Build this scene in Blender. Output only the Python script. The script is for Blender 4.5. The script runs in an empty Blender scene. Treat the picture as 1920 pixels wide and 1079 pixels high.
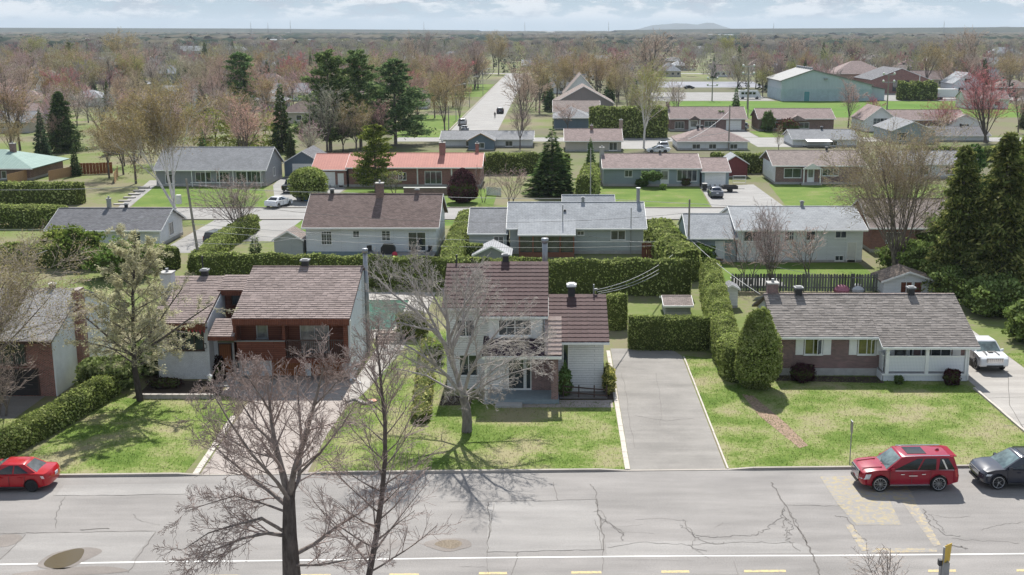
import bpy, math, random
import numpy as np
from mathutils import Vector, Matrix
PI = math.pi
R = math.radians
scene = bpy.context.scene
COL = scene.collection

# ---------------------------------------------------------------- camera
CAM_H, F_PX, HOR, PX, PY = 23.5, 2200.0, 55.0, 1035.0, 539.5
PITCH = math.atan((PY - HOR) / F_PX)
SP, CP = math.sin(PITCH), math.cos(PITCH)
cam_data = bpy.data.cameras.new('camera')
cam = bpy.data.objects.new('camera', cam_data)
COL.objects.link(cam)
cam.location = (0, 0, CAM_H)
cam.rotation_euler = (PI / 2 - PITCH, 0, 0)
cam_data.sensor_width = 36.0
cam_data.lens = 36.0 * F_PX / 1920.0
cam_data.shift_x = (960.0 - PX) / 1920.0
cam_data.clip_start = 0.5
cam_data.clip_end = 60000
scene.camera = cam

# ---------------------------------------------------------------- sky
SUN_EL = R(46)
world = bpy.data.worlds.new('World')
scene.world = world
world.use_nodes = True
wn, wl = world.node_tree.nodes, world.node_tree.links
wn.clear()
w_out = wn.new('ShaderNodeOutputWorld')
w_bg = wn.new('ShaderNodeBackground')
w_sky = wn.new('ShaderNodeTexSky')
w_sky.sky_type = 'NISHITA'
w_sky.sun_disc = False
w_sky.sun_elevation = SUN_EL
w_sky.sun_rotation = 0.0
w_sky.altitude = 50
w_sky.air_density = 1.0
w_sky.dust_density = 0.0
w_sky.ozone_density = 4.0
w_bg.inputs['Strength'].default_value = 0.09
# cumulus: noise over the direction, squeezed vertically so that clouds lie in banks
w_tc = wn.new('ShaderNodeTexCoord')
w_sep = wn.new('ShaderNodeSeparateXYZ')
wl.new(w_tc.outputs['Generated'], w_sep.inputs[0])
w_map = wn.new('ShaderNodeMapping')
w_map.inputs['Scale'].default_value = (1.0, 1.0, 3.2)
wl.new(w_tc.outputs['Generated'], w_map.inputs['Vector'])
def w_noise(scale, detail, rough, off):
    m = wn.new('ShaderNodeVectorMath'); m.operation = 'ADD'
    m.inputs[1].default_value = off
    wl.new(w_map.outputs[0], m.inputs[0])
    n = wn.new('ShaderNodeTexNoise')
    n.inputs['Scale'].default_value = scale
    n.inputs['Detail'].default_value = detail
    n.inputs['Roughness'].default_value = rough
    wl.new(m.outputs[0], n.inputs['Vector'])
    return n
def w_math(op, a, b, clamp=False):
    m = wn.new('ShaderNodeMath'); m.operation = op; m.use_clamp = clamp
    for i, v in enumerate((a, b)):
        if isinstance(v, (int, float)): m.inputs[i].default_value = v
        else: wl.new(v, m.inputs[i])
    return m.outputs[0]
def w_range(v, a, b, c, d):
    m = wn.new('ShaderNodeMapRange')
    m.interpolation_type = 'SMOOTHSTEP'
    wl.new(v, m.inputs['Value'])
    for k, x in zip(('From Min', 'From Max', 'To Min', 'To Max'), (a, b, c, d)):
        m.inputs[k].default_value = x
    return m.outputs[0]
n_big = w_noise(20.0, 8.0, 0.64, (3.1, 0.4, 7.7))
n_up = w_noise(20.0, 3.0, 0.55, (3.1, 0.4, 7.7 + 0.03))
cover = w_range(n_big.outputs['Fac'], 0.43, 0.56, 0.0, 1.0)
low = w_range(w_sep.outputs['Z'], 0.003, 0.014, 0.1, 1.0)      # far cloud bases dissolve in the air
mask = w_math('MULTIPLY', cover, low, True)
w_shade = w_range(w_math('SUBTRACT', n_big.outputs['Fac'], n_up.outputs['Fac']), -0.09, 0.07, 0.0, 1.0)
w_ccol = wn.new('ShaderNodeMix'); w_ccol.data_type = 'RGBA'
w_ccol.inputs['A'].default_value = (3.3, 3.8, 4.4, 1)
w_ccol.inputs['B'].default_value = (5.7, 6.0, 6.3, 1)
wl.new(w_shade, w_ccol.inputs['Factor'])
w_mix = wn.new('ShaderNodeMix'); w_mix.data_type = 'RGBA'
wl.new(mask, w_mix.inputs['Factor'])
# the lower air all round the horizon is a pale blue bank of haze
w_bank = wn.new('ShaderNodeMix'); w_bank.data_type = 'RGBA'
wl.new(w_range(w_sep.outputs['Z'], 0.0, 0.30, 0.92, 0.0), w_bank.inputs['Factor'])
wl.new(w_sky.outputs[0], w_bank.inputs['A'])
w_bank.inputs['B'].default_value = (2.7, 3.6, 4.5, 1)
wl.new(w_bank.outputs['Result'], w_mix.inputs['A'])
wl.new(w_ccol.outputs['Result'], w_mix.inputs['B'])
wl.new(w_mix.outputs['Result'], w_bg.inputs['Color'])
wl.new(w_bg.outputs[0], w_out.inputs[0])

# ---------------------------------------------------------------- sun, exposure
sun_data = bpy.data.lights.new('sun', 'SUN')
sun_data.energy = 5.0
sun_data.angle = R(0.53)
sun_data.color = (1.0, 0.965, 0.91)
sun = bpy.data.objects.new('sun', sun_data)
COL.objects.link(sun)
sun.location = (0, 60, 120)
sun.rotation_euler = (-(PI / 2 - SUN_EL), 0, 0)
vs = scene.view_settings
vs.view_transform = 'Standard'
vs.look = 'None'
vs.gamma = 1.0
vs.use_curve_mapping = False
vs.exposure = 0.66
scene.cycles.max_bounces = 6
scene.cycles.volume_bounces = 0
scene.cycles.transparent_max_bounces = 8

def gp(px, py, z=0.0):
    """ground point seen at a position of the 1920 x 1079 photograph"""
    u, v = (px - PX) / F_PX, (py - PY) / F_PX
    d = (u, CP - v * SP, -(SP + v * CP))
    t = (z - CAM_H) / d[2]
    return (d[0] * t, d[1] * t)
def hz(px, py, Y):
    """height seen at that position on something standing Y metres away"""
    v = (py - PY) / F_PX
    return CAM_H - (SP + v * CP) * Y / (CP - v * SP)
def wx(px, Y, z=0.0):
    dep = Y * CP - (z - CAM_H) * SP
    return (px - PX) / F_PX * dep

# ---------------------------------------------------------------- materials
def new_mat(name):
    m = bpy.data.materials.new(name); m.use_nodes = True
    nt = m.node_tree
    return m, nt, nt.nodes['Principled BSDF']
def nd(nt, t, **kw):
    n = nt.nodes.new(t)
    for k, v in kw.items():
        if k in n.inputs: n.inputs[k].default_value = v
        else: setattr(n, k, v)
    return n
def vec(nt, space='Object', scale=(1, 1, 1), rot=(0, 0, 0)):
    tc = nd(nt, 'ShaderNodeTexCoord')
    mp = nd(nt, 'ShaderNodeMapping')
    mp.inputs['Scale'].default_value = scale
    mp.inputs['Rotation'].default_value = rot
    if space == 'World':
        ge = nd(nt, 'ShaderNodeNewGeometry')
        nt.links.new(ge.outputs['Position'], mp.inputs['Vector'])
    else:
        nt.links.new(tc.outputs[space], mp.inputs['Vector'])
    return mp.outputs[0]
def noise(nt, v, scale, detail=4, rough=0.6):
    n = nd(nt, 'ShaderNodeTexNoise', Scale=scale, Detail=detail, Roughness=rough)
    nt.links.new(v, n.inputs['Vector'])
    return n.outputs['Fac']
def ramp(nt, f, stops):
    r = nd(nt, 'ShaderNodeValToRGB')
    e = r.color_ramp.elements
    while len(e) < len(stops): e.new(0.5)
    for q, (p, c) in zip(e, stops):
        q.position = p; q.color = (c[0], c[1], c[2], 1) if not isinstance(c, (int, float)) else (c, c, c, 1)
    nt.links.new(f, r.inputs[0])
    return r.outputs[0]
def mixc(nt, f, a, b, mode='MIX'):
    m = nd(nt, 'ShaderNodeMix', data_type='RGBA', blend_type=mode)
    for k, v in (('Factor', f), ('A', a), ('B', b)):
        if isinstance(v, (int, float)): m.inputs[k].default_value = v
        elif isinstance(v, tuple): m.inputs[k].default_value = (v[0], v[1], v[2], 1)
        else: nt.links.new(v, m.inputs[k])
    return m.outputs['Result']
def bump(nt, b, h, strength=0.4, dist=0.02):
    n = nd(nt, 'ShaderNodeBump', Strength=strength, Distance=dist)
    nt.links.new(h, n.inputs['Height'])
    nt.links.new(n.outputs[0], b.inputs['Normal'])
def C(c, k): return (c[0] * k, c[1] * k, c[2] * k)

MATS = {}
def paint(name, c, rough=0.6, var=0.12, scale=3.0, metal=0.0, coat=0.0, spec=0.4, bmp=0.0):
    """plain surface with faint uneven wear"""
    if name in MATS: return MATS[name]
    m, nt, b = new_mat(name)
    f = noise(nt, vec(nt), scale, 5, 0.65)
    nt.links.new(ramp(nt, f, [(0.3, C(c, 1 - var)), (0.7, C(c, 1 + var))]), b.inputs['Base Color'])
    b.inputs['Roughness'].default_value = rough
    b.inputs['Metallic'].default_value = metal
    b.inputs['Coat Weight'].default_value = coat
    b.inputs['Specular IOR Level'].default_value = spec
    if bmp: bump(nt, b, noise(nt, vec(nt), scale * 12, 3), bmp, 0.01)
    MATS[name] = m
    return m
def coursed(name, c1, c2, joint, w, h, axes='xz', mortar=0.02, rough=0.85, bmp=0.5, off=0.5, blotch=0.18):
    """bricks, shingles or lap boards: brick pattern over two object axes"""
    if name in MATS: return MATS[name]
    m, nt, b = new_mat(name)
    tc = nd(nt, 'ShaderNodeTexCoord')
    sp = nd(nt, 'ShaderNodeSeparateXYZ'); nt.links.new(tc.outputs['Object'], sp.inputs[0])
    cb = nd(nt, 'ShaderNodeCombineXYZ')
    if axes == 'xz':
        ad = nd(nt, 'ShaderNodeMath', operation='ADD')
        nt.links.new(sp.outputs['X'], ad.inputs[0]); nt.links.new(sp.outputs['Y'], ad.inputs[1])
        nt.links.new(ad.outputs[0], cb.inputs['X']); nt.links.new(sp.outputs['Z'], cb.inputs['Y'])
    elif axes == 'xy':
        nt.links.new(sp.outputs['X'], cb.inputs['X']); nt.links.new(sp.outputs['Y'], cb.inputs['Y'])
    else:
        nt.links.new(sp.outputs['Y'], cb.inputs['X']); nt.links.new(sp.outputs['X'], cb.inputs['Y'])
    t = nd(nt, 'ShaderNodeTexBrick', offset=off)
    t.inputs['Color1'].default_value = (*c1, 1); t.inputs['Color2'].default_value = (*c2, 1)
    t.inputs['Mortar'].default_value = (*joint, 1)
    t.inputs['Scale'].default_value = 1.0
    t.inputs['Mortar Size'].default_value = mortar
    t.inputs['Mortar Smooth'].default_value = 0.2
    t.inputs['Brick Width'].default_value = w
    t.inputs['Row Height'].default_value = h
    nt.links.new(cb.outputs[0], t.inputs['Vector'])
    f = noise(nt, vec(nt), 0.7, 6, 0.7)
    g = ramp(nt, f, [(0.25, 1 - blotch), (0.75, 1 + blotch)])
    f2 = noise(nt, vec(nt), 14, 3, 0.6)
    g2 = ramp(nt, f2, [(0.25, 0.88), (0.75, 1.1)])
    col = mixc(nt, 1.0, mixc(nt, 1.0, t.outputs['Color'], g, 'MULTIPLY'), g2, 'MULTIPLY')
    nt.links.new(col, b.inputs['Base Color'])
    b.inputs['Roughness'].default_value = rough
    b.inputs['Specular IOR Level'].default_value = 0.12
    inv = nd(nt, 'ShaderNodeMath', operation='SUBTRACT'); inv.inputs[0].default_value = 1
    nt.links.new(t.outputs['Fac'], inv.inputs[1])
    bump(nt, b, inv.outputs[0], bmp, 0.02)
    MATS[name] = m
    return m
def shingles(name, c, var=0.22):
    return coursed(name, C(c, 1 - var), C(c, 1 + var), C(c, 0.5), 0.33, 0.145, 'xy', 0.018, 0.92, 0.5)
def siding(name, c, h=0.13):
    return coursed(name, C(c, 0.97), C(c, 1.02), C(c, 0.62), 3.7, h, 'xz', 0.016, 0.6, 0.5, blotch=0.06)
def bricks(name, c, var=0.3, joint=(0.33, 0.29, 0.27)):
    return coursed(name, C(c, 1 - var), C(c, 1 + var), joint, 0.215, 0.075, 'xz', 0.012, 0.9, 0.5)
def glass(name='window_glass', c=(0.035, 0.045, 0.05), rough=0.06):
    if name in MATS: return MATS[name]
    m, nt, b = new_mat(name)
    f = noise(nt, vec(nt), 1.3, 4, 0.6)
    nt.links.new(ramp(nt, f, [(0.35, C(c, 0.5)), (0.7, C(c, 1.8))]), b.inputs['Base Color'])
    b.inputs['Roughness'].default_value = rough
    b.inputs['Specular IOR Level'].default_value = 0.75
    MATS[name] = m
    return m
def leaf_mat(name, c, c2=None, trans=0.35, var=0.35, use_obj=False):
    """foliage cards: diffuse plus light coming through; colour varies from leaf to leaf"""
    if name in MATS: return MATS[name]
    m, nt, b = new_mat(name)
    nt.nodes.remove(b)
    out = nt.nodes['Material Output']
    ge = nd(nt, 'ShaderNodeNewGeometry')
    c2 = c2 or C(c, 1.5)
    col = ramp(nt, ge.outputs['Random Per Island'], [(0.0, C(c, 1 - var)), (0.55, c), (1.0, c2)])
    if use_obj:
        oi = nd(nt, 'ShaderNodeObjectInfo')
        col = mixc(nt, 1.0, col, oi.outputs['Color'], 'MULTIPLY')
    f = noise(nt, vec(nt, 'World'), 0.55, 3, 0.6)
    col = mixc(nt, 1.0, col, ramp(nt, f, [(0.3, 0.58), (0.7, 1.28)]), 'MULTIPLY')
    d = nd(nt, 'ShaderNodeBsdfDiffuse'); t = nd(nt, 'ShaderNodeBsdfTranslucent')
    nt.links.new(col, d.inputs[0]); nt.links.new(col, t.inputs[0])
    mx = nd(nt, 'ShaderNodeMixShader'); mx.inputs[0].default_value = trans
    nt.links.new(d.outputs[0], mx.inputs[1]); nt.links.new(t.outputs[0], mx.inputs[2])
    nt.links.new(mx.outputs[0], out.inputs[0])
    MATS[name] = m
    return m
def bark_mat(name, c, c2, use_obj=False, scale=6.0):
    if name in MATS: return MATS[name]
    m, nt, b = new_mat(name)
    f = noise(nt, vec(nt, 'Object', (1, 1, 0.35)), scale, 5, 0.7)
    col = ramp(nt, f, [(0.32, c), (0.68, c2)])
    if use_obj:
        oi = nd(nt, 'ShaderNodeObjectInfo')
        col = mixc(nt, 1.0, col, oi.outputs['Color'], 'MULTIPLY')
    nt.links.new(col, b.inputs['Base Color'])
    b.inputs['Roughness'].default_value = 0.9
    b.inputs['Specular IOR Level'].default_value = 0.15
    MATS[name] = m
    return m

# ---------------------------------------------------------------- mesh helpers
class M:
    """collects shapes; build() links them as ONE mesh object"""
    def __init__(s): s.v = []; s.f = []
    def add(s, vs, fs):
        n = len(s.v); s.v += [tuple(p) for p in vs]; s.f += [tuple(i + n for i in q) for q in fs]; return s
    def box(s, x0, x1, y0, y1, z0, z1):
        return s.add([(x0, y0, z0), (x1, y0, z0), (x1, y1, z0), (x0, y1, z0), (x0, y0, z1), (x1, y0, z1), (x1, y1, z1), (x0, y1, z1)],
                     [(0, 3, 2, 1), (4, 5, 6, 7), (0, 1, 5, 4), (1, 2, 6, 5), (2, 3, 7, 6), (3, 0, 4, 7)])
    def hexa(s, p):
        return s.add(p, [(0, 3, 2, 1), (4, 5, 6, 7), (0, 1, 5, 4), (1, 2, 6, 5), (2, 3, 7, 6), (3, 0, 4, 7)])
    def slab(s, q, t):
        """quad q given a thickness t straight down"""
        return s.hexa([(p[0], p[1], p[2] - t) for p in q] + list(q))
    def poly(s, p): return s.add(p, [tuple(range(len(p)))])
    def extrude(s, pts, d):
        n = len(pts); d = Vector(d)
        a = [Vector(p) for p in pts]; b = [p + d for p in a]
        return s.add(a + b, [tuple(range(n))[::-1], tuple(range(n, 2 * n))] + [(i, (i + 1) % n, n + (i + 1) % n, n + i) for i in range(n)])
    def tube(s, p0, p1, r0, r1=None, k=8, cap=True):
        r1 = r0 if r1 is None else r1
        p0, p1 = Vector(p0), Vector(p1)
        d = (p1 - p0).normalized()
        a = d.orthogonal().normalized(); b = d.cross(a)
        vs = []
        for p, r in ((p0, r0), (p1, r1)):
            for i in range(k):
                t = 2 * PI * i / k
                vs.append(p + (a * math.cos(t) + b * math.sin(t)) * r)
        fs = [(i, (i + 1) % k, k + (i + 1) % k, k + i) for i in range(k)]
        if cap: fs += [tuple(range(k))[::-1], tuple(range(k, 2 * k))]
        return s.add(vs, fs)
    def lathe(s, prof, c=(0, 0, 0), k=16, axis='z'):
        vs, fs = [], []
        for r, h in prof:
            for i in range(k):
                t = 2 * PI * i / k
                p = (r * math.cos(t), r * math.sin(t), h)
                if axis == 'y': p = (p[0], p[2], p[1])
                vs.append((p[0] + c[0], p[1] + c[1], p[2] + c[2]))
        for j in range(len(prof) - 1):
            for i in range(k):
                fs.append((j * k + i, j * k + (i + 1) % k, (j + 1) * k + (i + 1) % k, (j + 1) * k + i))
        fs.append(tuple(range(k))[::-1]); fs.append(tuple(range((len(prof) - 1) * k, len(prof) * k)))
        return s.add(vs, fs)
    def build(s, name, mat, parent=None, label=None, smooth=False):
        me = bpy.data.meshes.new(name)
        me.from_pydata(s.v, [], s.f)
        me.update()
        return link(name, me, mat, parent, label, smooth)
def link(name, me, mat, parent=None, label=None, smooth=False, loc=None):
    o = bpy.data.objects.new(name, me)
    COL.objects.link(o)
    if mat is not None and not me.materials: me.materials.append(mat)
    if parent is not None: o.parent = parent
    if label: o['label'] = label
    if loc is not None: o.location = loc
    if smooth: me.polygons.foreach_set('use_smooth', [True] * len(me.polygons))
    return o
def np_mesh(name, V, F, smooth=False):
    """mesh from numpy arrays; F is (n, 3) or (n, 4)"""
    V = np.asarray(V, dtype=np.float32).reshape(-1, 3); F = np.asarray(F, dtype=np.int32)
    me = bpy.data.meshes.new(name)
    n, k = F.shape
    me.vertices.add(len(V)); me.vertices.foreach_set('co', V.ravel())
    me.loops.add(n * k); me.loops.foreach_set('vertex_index', F.ravel())
    me.polygons.add(n)
    me.polygons.foreach_set('loop_start', np.arange(0, n * k, k, dtype=np.int32))
    me.polygons.foreach_set('loop_total', np.full(n, k, dtype=np.int32))
    if smooth: me.polygons.foreach_set('use_smooth', np.ones(n, dtype=bool))
    me.update(calc_edges=True)
    return me
def tag(o, label, cat, group=None):
    o['label'] = label; o['category'] = cat
    if group: o['group'] = group
    return o
def thing(name, label, cat, loc=(0, 0, 0), rz=0.0, group=None):
    o = bpy.data.objects.new(name, None)
    COL.objects.link(o)
    o.empty_display_size = 0.3
    o.location = loc; o.rotation_euler = (0, 0, rz)
    return tag(o, label, cat, group)
def struct(o): o['kind'] = 'structure'; return o
def stuff(o): o['kind'] = 'stuff'; return o
def copy_tree(o, parent=None):
    c = o.copy(); COL.objects.link(c)
    if parent is not None: c.parent = parent
    for ch in list(o.children): copy_tree(ch, c)
    return c
def sheet(name, pts, mat, z, cat=None):
    """a flat piece of ground with a little thickness"""
    m = M(); m.poly([(x, y, z) for x, y in pts])
    o = m.build(name, mat); struct(o)
    return o
# ================================================================ GROUND AND ROADS
rnd = random.Random(5)
def ground_mat(name, stops, s1, s2, far=False, bmp=0.35):
    m, nt, b = new_mat(name)
    v = vec(nt, 'World')
    f1 = noise(nt, v, s1, 8, 0.62); f2 = noise(nt, v, s2, 4, 0.65)
    ad = nd(nt, 'ShaderNodeMath', operation='MULTIPLY_ADD')
    nt.links.new(f2, ad.inputs[0]); ad.inputs[1].default_value = 0.42; nt.links.new(f1, ad.inputs[2])
    sb = nd(nt, 'ShaderNodeMath', operation='SUBTRACT'); nt.links.new(ad.outputs[0], sb.inputs[0]); sb.inputs[1].default_value = 0.21
    col = ramp(nt, sb.outputs[0], stops)
    if far:
        f3 = noise(nt, vec(nt, 'World', (0.35, 1, 1)), 0.0035, 4, 0.6)
        col = mixc(nt, ramp(nt, f3, [(0.45, 0.0), (0.62, 1.0)]), col, (0.10, 0.098, 0.068))
    nt.links.new(col, b.inputs['Base Color'])
    b.inputs['Roughness'].default_value = 1.0
    b.inputs['Specular IOR Level'].default_value = 0.1
    bump(nt, b, f2, bmp, 0.05)
    MATS[name] = m
    return m
GREEN, GREEN2, STRAW, SOIL = (0.072, 0.125, 0.02), (0.125, 0.18, 0.038), (0.27, 0.245, 0.14), (0.13, 0.10, 0.07)
m_lawn = ground_mat('lawn_grass', [(0.36, STRAW), (0.46, (0.215, 0.235, 0.09)), (0.55, GREEN2), (0.70, GREEN)], 0.28, 6.0)
m_park = ground_mat('park_grass', [(0.32, (0.13, 0.18, 0.04)), (0.5, (0.10, 0.18, 0.03)), (0.7, (0.075, 0.145, 0.02))], 0.05, 1.2)
m_ground = ground_mat('rough_grass', [(0.34, (0.19, 0.16, 0.11)), (0.46, (0.185, 0.175, 0.10)), (0.56, (0.15, 0.18, 0.06)), (0.70, (0.11, 0.155, 0.04))], 0.06, 1.4, True)
m_soil = ground_mat('garden_soil', [(0.3, (0.04, 0.03, 0.024)), (0.6, (0.075, 0.058, 0.045)), (0.8, (0.12, 0.10, 0.08))], 1.2, 14)

gm = M(); gm.poly([(-11500, -190, 0), (11500, -190, 0), (11500, 15600, 0), (-11500, 15600, 0)])
ground = struct(gm.build('ground', m_ground))

def asphalt(name, c, patch=0.13, fine=17.0):
    m, nt, b = new_mat(name)
    v = vec(nt, 'World')
    f1 = noise(nt, v, 0.22, 7, 0.62); f2 = noise(nt, v, fine, 2, 0.7); f3 = noise(nt, vec(nt, 'World', (0.15, 1.0, 1)), 0.9, 5, 0.6)
    c1 = ramp(nt, f1, [(0.3, C(c, 1 - patch)), (0.55, c), (0.75, C(c, 1 + patch))])
    c2 = mixc(nt, 1.0, c1, ramp(nt, f2, [(0.3, 0.84), (0.7, 1.15)]), 'MULTIPLY')
    c3 = mixc(nt, 1.0, c2, ramp(nt, f3, [(0.35, 0.87), (0.65, 1.09)]), 'MULTIPLY')
    nt.links.new(c3, b.inputs['Base Color'])
    b.inputs['Roughness'].default_value = 0.88
    b.inputs['Specular IOR Level'].default_value = 0.25
    bump(nt, b, f2, 0.25, 0.008)
    MATS[name] = m
    return m
m_asph = asphalt('worn_asphalt', (0.245, 0.231, 0.218))
m_asph_light = asphalt('pale_asphalt_patch', (0.275, 0.262, 0.248), 0.08)
m_asph_dark = asphalt('dark_asphalt_patch', (0.235, 0.215, 0.20), 0.2)
m_drive = asphalt('driveway_asphalt', (0.25, 0.235, 0.215), 0.26)
m_conc = asphalt('old_concrete', (0.34, 0.32, 0.295), 0.14, 35)
m_paver = coursed('driveway_pavers', (0.34, 0.295, 0.265), (0.41, 0.365, 0.335), (0.2, 0.18, 0.16), 0.2, 0.1, 'xy', 0.01, 0.9, 0.3)
m_crack = paint('crack_tar', (0.12, 0.11, 0.10), 0.95, 0.3)
m_white_line = paint('road_white_paint', (0.72, 0.71, 0.68), 0.7, 0.12, 9)

def curb_y(x): return 60.06 + 0.0278 * x
road = sheet('road', [(-90, 20), (90, 20), (90, curb_y(90)), (-90, curb_y(-90))], m_asph, 0.004)
def road_part(name, pts, mat, z, label=None, kind=None):
    m = M(); m.poly([(x, y, z) for x, y in pts])
    o = m.build(name, mat, road, label)
    return o
def ribbon(m, pts, w, z, jit=0.0, sub=1):
    P = []
    for (a, b) in zip(pts[:-1], pts[1:]):
        for k in range(sub):
            t = k / sub
            P.append(Vector((a[0] + (b[0] - a[0]) * t + (rnd.uniform(-jit, jit) if (k or P) else 0), a[1] + (b[1] - a[1]) * t + (rnd.uniform(-jit, jit) if (k or P) else 0), 0)))
    P.append(Vector((pts[-1][0], pts[-1][1], 0)))
    n0 = len(m.v)
    for i, p in enumerate(P):
        d = (P[min(i + 1, len(P) - 1)] - P[max(i - 1, 0)])
        d.normalize(); nrm = Vector((-d.y, d.x, 0))
        ww = w * (rnd.uniform(0.55, 1.3) if jit else 1.0)
        m.v += [(p.x - nrm.x * ww / 2, p.y - nrm.y * ww / 2, z), (p.x + nrm.x * ww / 2, p.y + nrm.y * ww / 2, z)]
    for i in range(len(P) - 1):
        a = n0 + 2 * i
        m.f.append((a, a + 2, a + 3, a + 1))
def px(*q): return [gp(*p) for p in q]
# patches of newer surfacing
road_part('road_patch', px((0, 1050), (50, 1002), (293, 997), (240, 1058), (-60, 1062)), m_asph_light, 0.008, 'pale trapezoid resurfacing patch with a puddle')
road_part('road_patch', px((915, 942), (1117, 937), (1132, 1032), (913, 1036)), m_asph_light, 0.008, 'pale rectangular patch in the middle of the lane')
road_part('road_patch', px((1135, 1018), (1470, 1010), (1540, 1037), (1138, 1043)), m_asph_light, 0.008, 'pale strip along the white line')
road_part('road_patch', px((1270, 1053), (1376, 1053), (1384, 1078), (1262, 1079)), m_asph, 0.008, 'grey square patch beside the yellow dashes')
road_part('road_patch', px((120, 910), (355, 907), (345, 928), (105, 930)), m_asph_light, 0.008, 'narrow pale patch along the kerb')
# white edge line, yellow dashes
m = M()
ribbon(m, px((-200, 1066), (0, 1059), (293, 1054), (500, 1052), (870, 1047), (1273, 1043), (1540, 1042.5), (1913, 1039), (2100, 1038)), 0.11, 0.012)
m.build('edge_line', m_white_line, road)
def worn_paint(name, c, amount, scale=3.0):
    m, nt, b = new_mat(name)
    v = vec(nt, 'World')
    f = noise(nt, v, scale, 8, 0.72); f2 = noise(nt, v, 50, 2, 0.7)
    base = ramp(nt, noise(nt, v, 0.22, 7, 0.62), [(0.3, (0.24, 0.226, 0.213)), (0.7, (0.285, 0.27, 0.255))])
    col = mixc(nt, ramp(nt, f, [(amount - 0.08, 0.0), (amount + 0.1, 1.0)]), c, base)
    col = mixc(nt, 1.0, col, ramp(nt, f2, [(0.3, 0.88), (0.7, 1.12)]), 'MULTIPLY')
    nt.links.new(col, b.inputs['Base Color']); b.inputs['Roughness'].default_value = 0.85
    b.inputs['Specular IOR Level'].default_value = 0.25
    return m
m_dash = worn_paint('worn_yellow_dash', (0.55, 0.44, 0.22), 0.56, 7)
m_xwalk = worn_paint('worn_yellow_crosswalk', (0.37, 0.305, 0.17), 0.44, 3.2)
m_xwalk2 = worn_paint('faded_yellow_band', (0.44, 0.35, 0.19), 0.44, 3.5)
for x0, x1, y in ((898, 950, 1075.5), (1071, 1127, 1074), (1240, 1292, 1072.5), (1395, 1473, 1071.5), (1740, 1792, 1071), (1906, 1960, 1070), (390, 450, 1081), (560, 620, 1079.5), (730, 785, 1078)):
    road_part('lane_dash', px((x0, y - 2), (x1, y - 2.4), (x1 + 1, y + 2), (x0, y + 2.4)), m_dash, 0.012)
road_part('crosswalk_paint', px((1537, 894), (1640, 893), (1668, 938), (1690, 985), (1606, 985), (1570, 945)), m_xwalk, 0.012, 'worn yellow crossing block beside the red car')
road_part('crosswalk_paint', px((1640, 893), (1690, 893), (1718, 940), (1668, 938)), m_xwalk, 0.012)
road_part('crosswalk_paint', px((1690, 940), (1716, 940), (1764, 1022), (1752, 1026)), m_xwalk2, 0.012, 'faded yellow edge band of the crossing')
road_part('crosswalk_paint', px((1636, 1029), (1756, 1028), (1757, 1036), (1634, 1037)), m_xwalk2, 0.012)
road_part('crosswalk_paint', px((1585, 985), (1597, 983), (1632, 1032), (1616, 1034)), m_xwalk2, 0.012)
# cracks
cm = M()
def crack(pts, w=0.05, jit=0.05, sub=7): ribbon(cm, px(*pts), w * 0.55, 0.016, jit * 1.2, sub)
crack([(915, 942), (945, 941), (1005, 940), (1117, 937)], 0.06)
crack([(840, 942), (915, 942)], 0.04); crack([(1117, 937), (1122, 960), (1130, 1000), (1132, 1032)], 0.09)
crack([(915, 942), (918, 980), (913, 1036)], 0.07); crack([(926, 945), (922, 985), (915, 1010)], 0.05)
crack([(913, 1036), (1040, 1033), (1132, 1031)], 0.05); crack([(1038, 905), (1046, 938)], 0.05); crack([(1106, 908), (1117, 922), (1120, 950)], 0.06)
crack([(972, 1036), (958, 1079)], 0.05); crack([(1132, 1032), (1129, 1072)], 0.04); crack([(913, 1036), (915, 1079)], 0.03)
crack([(1120, 965), (1140, 980), (1170, 1005)], 0.06); crack([(1128, 975), (1150, 985), (1168, 1000), (1166, 1015)], 0.05)
crack([(1115, 975), (1122, 990), (1128, 1030)], 0.05); crack([(1145, 990), (1205, 984)], 0.03); crack([(1160, 998), (1225, 1001)], 0.03)
crack([(1112, 960), (1128, 958), (1136, 975), (1124, 990)], 0.045)
crack([(1446, 905), (1458, 925), (1472, 947), (1492, 985), (1510, 1015), (1522, 1040), (1537, 1079)], 0.12, 0.06)
crack([(1472, 947), (1535, 949), (1580, 949)], 0.05); crack([(1470, 950), (1462, 975), (1440, 990), (1420, 1003)], 0.06, 0.12)
crack([(1470, 955), (1468, 985), (1480, 1000), (1476, 1012), (1500, 1035)], 0.06, 0.12); crack([(1480, 960), (1497, 985), (1512, 1020)], 0.05, 0.1)
crack([(1465, 970), (1478, 975), (1486, 990), (1470, 1005)], 0.05, 0.1); crack([(1420, 1003), (1380, 1006), (1330, 1007), (1305, 1004)], 0.06, 0.1)
crack([(1275, 985), (1295, 998), (1310, 1010), (1330, 1020), (1360, 1018)], 0.06, 0.1); crack([(1280, 975), (1300, 1000), (1302, 1030), (1325, 1035)], 0.06, 0.1)
crack([(1140, 1028), (1200, 1018), (1290, 1022), (1330, 1020), (1420, 1018), (1490, 1018)], 0.05, 0.1); crack([(1290, 1022), (1310, 1035), (1330, 1048)], 0.04)
crack([(1190, 975), (1240, 973), (1290, 978)], 0.03); crack([(1340, 990), (1356, 980)], 0.03)
crack([(1566, 967), (1590, 973), (1602, 992), (1612, 1005)], 0.07, 0.08); crack([(1600, 1010), (1620, 1010), (1625, 1015)], 0.06, 0.06)
crack([(1730, 955), (1745, 985), (1775, 1005), (1800, 1005)], 0.06, 0.1); crack([(1740, 965), (1765, 990), (1775, 1000)], 0.05, 0.1); crack([(1775, 1022), (1800, 1025), (1815, 1030)], 0.1, 0.1)
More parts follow.
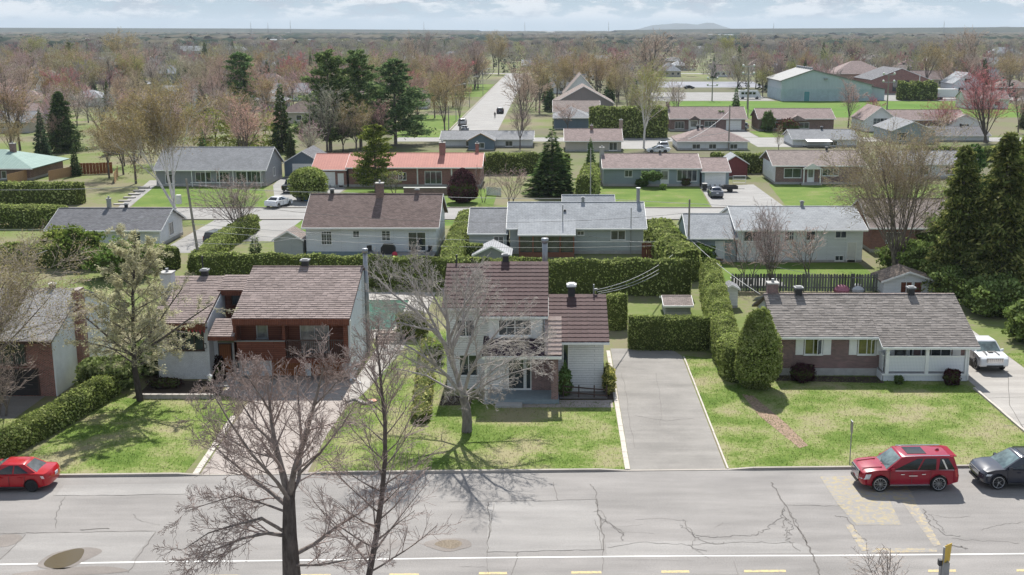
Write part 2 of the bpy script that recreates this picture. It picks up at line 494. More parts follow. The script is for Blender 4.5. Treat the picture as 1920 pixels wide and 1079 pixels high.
crack([(1745, 965), (1780, 972), (1820, 968)], 0.03); crack([(1785, 1010), (1840, 1015), (1910, 1019)], 0.04, 0.08); crack([(1840, 995), (1870, 985), (1920, 980)], 0.035, 0.08)
crack([(100, 930), (230, 929), (350, 927), (360, 910)], 0.05); crack([(122, 932), (105, 965), (105, 992)], 0.05, 0.07); crack([(0, 1002), (50, 1000), (150, 998), (292, 997)], 0.06)
crack([(0, 1050), (48, 1003)], 0.06); crack([(292, 998), (262, 1040), (240, 1075)], 0.06); crack([(150, 994), (205, 992)], 0.12, 0.06); crack([(250, 965), (262, 978), (300, 985)], 0.03)
crack([(330, 1005), (312, 1050)], 0.03); crack([(1157, 1049), (1300, 1052)], 0.02); crack([(1376, 1053), (1384, 1079)], 0.03, 0.02); crack([(860, 1063), (912, 1064)], 0.03, 0.02)
stuff(cm.build('road_crack', m_crack, road))
m_stain = asphalt('mud_stain', (0.225, 0.20, 0.18), 0.2)
def blob(pts, mat, name, z, label=None):
    P = px(*pts); n = len(P); out = []
    for i in range(n):
        for k in range(4):
            t = k / 4
            a, b, c, d = (Vector((*P[(i + j) % n], 0)) for j in (-1, 0, 1, 2))
            q = 0.5 * ((2 * b) + (c - a) * t + (2 * a - 5 * b + 4 * c - d) * t * t + (3 * b - a - 3 * c + d) * t ** 3)
            out.append((q.x, q.y))
    return road_part(name, out, mat, z, label)
blob([(70, 1062), (100, 1038), (160, 1027), (192, 1034), (160, 1052), (120, 1068)], m_stain, 'road_stain', 0.0135, 'damp stain around the brown puddle')
blob([(20, 1079), (110, 1066), (200, 1063), (240, 1072), (150, 1079)], m_stain, 'road_stain', 0.0135)
blob([(-20, 1022), (0, 1005), (35, 1003), (40, 1014), (10, 1026)], m_stain, 'road_stain', 0.0135)
blob([(795, 1022), (812, 1013), (850, 1010), (876, 1013), (884, 1024), (866, 1030), (835, 1035)], m_stain, 'road_stain', 0.0135)
blob([(640, 1030), (690, 1012), (750, 1014), (740, 1030), (690, 1040)], m_asph_dark, 'road_stain', 0.0125)
m_puddle, nt, b = new_mat('puddle_water')
b.inputs['Base Color'].default_value = (0.10, 0.078, 0.045, 1); b.inputs['Roughness'].default_value = 0.12; b.inputs['Specular IOR Level'].default_value = 0.3
P0 = [(82, 1058), (100, 1042), (140, 1030), (158, 1032), (148, 1052), (120, 1065), (95, 1066)]
pud = blob(P0, m_puddle, 'puddle', 0.018); pud.parent = None; struct(pud)
m_leaf_stain = paint('dry_leaf_litter', (0.18, 0.145, 0.105), 0.95, 0.4, 9)
blob([(815, 1022), (830, 1014), (858, 1014), (866, 1022), (846, 1030)], m_leaf_stain, 'leaf_litter', 0.018)
# kerb
curb_m = asphalt('kerb_concrete', (0.36, 0.325, 0.285), 0.2, 30)
def kerb(x0, x1, h0=0.13, h1=0.13, name='kerb'):
    m = M(); n = max(1, int((x1 - x0) / 1.5))
    for i in range(n):
        a, b_ = x0 + (x1 - x0) * i / n, x0 + (x1 - x0) * (i + 1) / n - 0.006
        za, zb = h0 + (h1 - h0) * i / n, h0 + (h1 - h0) * (i + 1) / n
        ya, yb = curb_y(a), curb_y(b_)
        m.hexa([(a, ya, -0.05), (b_, yb, -0.05), (b_, yb + 0.2, -0.05), (a, ya + 0.2, -0.05), (a, ya + 0.02, za), (b_, yb + 0.02, zb), (b_, yb + 0.2, zb), (a, ya + 0.2, za)])
    return struct(m.build(name, curb_m))
kerb(-90, -20.2); kerb(-20.2, -18.9, 0.13, 0.03); kerb(-18.9, -13.6, 0.03, 0.03); kerb(-13.6, -12.2, 0.03, 0.13)
kerb(-12.2, 2.6); kerb(2.6, 4.1, 0.13, 0.03); kerb(4.1, 9.6, 0.03, 0.03); kerb(9.6, 11.0, 0.03, 0.13); kerb(11.0, 27.6); kerb(27.6, 28.5, 0.13, 0.03); kerb(28.5, 33.2, 0.03, 0.03); kerb(33.2, 90, 0.1, 0.13)

def ky(x): return curb_y(x) + 0.2
# lawns in front of the houses
LAWNS = [[(-29.8, ky(-29.8)), (-19.9, ky(-19.9)), (-19.9, 70.0), (-20.6, 73.0), (-27.8, 73.2), (-28.2, 80)],
         [(-13.0, ky(-13)), (4.0, ky(4)), (4.0, 72.2), (-7.4, 73.0), (-7.6, 92), (-11.3, 92), (-12.4, 74.6), (-13.0, 71)],
         [(9.7, ky(9.7)), (28.1, ky(28.1)), (28.1, 76.0), (22.5, 77.9), (9.7, 83.4)],
         [(-60, ky(-60)), (-32.2, ky(-32.2)), (-32.6, 69), (-60, 69)],
         [(33.6, ky(33.6)), (60, ky(60)), (60, 84), (33.6, 84)]]
for p in LAWNS: sheet('lawn', p, m_lawn, 0.010)
# driveways and walks
def drive(name, pts, mat, z=0.014): return sheet(name, pts, mat, z)
d3 = drive('driveway', [(4.28, ky(4.28)), (9.5, ky(9.5)), (9.55, 83.3), (8.9, 85.3), (4.4, 85.3)], m_drive)
d2 = drive('driveway', [(-19.0, ky(-19)), (-13.25, ky(-13.25)), (-13.35, 66), (-13.1, 72), (-12.9, 75.2), (-14.0, 78.2), (-21.6, 78.2), (-21.9, 74.0), (-19.6, 72.5)], m_paver)
d4 = drive('driveway', [(28.35, ky(28.35)), (33.4, ky(33.4)), (33.6, 93), (28.7, 93), (28.5, 77)], m_conc)
d1 = drive('driveway', [(-44, 69), (-33.2, 69), (-33.2, 74), (-44, 74)], m_drive)
for k, pts in enumerate(([(1835, 748), (1920, 745)], [(1880, 800), (1935, 796)], [(1890, 700), (1893, 760), (1925, 815)])):
    m = M(); ribbon(m, px(*pts), 0.04, 0.02, 0.03, 4); stuff(m.build('driveway_crack', m_crack, d4))
m = M()
for pts in ([(1165, 700), (1175, 740), (1180, 790), (1190, 840)], [(1148, 690), (1170, 675)], [(1230, 700), (1240, 760), (1238, 800)], [(1190, 780), (1250, 790), (1300, 785)]): ribbon(m, px(*pts), 0.022, 0.02, 0.06, 5)
stuff(m.build('driveway_crack', m_crack, d3))
# concrete edging strips, single blocks laid end to end
m_edge = paint('edging_concrete', (0.46, 0.42, 0.37), 0.9, 0.15, 5)
def edging(name, p0, p1, w, h, step, label, mat=None):
    p0, p1 = Vector((*p0, 0)), Vector((*p1, 0)); L = (p1 - p0).length; n = max(1, round(L / step))
    root = struct(bpy.data.objects.new(name, None)); COL.objects.link(root); root.location = p0
    d = (p1 - p0) / n; ang = math.atan2(d.y, d.x); s = L / n
    mb = M(); mb.box(0.008, s - 0.008, -w / 2, w / 2, -0.04, h)
    me = None
    for i in range(n):
        if me is None:
            o = mb.build('edging_block', mat or m_edge, root); me = o.data
        else:
            o = bpy.data.objects.new('edging_block', me); COL.objects.link(o); o.parent = root
        o.location = d * i + Vector((0, 0, rnd.uniform(-0.008, 0.01))); o.rotation_euler = (0, 0, ang + rnd.uniform(-0.01, 0.01))
    return root
edging('driveway_edging', (4.12, ky(4.1)), (4.2, 84.6), 0.28, 0.06, 0.9, '')
edging('driveway_edging', (-19.25, ky(-19.3)), (-19.75, 69.4), 0.34, 0.06, 0.9, '')
edging('driveway_edging', (9.62, ky(9.6)), (9.68, 83.0), 0.10, 0.05, 1.2, '')
edging('driveway_edging', (28.2, 61.8), (28.25, 75.2), 0.16, 0.12, 1.6, '')
# walks
drive('path', [(-13.0, 71.5), (-12.4, 74.2), (-11.2, 85), (-11.2, 92.5), (-13.0, 92.5), (-13.4, 80), (-13.5, 75.4)], m_conc, 0.018)
drive('path', [(-1.9, 71.2), (3.9, 71.2), (3.9, 72.7), (-1.9, 72.7)], m_paver, 0.018)
drive('garden_bed', [(-27.3, 73.0), (-21.9, 73.6), (-22.0, 77.0), (-27.3, 77.0)], m_soil, 0.02)
drive('garden_bed', [(15.3, 77.0), (22.6, 76.4), (22.6, 77.9), (15.3, 78.3)], m_soil, 0.02)
drive('garden_bed', [(12.5, 74.0), (13.2, 73.6), (14.3, 68.0), (14.8, 64.2), (14.2, 63.8), (13.6, 66.4), (12.9, 69.5)], paint('red_mulch', (0.245, 0.17, 0.115), 0.95, 0.45, 5), 0.02)
drive('garden_bed', [(-7.2, 71.6), (-5.2, 71.6), (-5.2, 73.6), (-7.2, 73.6)], m_soil, 0.02)
drive('garden_bed', [(0.4, 72.8), (4.0, 72.8), (4.0, 74), (0.4, 74)], m_soil, 0.02)
# second street and its driveways, third street and the straight road going away
m_street = asphalt('street_asphalt', (0.27, 0.262, 0.25))
sheet('street', [(-160, 146.6), (160, 146.6), (160, 156.2), (-160, 156.2)], m_street, 0.012)
sheet('street', [(-34, 252), (115, 252), (115, 261.5), (-34, 261.5)], m_street, 0.012)
sheet('street', [(-24, 261.6), (-12.8, 261.6), (-13.5, 640), (-24.5, 640)], m_street, 0.012)
sheet('street', [(-300, 640.2), (300, 640.2), (300, 650), (-300, 650)], m_street, 0.012)
for x0, x1, y in ((-160, 160, 156.3), (-160, 160, 146.3), (-24.5, -24.25, None)):
    m = M()
    if y: m.box(x0, x1, y, y + 0.2, -0.05, 0.13)
    else: m.box(x0, x1, 262, 640, -0.05, 0.12)
    struct(m.build('kerb', curb_m))
for p in ([(21.6, 156.5), (31.5, 156.5), (31.2, 181), (22.6, 178)], [(-37.2, 156.5), (-31.0, 156.5), (-31.2, 177), (-40, 188), (-44, 190), (-43, 180)],
          [(-36.5, 131), (-31.5, 131), (-31.5, 146.4), (-36.5, 146.4)], [(-42.5, 124), (-37, 124), (-37, 146.4), (-42.5, 146.4)], [(-58.5, 156.5), (-57, 156.5), (-62, 186), (-64, 186)],
          [(42, 240), (62, 240), (62, 252), (42, 252)], [(12, 236), (24, 236), (24, 251.8), (12, 251.8)], [(39, 262), (46, 262), (46, 279), (39, 279)]):
    sheet('driveway', p, m_street, 0.016)
# green front yards of the second street, sports field, car park
m_yard = ground_mat('green_yard', [(0.30, (0.20, 0.20, 0.085)), (0.44, GREEN2), (0.6, (0.095, 0.155, 0.03)), (0.75, GREEN)], 0.2, 3.0)
for p in ([(7, 156.6), (21.4, 156.6), (22.4, 178), (7, 178)], [(31.7, 156.6), (60, 156.6), (60, 181), (33.6, 181)], [(-56.8, 156.6), (-38, 156.6), (-44, 178), (-61, 178)], [(-30.8, 156.6), (-8, 156.6), (-8, 176), (-30.8, 176)],
          [(-36.3, 137), (-27, 137), (-12, 140), (-12, 146.2), (-36.3, 146.2)], [(16, 105.2), (31.5, 105.2), (31.5, 118.5), (16, 118.5)], [(46.4, 262), (64, 262), (64, 278), (46.4, 278)], [(-36, 262), (-24.8, 262), (-24.8, 330), (-36, 330)], [(-37, 420), (-25, 420), (-25, 520), (-37, 520)]):
    sheet('lawn', p, m_yard, 0.010)
sheet('sports_field', [(36, 322), (140, 322), (150, 396), (38, 396)], m_park, 0.010)
m_lot = asphalt('car_park_asphalt', (0.235, 0.23, 0.22))
sheet('car_park', [(34, 398), (75, 398), (75, 452), (34, 452)], m_lot, 0.012)
sheet('car_park', [(108, 398), (190, 398), (190, 450), (108, 450)], m_lot, 0.012)
sheet('tennis_court', [(40, 490), (88, 490), (92, 545), (42, 545)], paint('court_surface', (0.20, 0.205, 0.235), 0.9, 0.15, 0.1), 0.012)
m_field = ground_mat('stubble_field', [(0.35, (0.17, 0.15, 0.10)), (0.6, (0.12, 0.125, 0.07))], 0.004, 0.05)
for p in ([(-700, 1500), (500, 1500), (700, 2300), (-800, 2300)], [(-500, 2600), (1300, 2600), (1600, 3600), (-700, 3600)], [(300, 1350), (900, 1350), (1000, 1750), (350, 1750)]):
    sheet('field', p, m_field, 0.05)
# ================================================================ BUILDINGS
WHITE = paint('white_trim', (0.78, 0.78, 0.76), 0.5, 0.05)
OFFW = paint('off_white_trim', (0.66, 0.65, 0.62), 0.6, 0.07)
DARKTRIM = paint('dark_brown_trim', (0.06, 0.035, 0.028), 0.6, 0.2)
GREYM = paint('grey_metal', (0.30, 0.31, 0.32), 0.45, 0.15, metal=0.6)
BLACK = paint('black_metal', (0.025, 0.025, 0.028), 0.5, 0.2)
CONC = paint('foundation_concrete', (0.38, 0.37, 0.35), 0.9, 0.15, 2)
GLASS = glass(); GLASS2 = glass('curtained_glass', (0.16, 0.165, 0.16), 0.12); GLASSG = glass('olive_green_glass', (0.11, 0.115, 0.03), 0.1)  # the last glass has an olive-green base colour
S_WHITE = siding('white_siding', (0.77, 0.79, 0.80)); S_BLUE = siding('blue_grey_siding', (0.32, 0.38, 0.40)); S_GREY = siding('grey_siding', (0.33, 0.34, 0.35)); S_SAGE = siding('sage_siding', (0.46, 0.50, 0.49)); S_DKBLUE = siding('dark_blue_siding', (0.16, 0.21, 0.26)); S_CREAM = siding('cream_siding', (0.55, 0.50, 0.43))
BR_RED = bricks('red_brick', (0.27, 0.10, 0.075)); BR_BROWN = bricks('brown_brick', (0.20, 0.105, 0.085)); BR_PURPLE = bricks('purple_brown_brick', (0.20, 0.105, 0.10), 0.35); BR_WHITE = bricks('painted_white_brick', (0.71, 0.72, 0.73), 0.04, (0.6, 0.61, 0.62)); BR_TAN = bricks('tan_brick', (0.36, 0.27, 0.21), 0.2)
WOOD_RED = coursed('red_brown_boards', (0.145, 0.055, 0.036), (0.18, 0.068, 0.044), (0.08, 0.03, 0.02), 3.0, 0.14, 'xz', 0.014, 0.75, 0.5)
WOOD_FASCIA = coursed('red_brown_fascia', (0.16, 0.06, 0.04), (0.20, 0.076, 0.048), (0.07, 0.028, 0.02), 0.12, 2.0, 'xz', 0.012, 0.75, 0.5, 0.0)
WOOD_ORANGE = coursed('orange_stained_wood', (0.27, 0.10, 0.04), (0.33, 0.13, 0.055), (0.12, 0.05, 0.02), 0.15, 3.0, 'xz', 0.012, 0.6, 0.3, 0.0)
WOOD_PALE = coursed('pale_cedar_boards', (0.42, 0.27, 0.15), (0.50, 0.33, 0.19), (0.2, 0.12, 0.06), 0.14, 3.0, 'xz', 0.012, 0.85, 0.3, 0.0)
R_BROWN = shingles('brown_shingles', (0.185, 0.138, 0.125)); R_GREY = shingles('grey_shingles', (0.26, 0.265, 0.275), 0.14); R_DGREY = shingles('dark_grey_shingles', (0.17, 0.17, 0.18)); R_PALE = shingles('pale_grey_shingles', (0.34, 0.355, 0.37), 0.12); R_ROSE = shingles('rose_brown_shingles', (0.30, 0.235, 0.22)); R_TAN = shingles('tan_brown_shingles', (0.27, 0.225, 0.205))
R_REDM = coursed('salmon_metal_roof', (0.42, 0.185, 0.15), (0.45, 0.20, 0.16), (0.34, 0.145, 0.115), 0.4, 9.0, 'xy', 0.02, 0.75, 0.4, 0.0, 0.08)
R_GREENM = coursed('mint_metal_roof', (0.215, 0.30, 0.27), (0.235, 0.325, 0.29), (0.15, 0.21, 0.185), 0.45, 9.0, 'xy', 0.02, 0.75, 0.4, 0.0, 0.08)

_wcache = {}
def window(root, x, z, w, h, n=2, y=0.0, rz=0.0, frame=None, gm=None, grid=(0, 0), fw=0.07, name='window', label=None):
    """frame with recessed panes on a wall; x, z is its lower left corner seen from outside"""
    frame = frame or WHITE; gm = gm or GLASS
    key = (round(w, 2), round(h, 2), n, frame.name, gm.name, grid, fw, name)
    if key not in _wcache:
        m = M()
        m.box(0, w, -0.07, -0.004, 0, fw).box(0, w, -0.07, -0.004, h - fw, h).box(0, fw, -0.07, -0.004, fw, h - fw).box(w - fw, w, -0.07, -0.004, fw, h - fw)
        m.box(-0.04, w + 0.04, -0.11, -0.072, -0.05, 0.03)
        pw = (w - 2 * fw - (n - 1) * fw * 0.8) / n
        pcs = []
        for i in range(n):
            a = fw + i * (pw + fw * 0.8)
            if i: m.box(a - fw * 0.8, a, -0.06, -0.004, fw, h - fw)
            pcs.append((a, a + pw))
            for gx in range(1, grid[0]):
                q = a + pw * gx / grid[0]; m.box(q - 0.014, q + 0.014, -0.045, -0.022, fw, h - fw)
            for gz in range(1, grid[1]):
                q = fw + (h - 2 * fw) * gz / grid[1]; m.box(a, a + pw, -0.046, -0.0225, q - 0.014, q + 0.014)
        f = m.build(name, frame, root)
        pn = [M().box(a, b, -0.02, -0.006, fw, h - fw).build('pane', gm, f) for a, b in pcs]
        _wcache[key] = f
    else:
        src = _wcache[key]
        f = src.copy(); COL.objects.link(f); f.parent = root
        if 'label' in f: del f['label']
        for ch in src.children:
            c = ch.copy(); COL.objects.link(c); c.parent = f
    f.location = (x, y, z); f.rotation_euler = (0, 0, rz)
    if label: f['label'] = label
    return f
def door(root, x, z, w, h, mat, y=0.0, rz=0.0, lite=False, label=None, frame=None):
    m = M(); fr = 0.08
    m.box(0, fr, -0.06, -0.004, 0, h + fr).box(w - fr, w, -0.06, -0.004, 0, h + fr).box(fr, w - fr, -0.06, -0.004, h, h + fr)
    f = m.build('door', frame or WHITE, root, label)
    m = M(); m.box(fr, w - fr, -0.03, -0.006, 0, h)
    if not lite:
        for k in (0.12, 0.45, 0.75): m.box(fr + 0.12, w - fr - 0.12, -0.042, -0.031, h * k, h * (k + 0.2))
    m.build('door_leaf', mat, f)
    if lite: M().box(fr + 0.12, w - fr - 0.12, -0.045, -0.031, h * 0.35, h * 0.92).build('pane', GLASS2, f)
    M().tube((w - fr - 0.08, -0.032, h * 0.48), (w - fr - 0.08, -0.09, h * 0.48), 0.03, k=6).build('handle', GREYM, f)
    f.location = (x, y, z); f.rotation_euler = (0, 0, rz)
    return f
def garage_door(root, x, z, w, h, mat, y=0.0, rz=0.0, rows=4, cols=4, label=None):
    m = M(); m.box(-0.1, 0, -0.05, -0.004, 0, h + 0.1).box(w, w + 0.1, -0.05, -0.004, 0, h + 0.1).box(0, w, -0.05, -0.004, h, h + 0.1)
    f = m.build('garage_door', WHITE, root, label)
    me = None
    for r in range(rows):
        rh = h / rows
        if me is None:
            m = M(); m.box(0.004, w - 0.004, -0.03, -0.006, 0.006, rh - 0.006)
            for c in range(cols):
                cw = w / cols; m.box(c * cw + 0.08, (c + 1) * cw - 0.08, -0.04, -0.031, 0.07, rh - 0.07)
            o = m.build('panel', mat, f); me = o.data
        else:
            o = bpy.data.objects.new('panel', me); COL.objects.link(o); o.parent = f
        o.location = (0, 0, r * rh)
    f.location = (x, y, z); f.rotation_euler = (0, 0, rz)
    return f
def chimney(root, x, y, z0, z1, w=0.7, d=0.7, mat=None, cap=True):
    c = M().box(x - w / 2, x + w / 2, y - d / 2, y + d / 2, z0, z1).build('chimney', mat or BR_BROWN, root)
    M().box(x - w / 2 - 0.06, x + w / 2 + 0.06, y - d / 2 - 0.06, y + d / 2 + 0.06, z1 + 0.001, z1 + 0.1).build('chimney_cap', CONC, c)
    M().tube((x, y, z1 + 0.1), (x, y, z1 + 0.35), 0.11).build('flue', GREYM, c)
    return c
def vent(root, x, y, z, s=0.5, mat=None, capm=None, h=0.6):
    capm = capm or paint('vent_grey', (0.24, 0.245, 0.25), 0.7, 0.15); s *= 0.88
    v = M().box(x - s * 0.36, x + s * 0.36, y - s * 0.36, y + s * 0.36, z - 0.25, z + h * 0.72).build('roof_vent', mat or BLACK, root)
    m = M(); m.box(x - s * 0.5, x + s * 0.5, y - s * 0.5, y + s * 0.5, z + h * 0.72, z + h * 0.9)
    m.box(x - s * 0.3, x + s * 0.3, y - s * 0.3, y + s * 0.3, z + h * 0.9, z + h)
    m.build('vent_hood', capm, v)
    return v
def pipe(root, x, y, z0, z1, r=0.06, mat=None, name='vent_pipe', cap=True):
    m = M(); m.tube((x, y, z0), (x, y, z1), r, k=10)
    if cap: m.tube((x, y, z1 - 0.1), (x, y, z1 + 0.05), r * 1.35, k=10)
    return m.build(name, mat or GREYM, root)

def house(name, label, x0, x1, yf, yb, ze, zr, roof, wall, over=0.5, side=0.35, op=(), found=0.35, fmat=None, chim=(), vents=(), trim=None, hip=False, group=None, cat='house', gable=None, rz=0.0):
    """a gabled (or hipped) house, ridge along x; ze is the height of the front eave's edge"""
    W, D = x1 - x0, yb - yf; ym = D / 2
    s = (zr - ze) / (ym + over)
    zw = ze + s * over - 0.13
    trim = trim or WHITE
    root = thing(name, label, cat, (x0, yf, 0), rz, group)
    root['_g'] = (W, D, ym, s, zr)
    m = M(); m.box(-0.03, W + 0.03, -0.03, D + 0.03, -0.3, found); m.build('foundation', fmat or CONC, root)
    m = M()
    if hip: m.box(0, W, 0, D, found + 0.001, zw)
    else: m.extrude([(0, 0, found + 0.001), (0, D, found + 0.001), (0, D, zw), (0, ym, zr - 0.16), (0, 0, zw)], (W, 0, 0))
    m.build('wall', wall, root)
    if gable is not None and not hip:
        for xx in (-0.012, W):
            M().extrude([(xx, 0.02, zw + 0.03), (xx, D - 0.02, zw + 0.03), (xx, ym, zr - 0.2)], (0.012, 0, 0)).build('gable', gable, root)
    rf = M()
    if hip:
        a, b, c, d = -side, W + side, -over, D + over; hh = min(ym + over, (b - a) / 2 - 0.05)
        q = [(a, c, ze), (b, c, ze), (b, d, ze), (a, d, ze)]; r1, r2 = (a + hh, ym, zr), (b - hh, ym, zr)
        rf.add(q + [r1, r2] + [(p[0], p[1], p[2] - 0.14) for p in q], [(0, 1, 5, 4), (1, 2, 5), (2, 3, 4, 5), (3, 0, 4), (0, 6, 7, 1), (1, 7, 8, 2), (2, 8, 9, 3), (3, 9, 6, 0), (6, 9, 8, 7)])
    else:
        rf.slab([(-side, -over, ze), (W + side, -over, ze), (W + side, ym, zr), (-side, ym, zr)], 0.13)
        rf.slab([(-side, ym + 0.002, zr), (W + side, ym + 0.002, zr), (W + side, D + over, ze), (-side, D + over, ze)], 0.13)
    ro = rf.build('roof', roof, root)
    fm = M(); fm.box(-side, W + side, -over - 0.1, -over - 0.003, ze - 0.17, ze - 0.02)
    if not hip:
        for xx in (-side - 0.03, W + side + 0.003):
            fm.hexa([(xx, -over, ze - 0.18), (xx + 0.027, -over, ze - 0.18), (xx + 0.027, ym, zr - 0.18), (xx, ym, zr - 0.18), (xx, -over, ze + 0.01), (xx + 0.027, -over, ze + 0.01), (xx + 0.027, ym, zr + 0.01), (xx, ym, zr + 0.01)])
            fm.hexa([(xx, ym, zr - 0.181), (xx + 0.027, ym, zr - 0.181), (xx + 0.027, D + over, ze - 0.181), (xx, D + over, ze - 0.181), (xx, ym, zr + 0.009), (xx + 0.027, ym, zr + 0.009), (xx + 0.027, D + over, ze + 0.009), (xx, D + over, ze + 0.009)])
    fm.build('gutter', trim, ro)
    if not hip: M().box(-side, W + side, ym - 0.12, ym + 0.12, zr - 0.035, zr + 0.02).build('ridge_cap', roof, ro)
    for o in op:
        k = o[0]; kw = o[5] if len(o) > 5 else {}
        if k == 'win': window(root, o[1], o[2], o[3], o[4], **kw)
        elif k == 'door': door(root, o[1], o[2], o[3], o[4], **{'mat': WHITE, **kw})
        elif k == 'garage': garage_door(root, o[1], o[2], o[3], o[4], **{'mat': WHITE, **kw})
        elif k == 'wr': window(root, W, o[2], o[3], o[4], y=o[1], rz=PI / 2, **kw)
        elif k == 'wl': window(root, 0, o[2], o[3], o[4], y=o[1] + o[3], rz=-PI / 2, **kw)
    for c in chim: chimney(root, *c)
    for v in vents: vent(root, v[0], ym + v[1], zr - abs(v[1]) * s, *v[2:])
    return root

def island_mat(name, c, var=0.3, rough=0.9, rand='island'):
    m, nt, b = new_mat(name)
    if rand == 'island':
        ge = nd(nt, 'ShaderNodeNewGeometry'); rv = ge.outputs['Random Per Island']
    else:
        oi = nd(nt, 'ShaderNodeObjectInfo'); rv = oi.outputs['Random']
    col = ramp(nt, rv, [(0.0, C(c, 1 - var)), (0.5, c), (1.0, C(c, 1 + var))])
    f = noise(nt, vec(nt), 0.8, 6, 0.7); f2 = noise(nt, vec(nt), 25, 3)
    col = mixc(nt, 1.0, col, ramp(nt, f, [(0.3, 0.82), (0.7, 1.15)]), 'MULTIPLY')
    col = mixc(nt, 1.0, col, ramp(nt, f2, [(0.3, 0.8), (0.7, 1.15)]), 'MULTIPLY')
    nt.links.new(col, b.inputs['Base Color']); b.inputs['Roughness'].default_value = rough; b.inputs['Specular IOR Level'].default_value = 0.12
    bump(nt, b, f2, 0.3, 0.01)
    MATS[name] = m
    return m
def shingle_courses(root, x0, x1, lo, hi, mat, row=0.24, tab=0.42, t=0.032, skew=0.0):
    """overlapping shingle tabs from the eave (lo = y, z) to the ridge (hi)"""
    m = M(); L = math.hypot(hi[0] - lo[0], hi[1] - lo[1]); n = max(1, round(L / row))
    dy, dz = (hi[0] - lo[0]) / n, (hi[1] - lo[1]) / n
    ny, nz = -(hi[1] - lo[1]) / L, (hi[0] - lo[0]) / L
    for i in range(n):
        y0, z0 = lo[0] + dy * i, lo[1] + dz * i; y1, z1 = y0 + dy * 1.06, z0 + dz * 1.06
        x = x0 - rnd.uniform(0, tab) * 0
        first = rnd.uniform(0.3, 1) * tab
        while x < x1 - 0.01:
            xe = min(x1, x + (first if first else tab * rnd.uniform(0.85, 1.15))); first = None
            tt = t * rnd.uniform(0.7, 1.35); g = 0.006
            a = (x + g, y0 + ny * tt, z0 + nz * tt); b = (xe - g, y0 + ny * tt, z0 + nz * tt); c = (xe - g, y1 + ny * 0.003, z1 + nz * 0.003); d = (x + g, y1 + ny * 0.003, z1 + nz * 0.003)
            e = (x + g, y0 + ny * 0.001, z0 + nz * 0.001); f = (xe - g, y0 + ny * 0.001, z0 + nz * 0.001)
            m.add([a, b, c, d, e, f], [(0, 1, 2, 3), (4, 5, 1, 0)])
            x = xe
    return stuff(m.build('shingle', mat, root))
SH_H2 = island_mat('rose_brown_shingle_tabs', (0.275, 0.222, 0.205), 0.15)
SH_H4 = island_mat('grey_shingle_tabs', (0.235, 0.212, 0.195), 0.2)

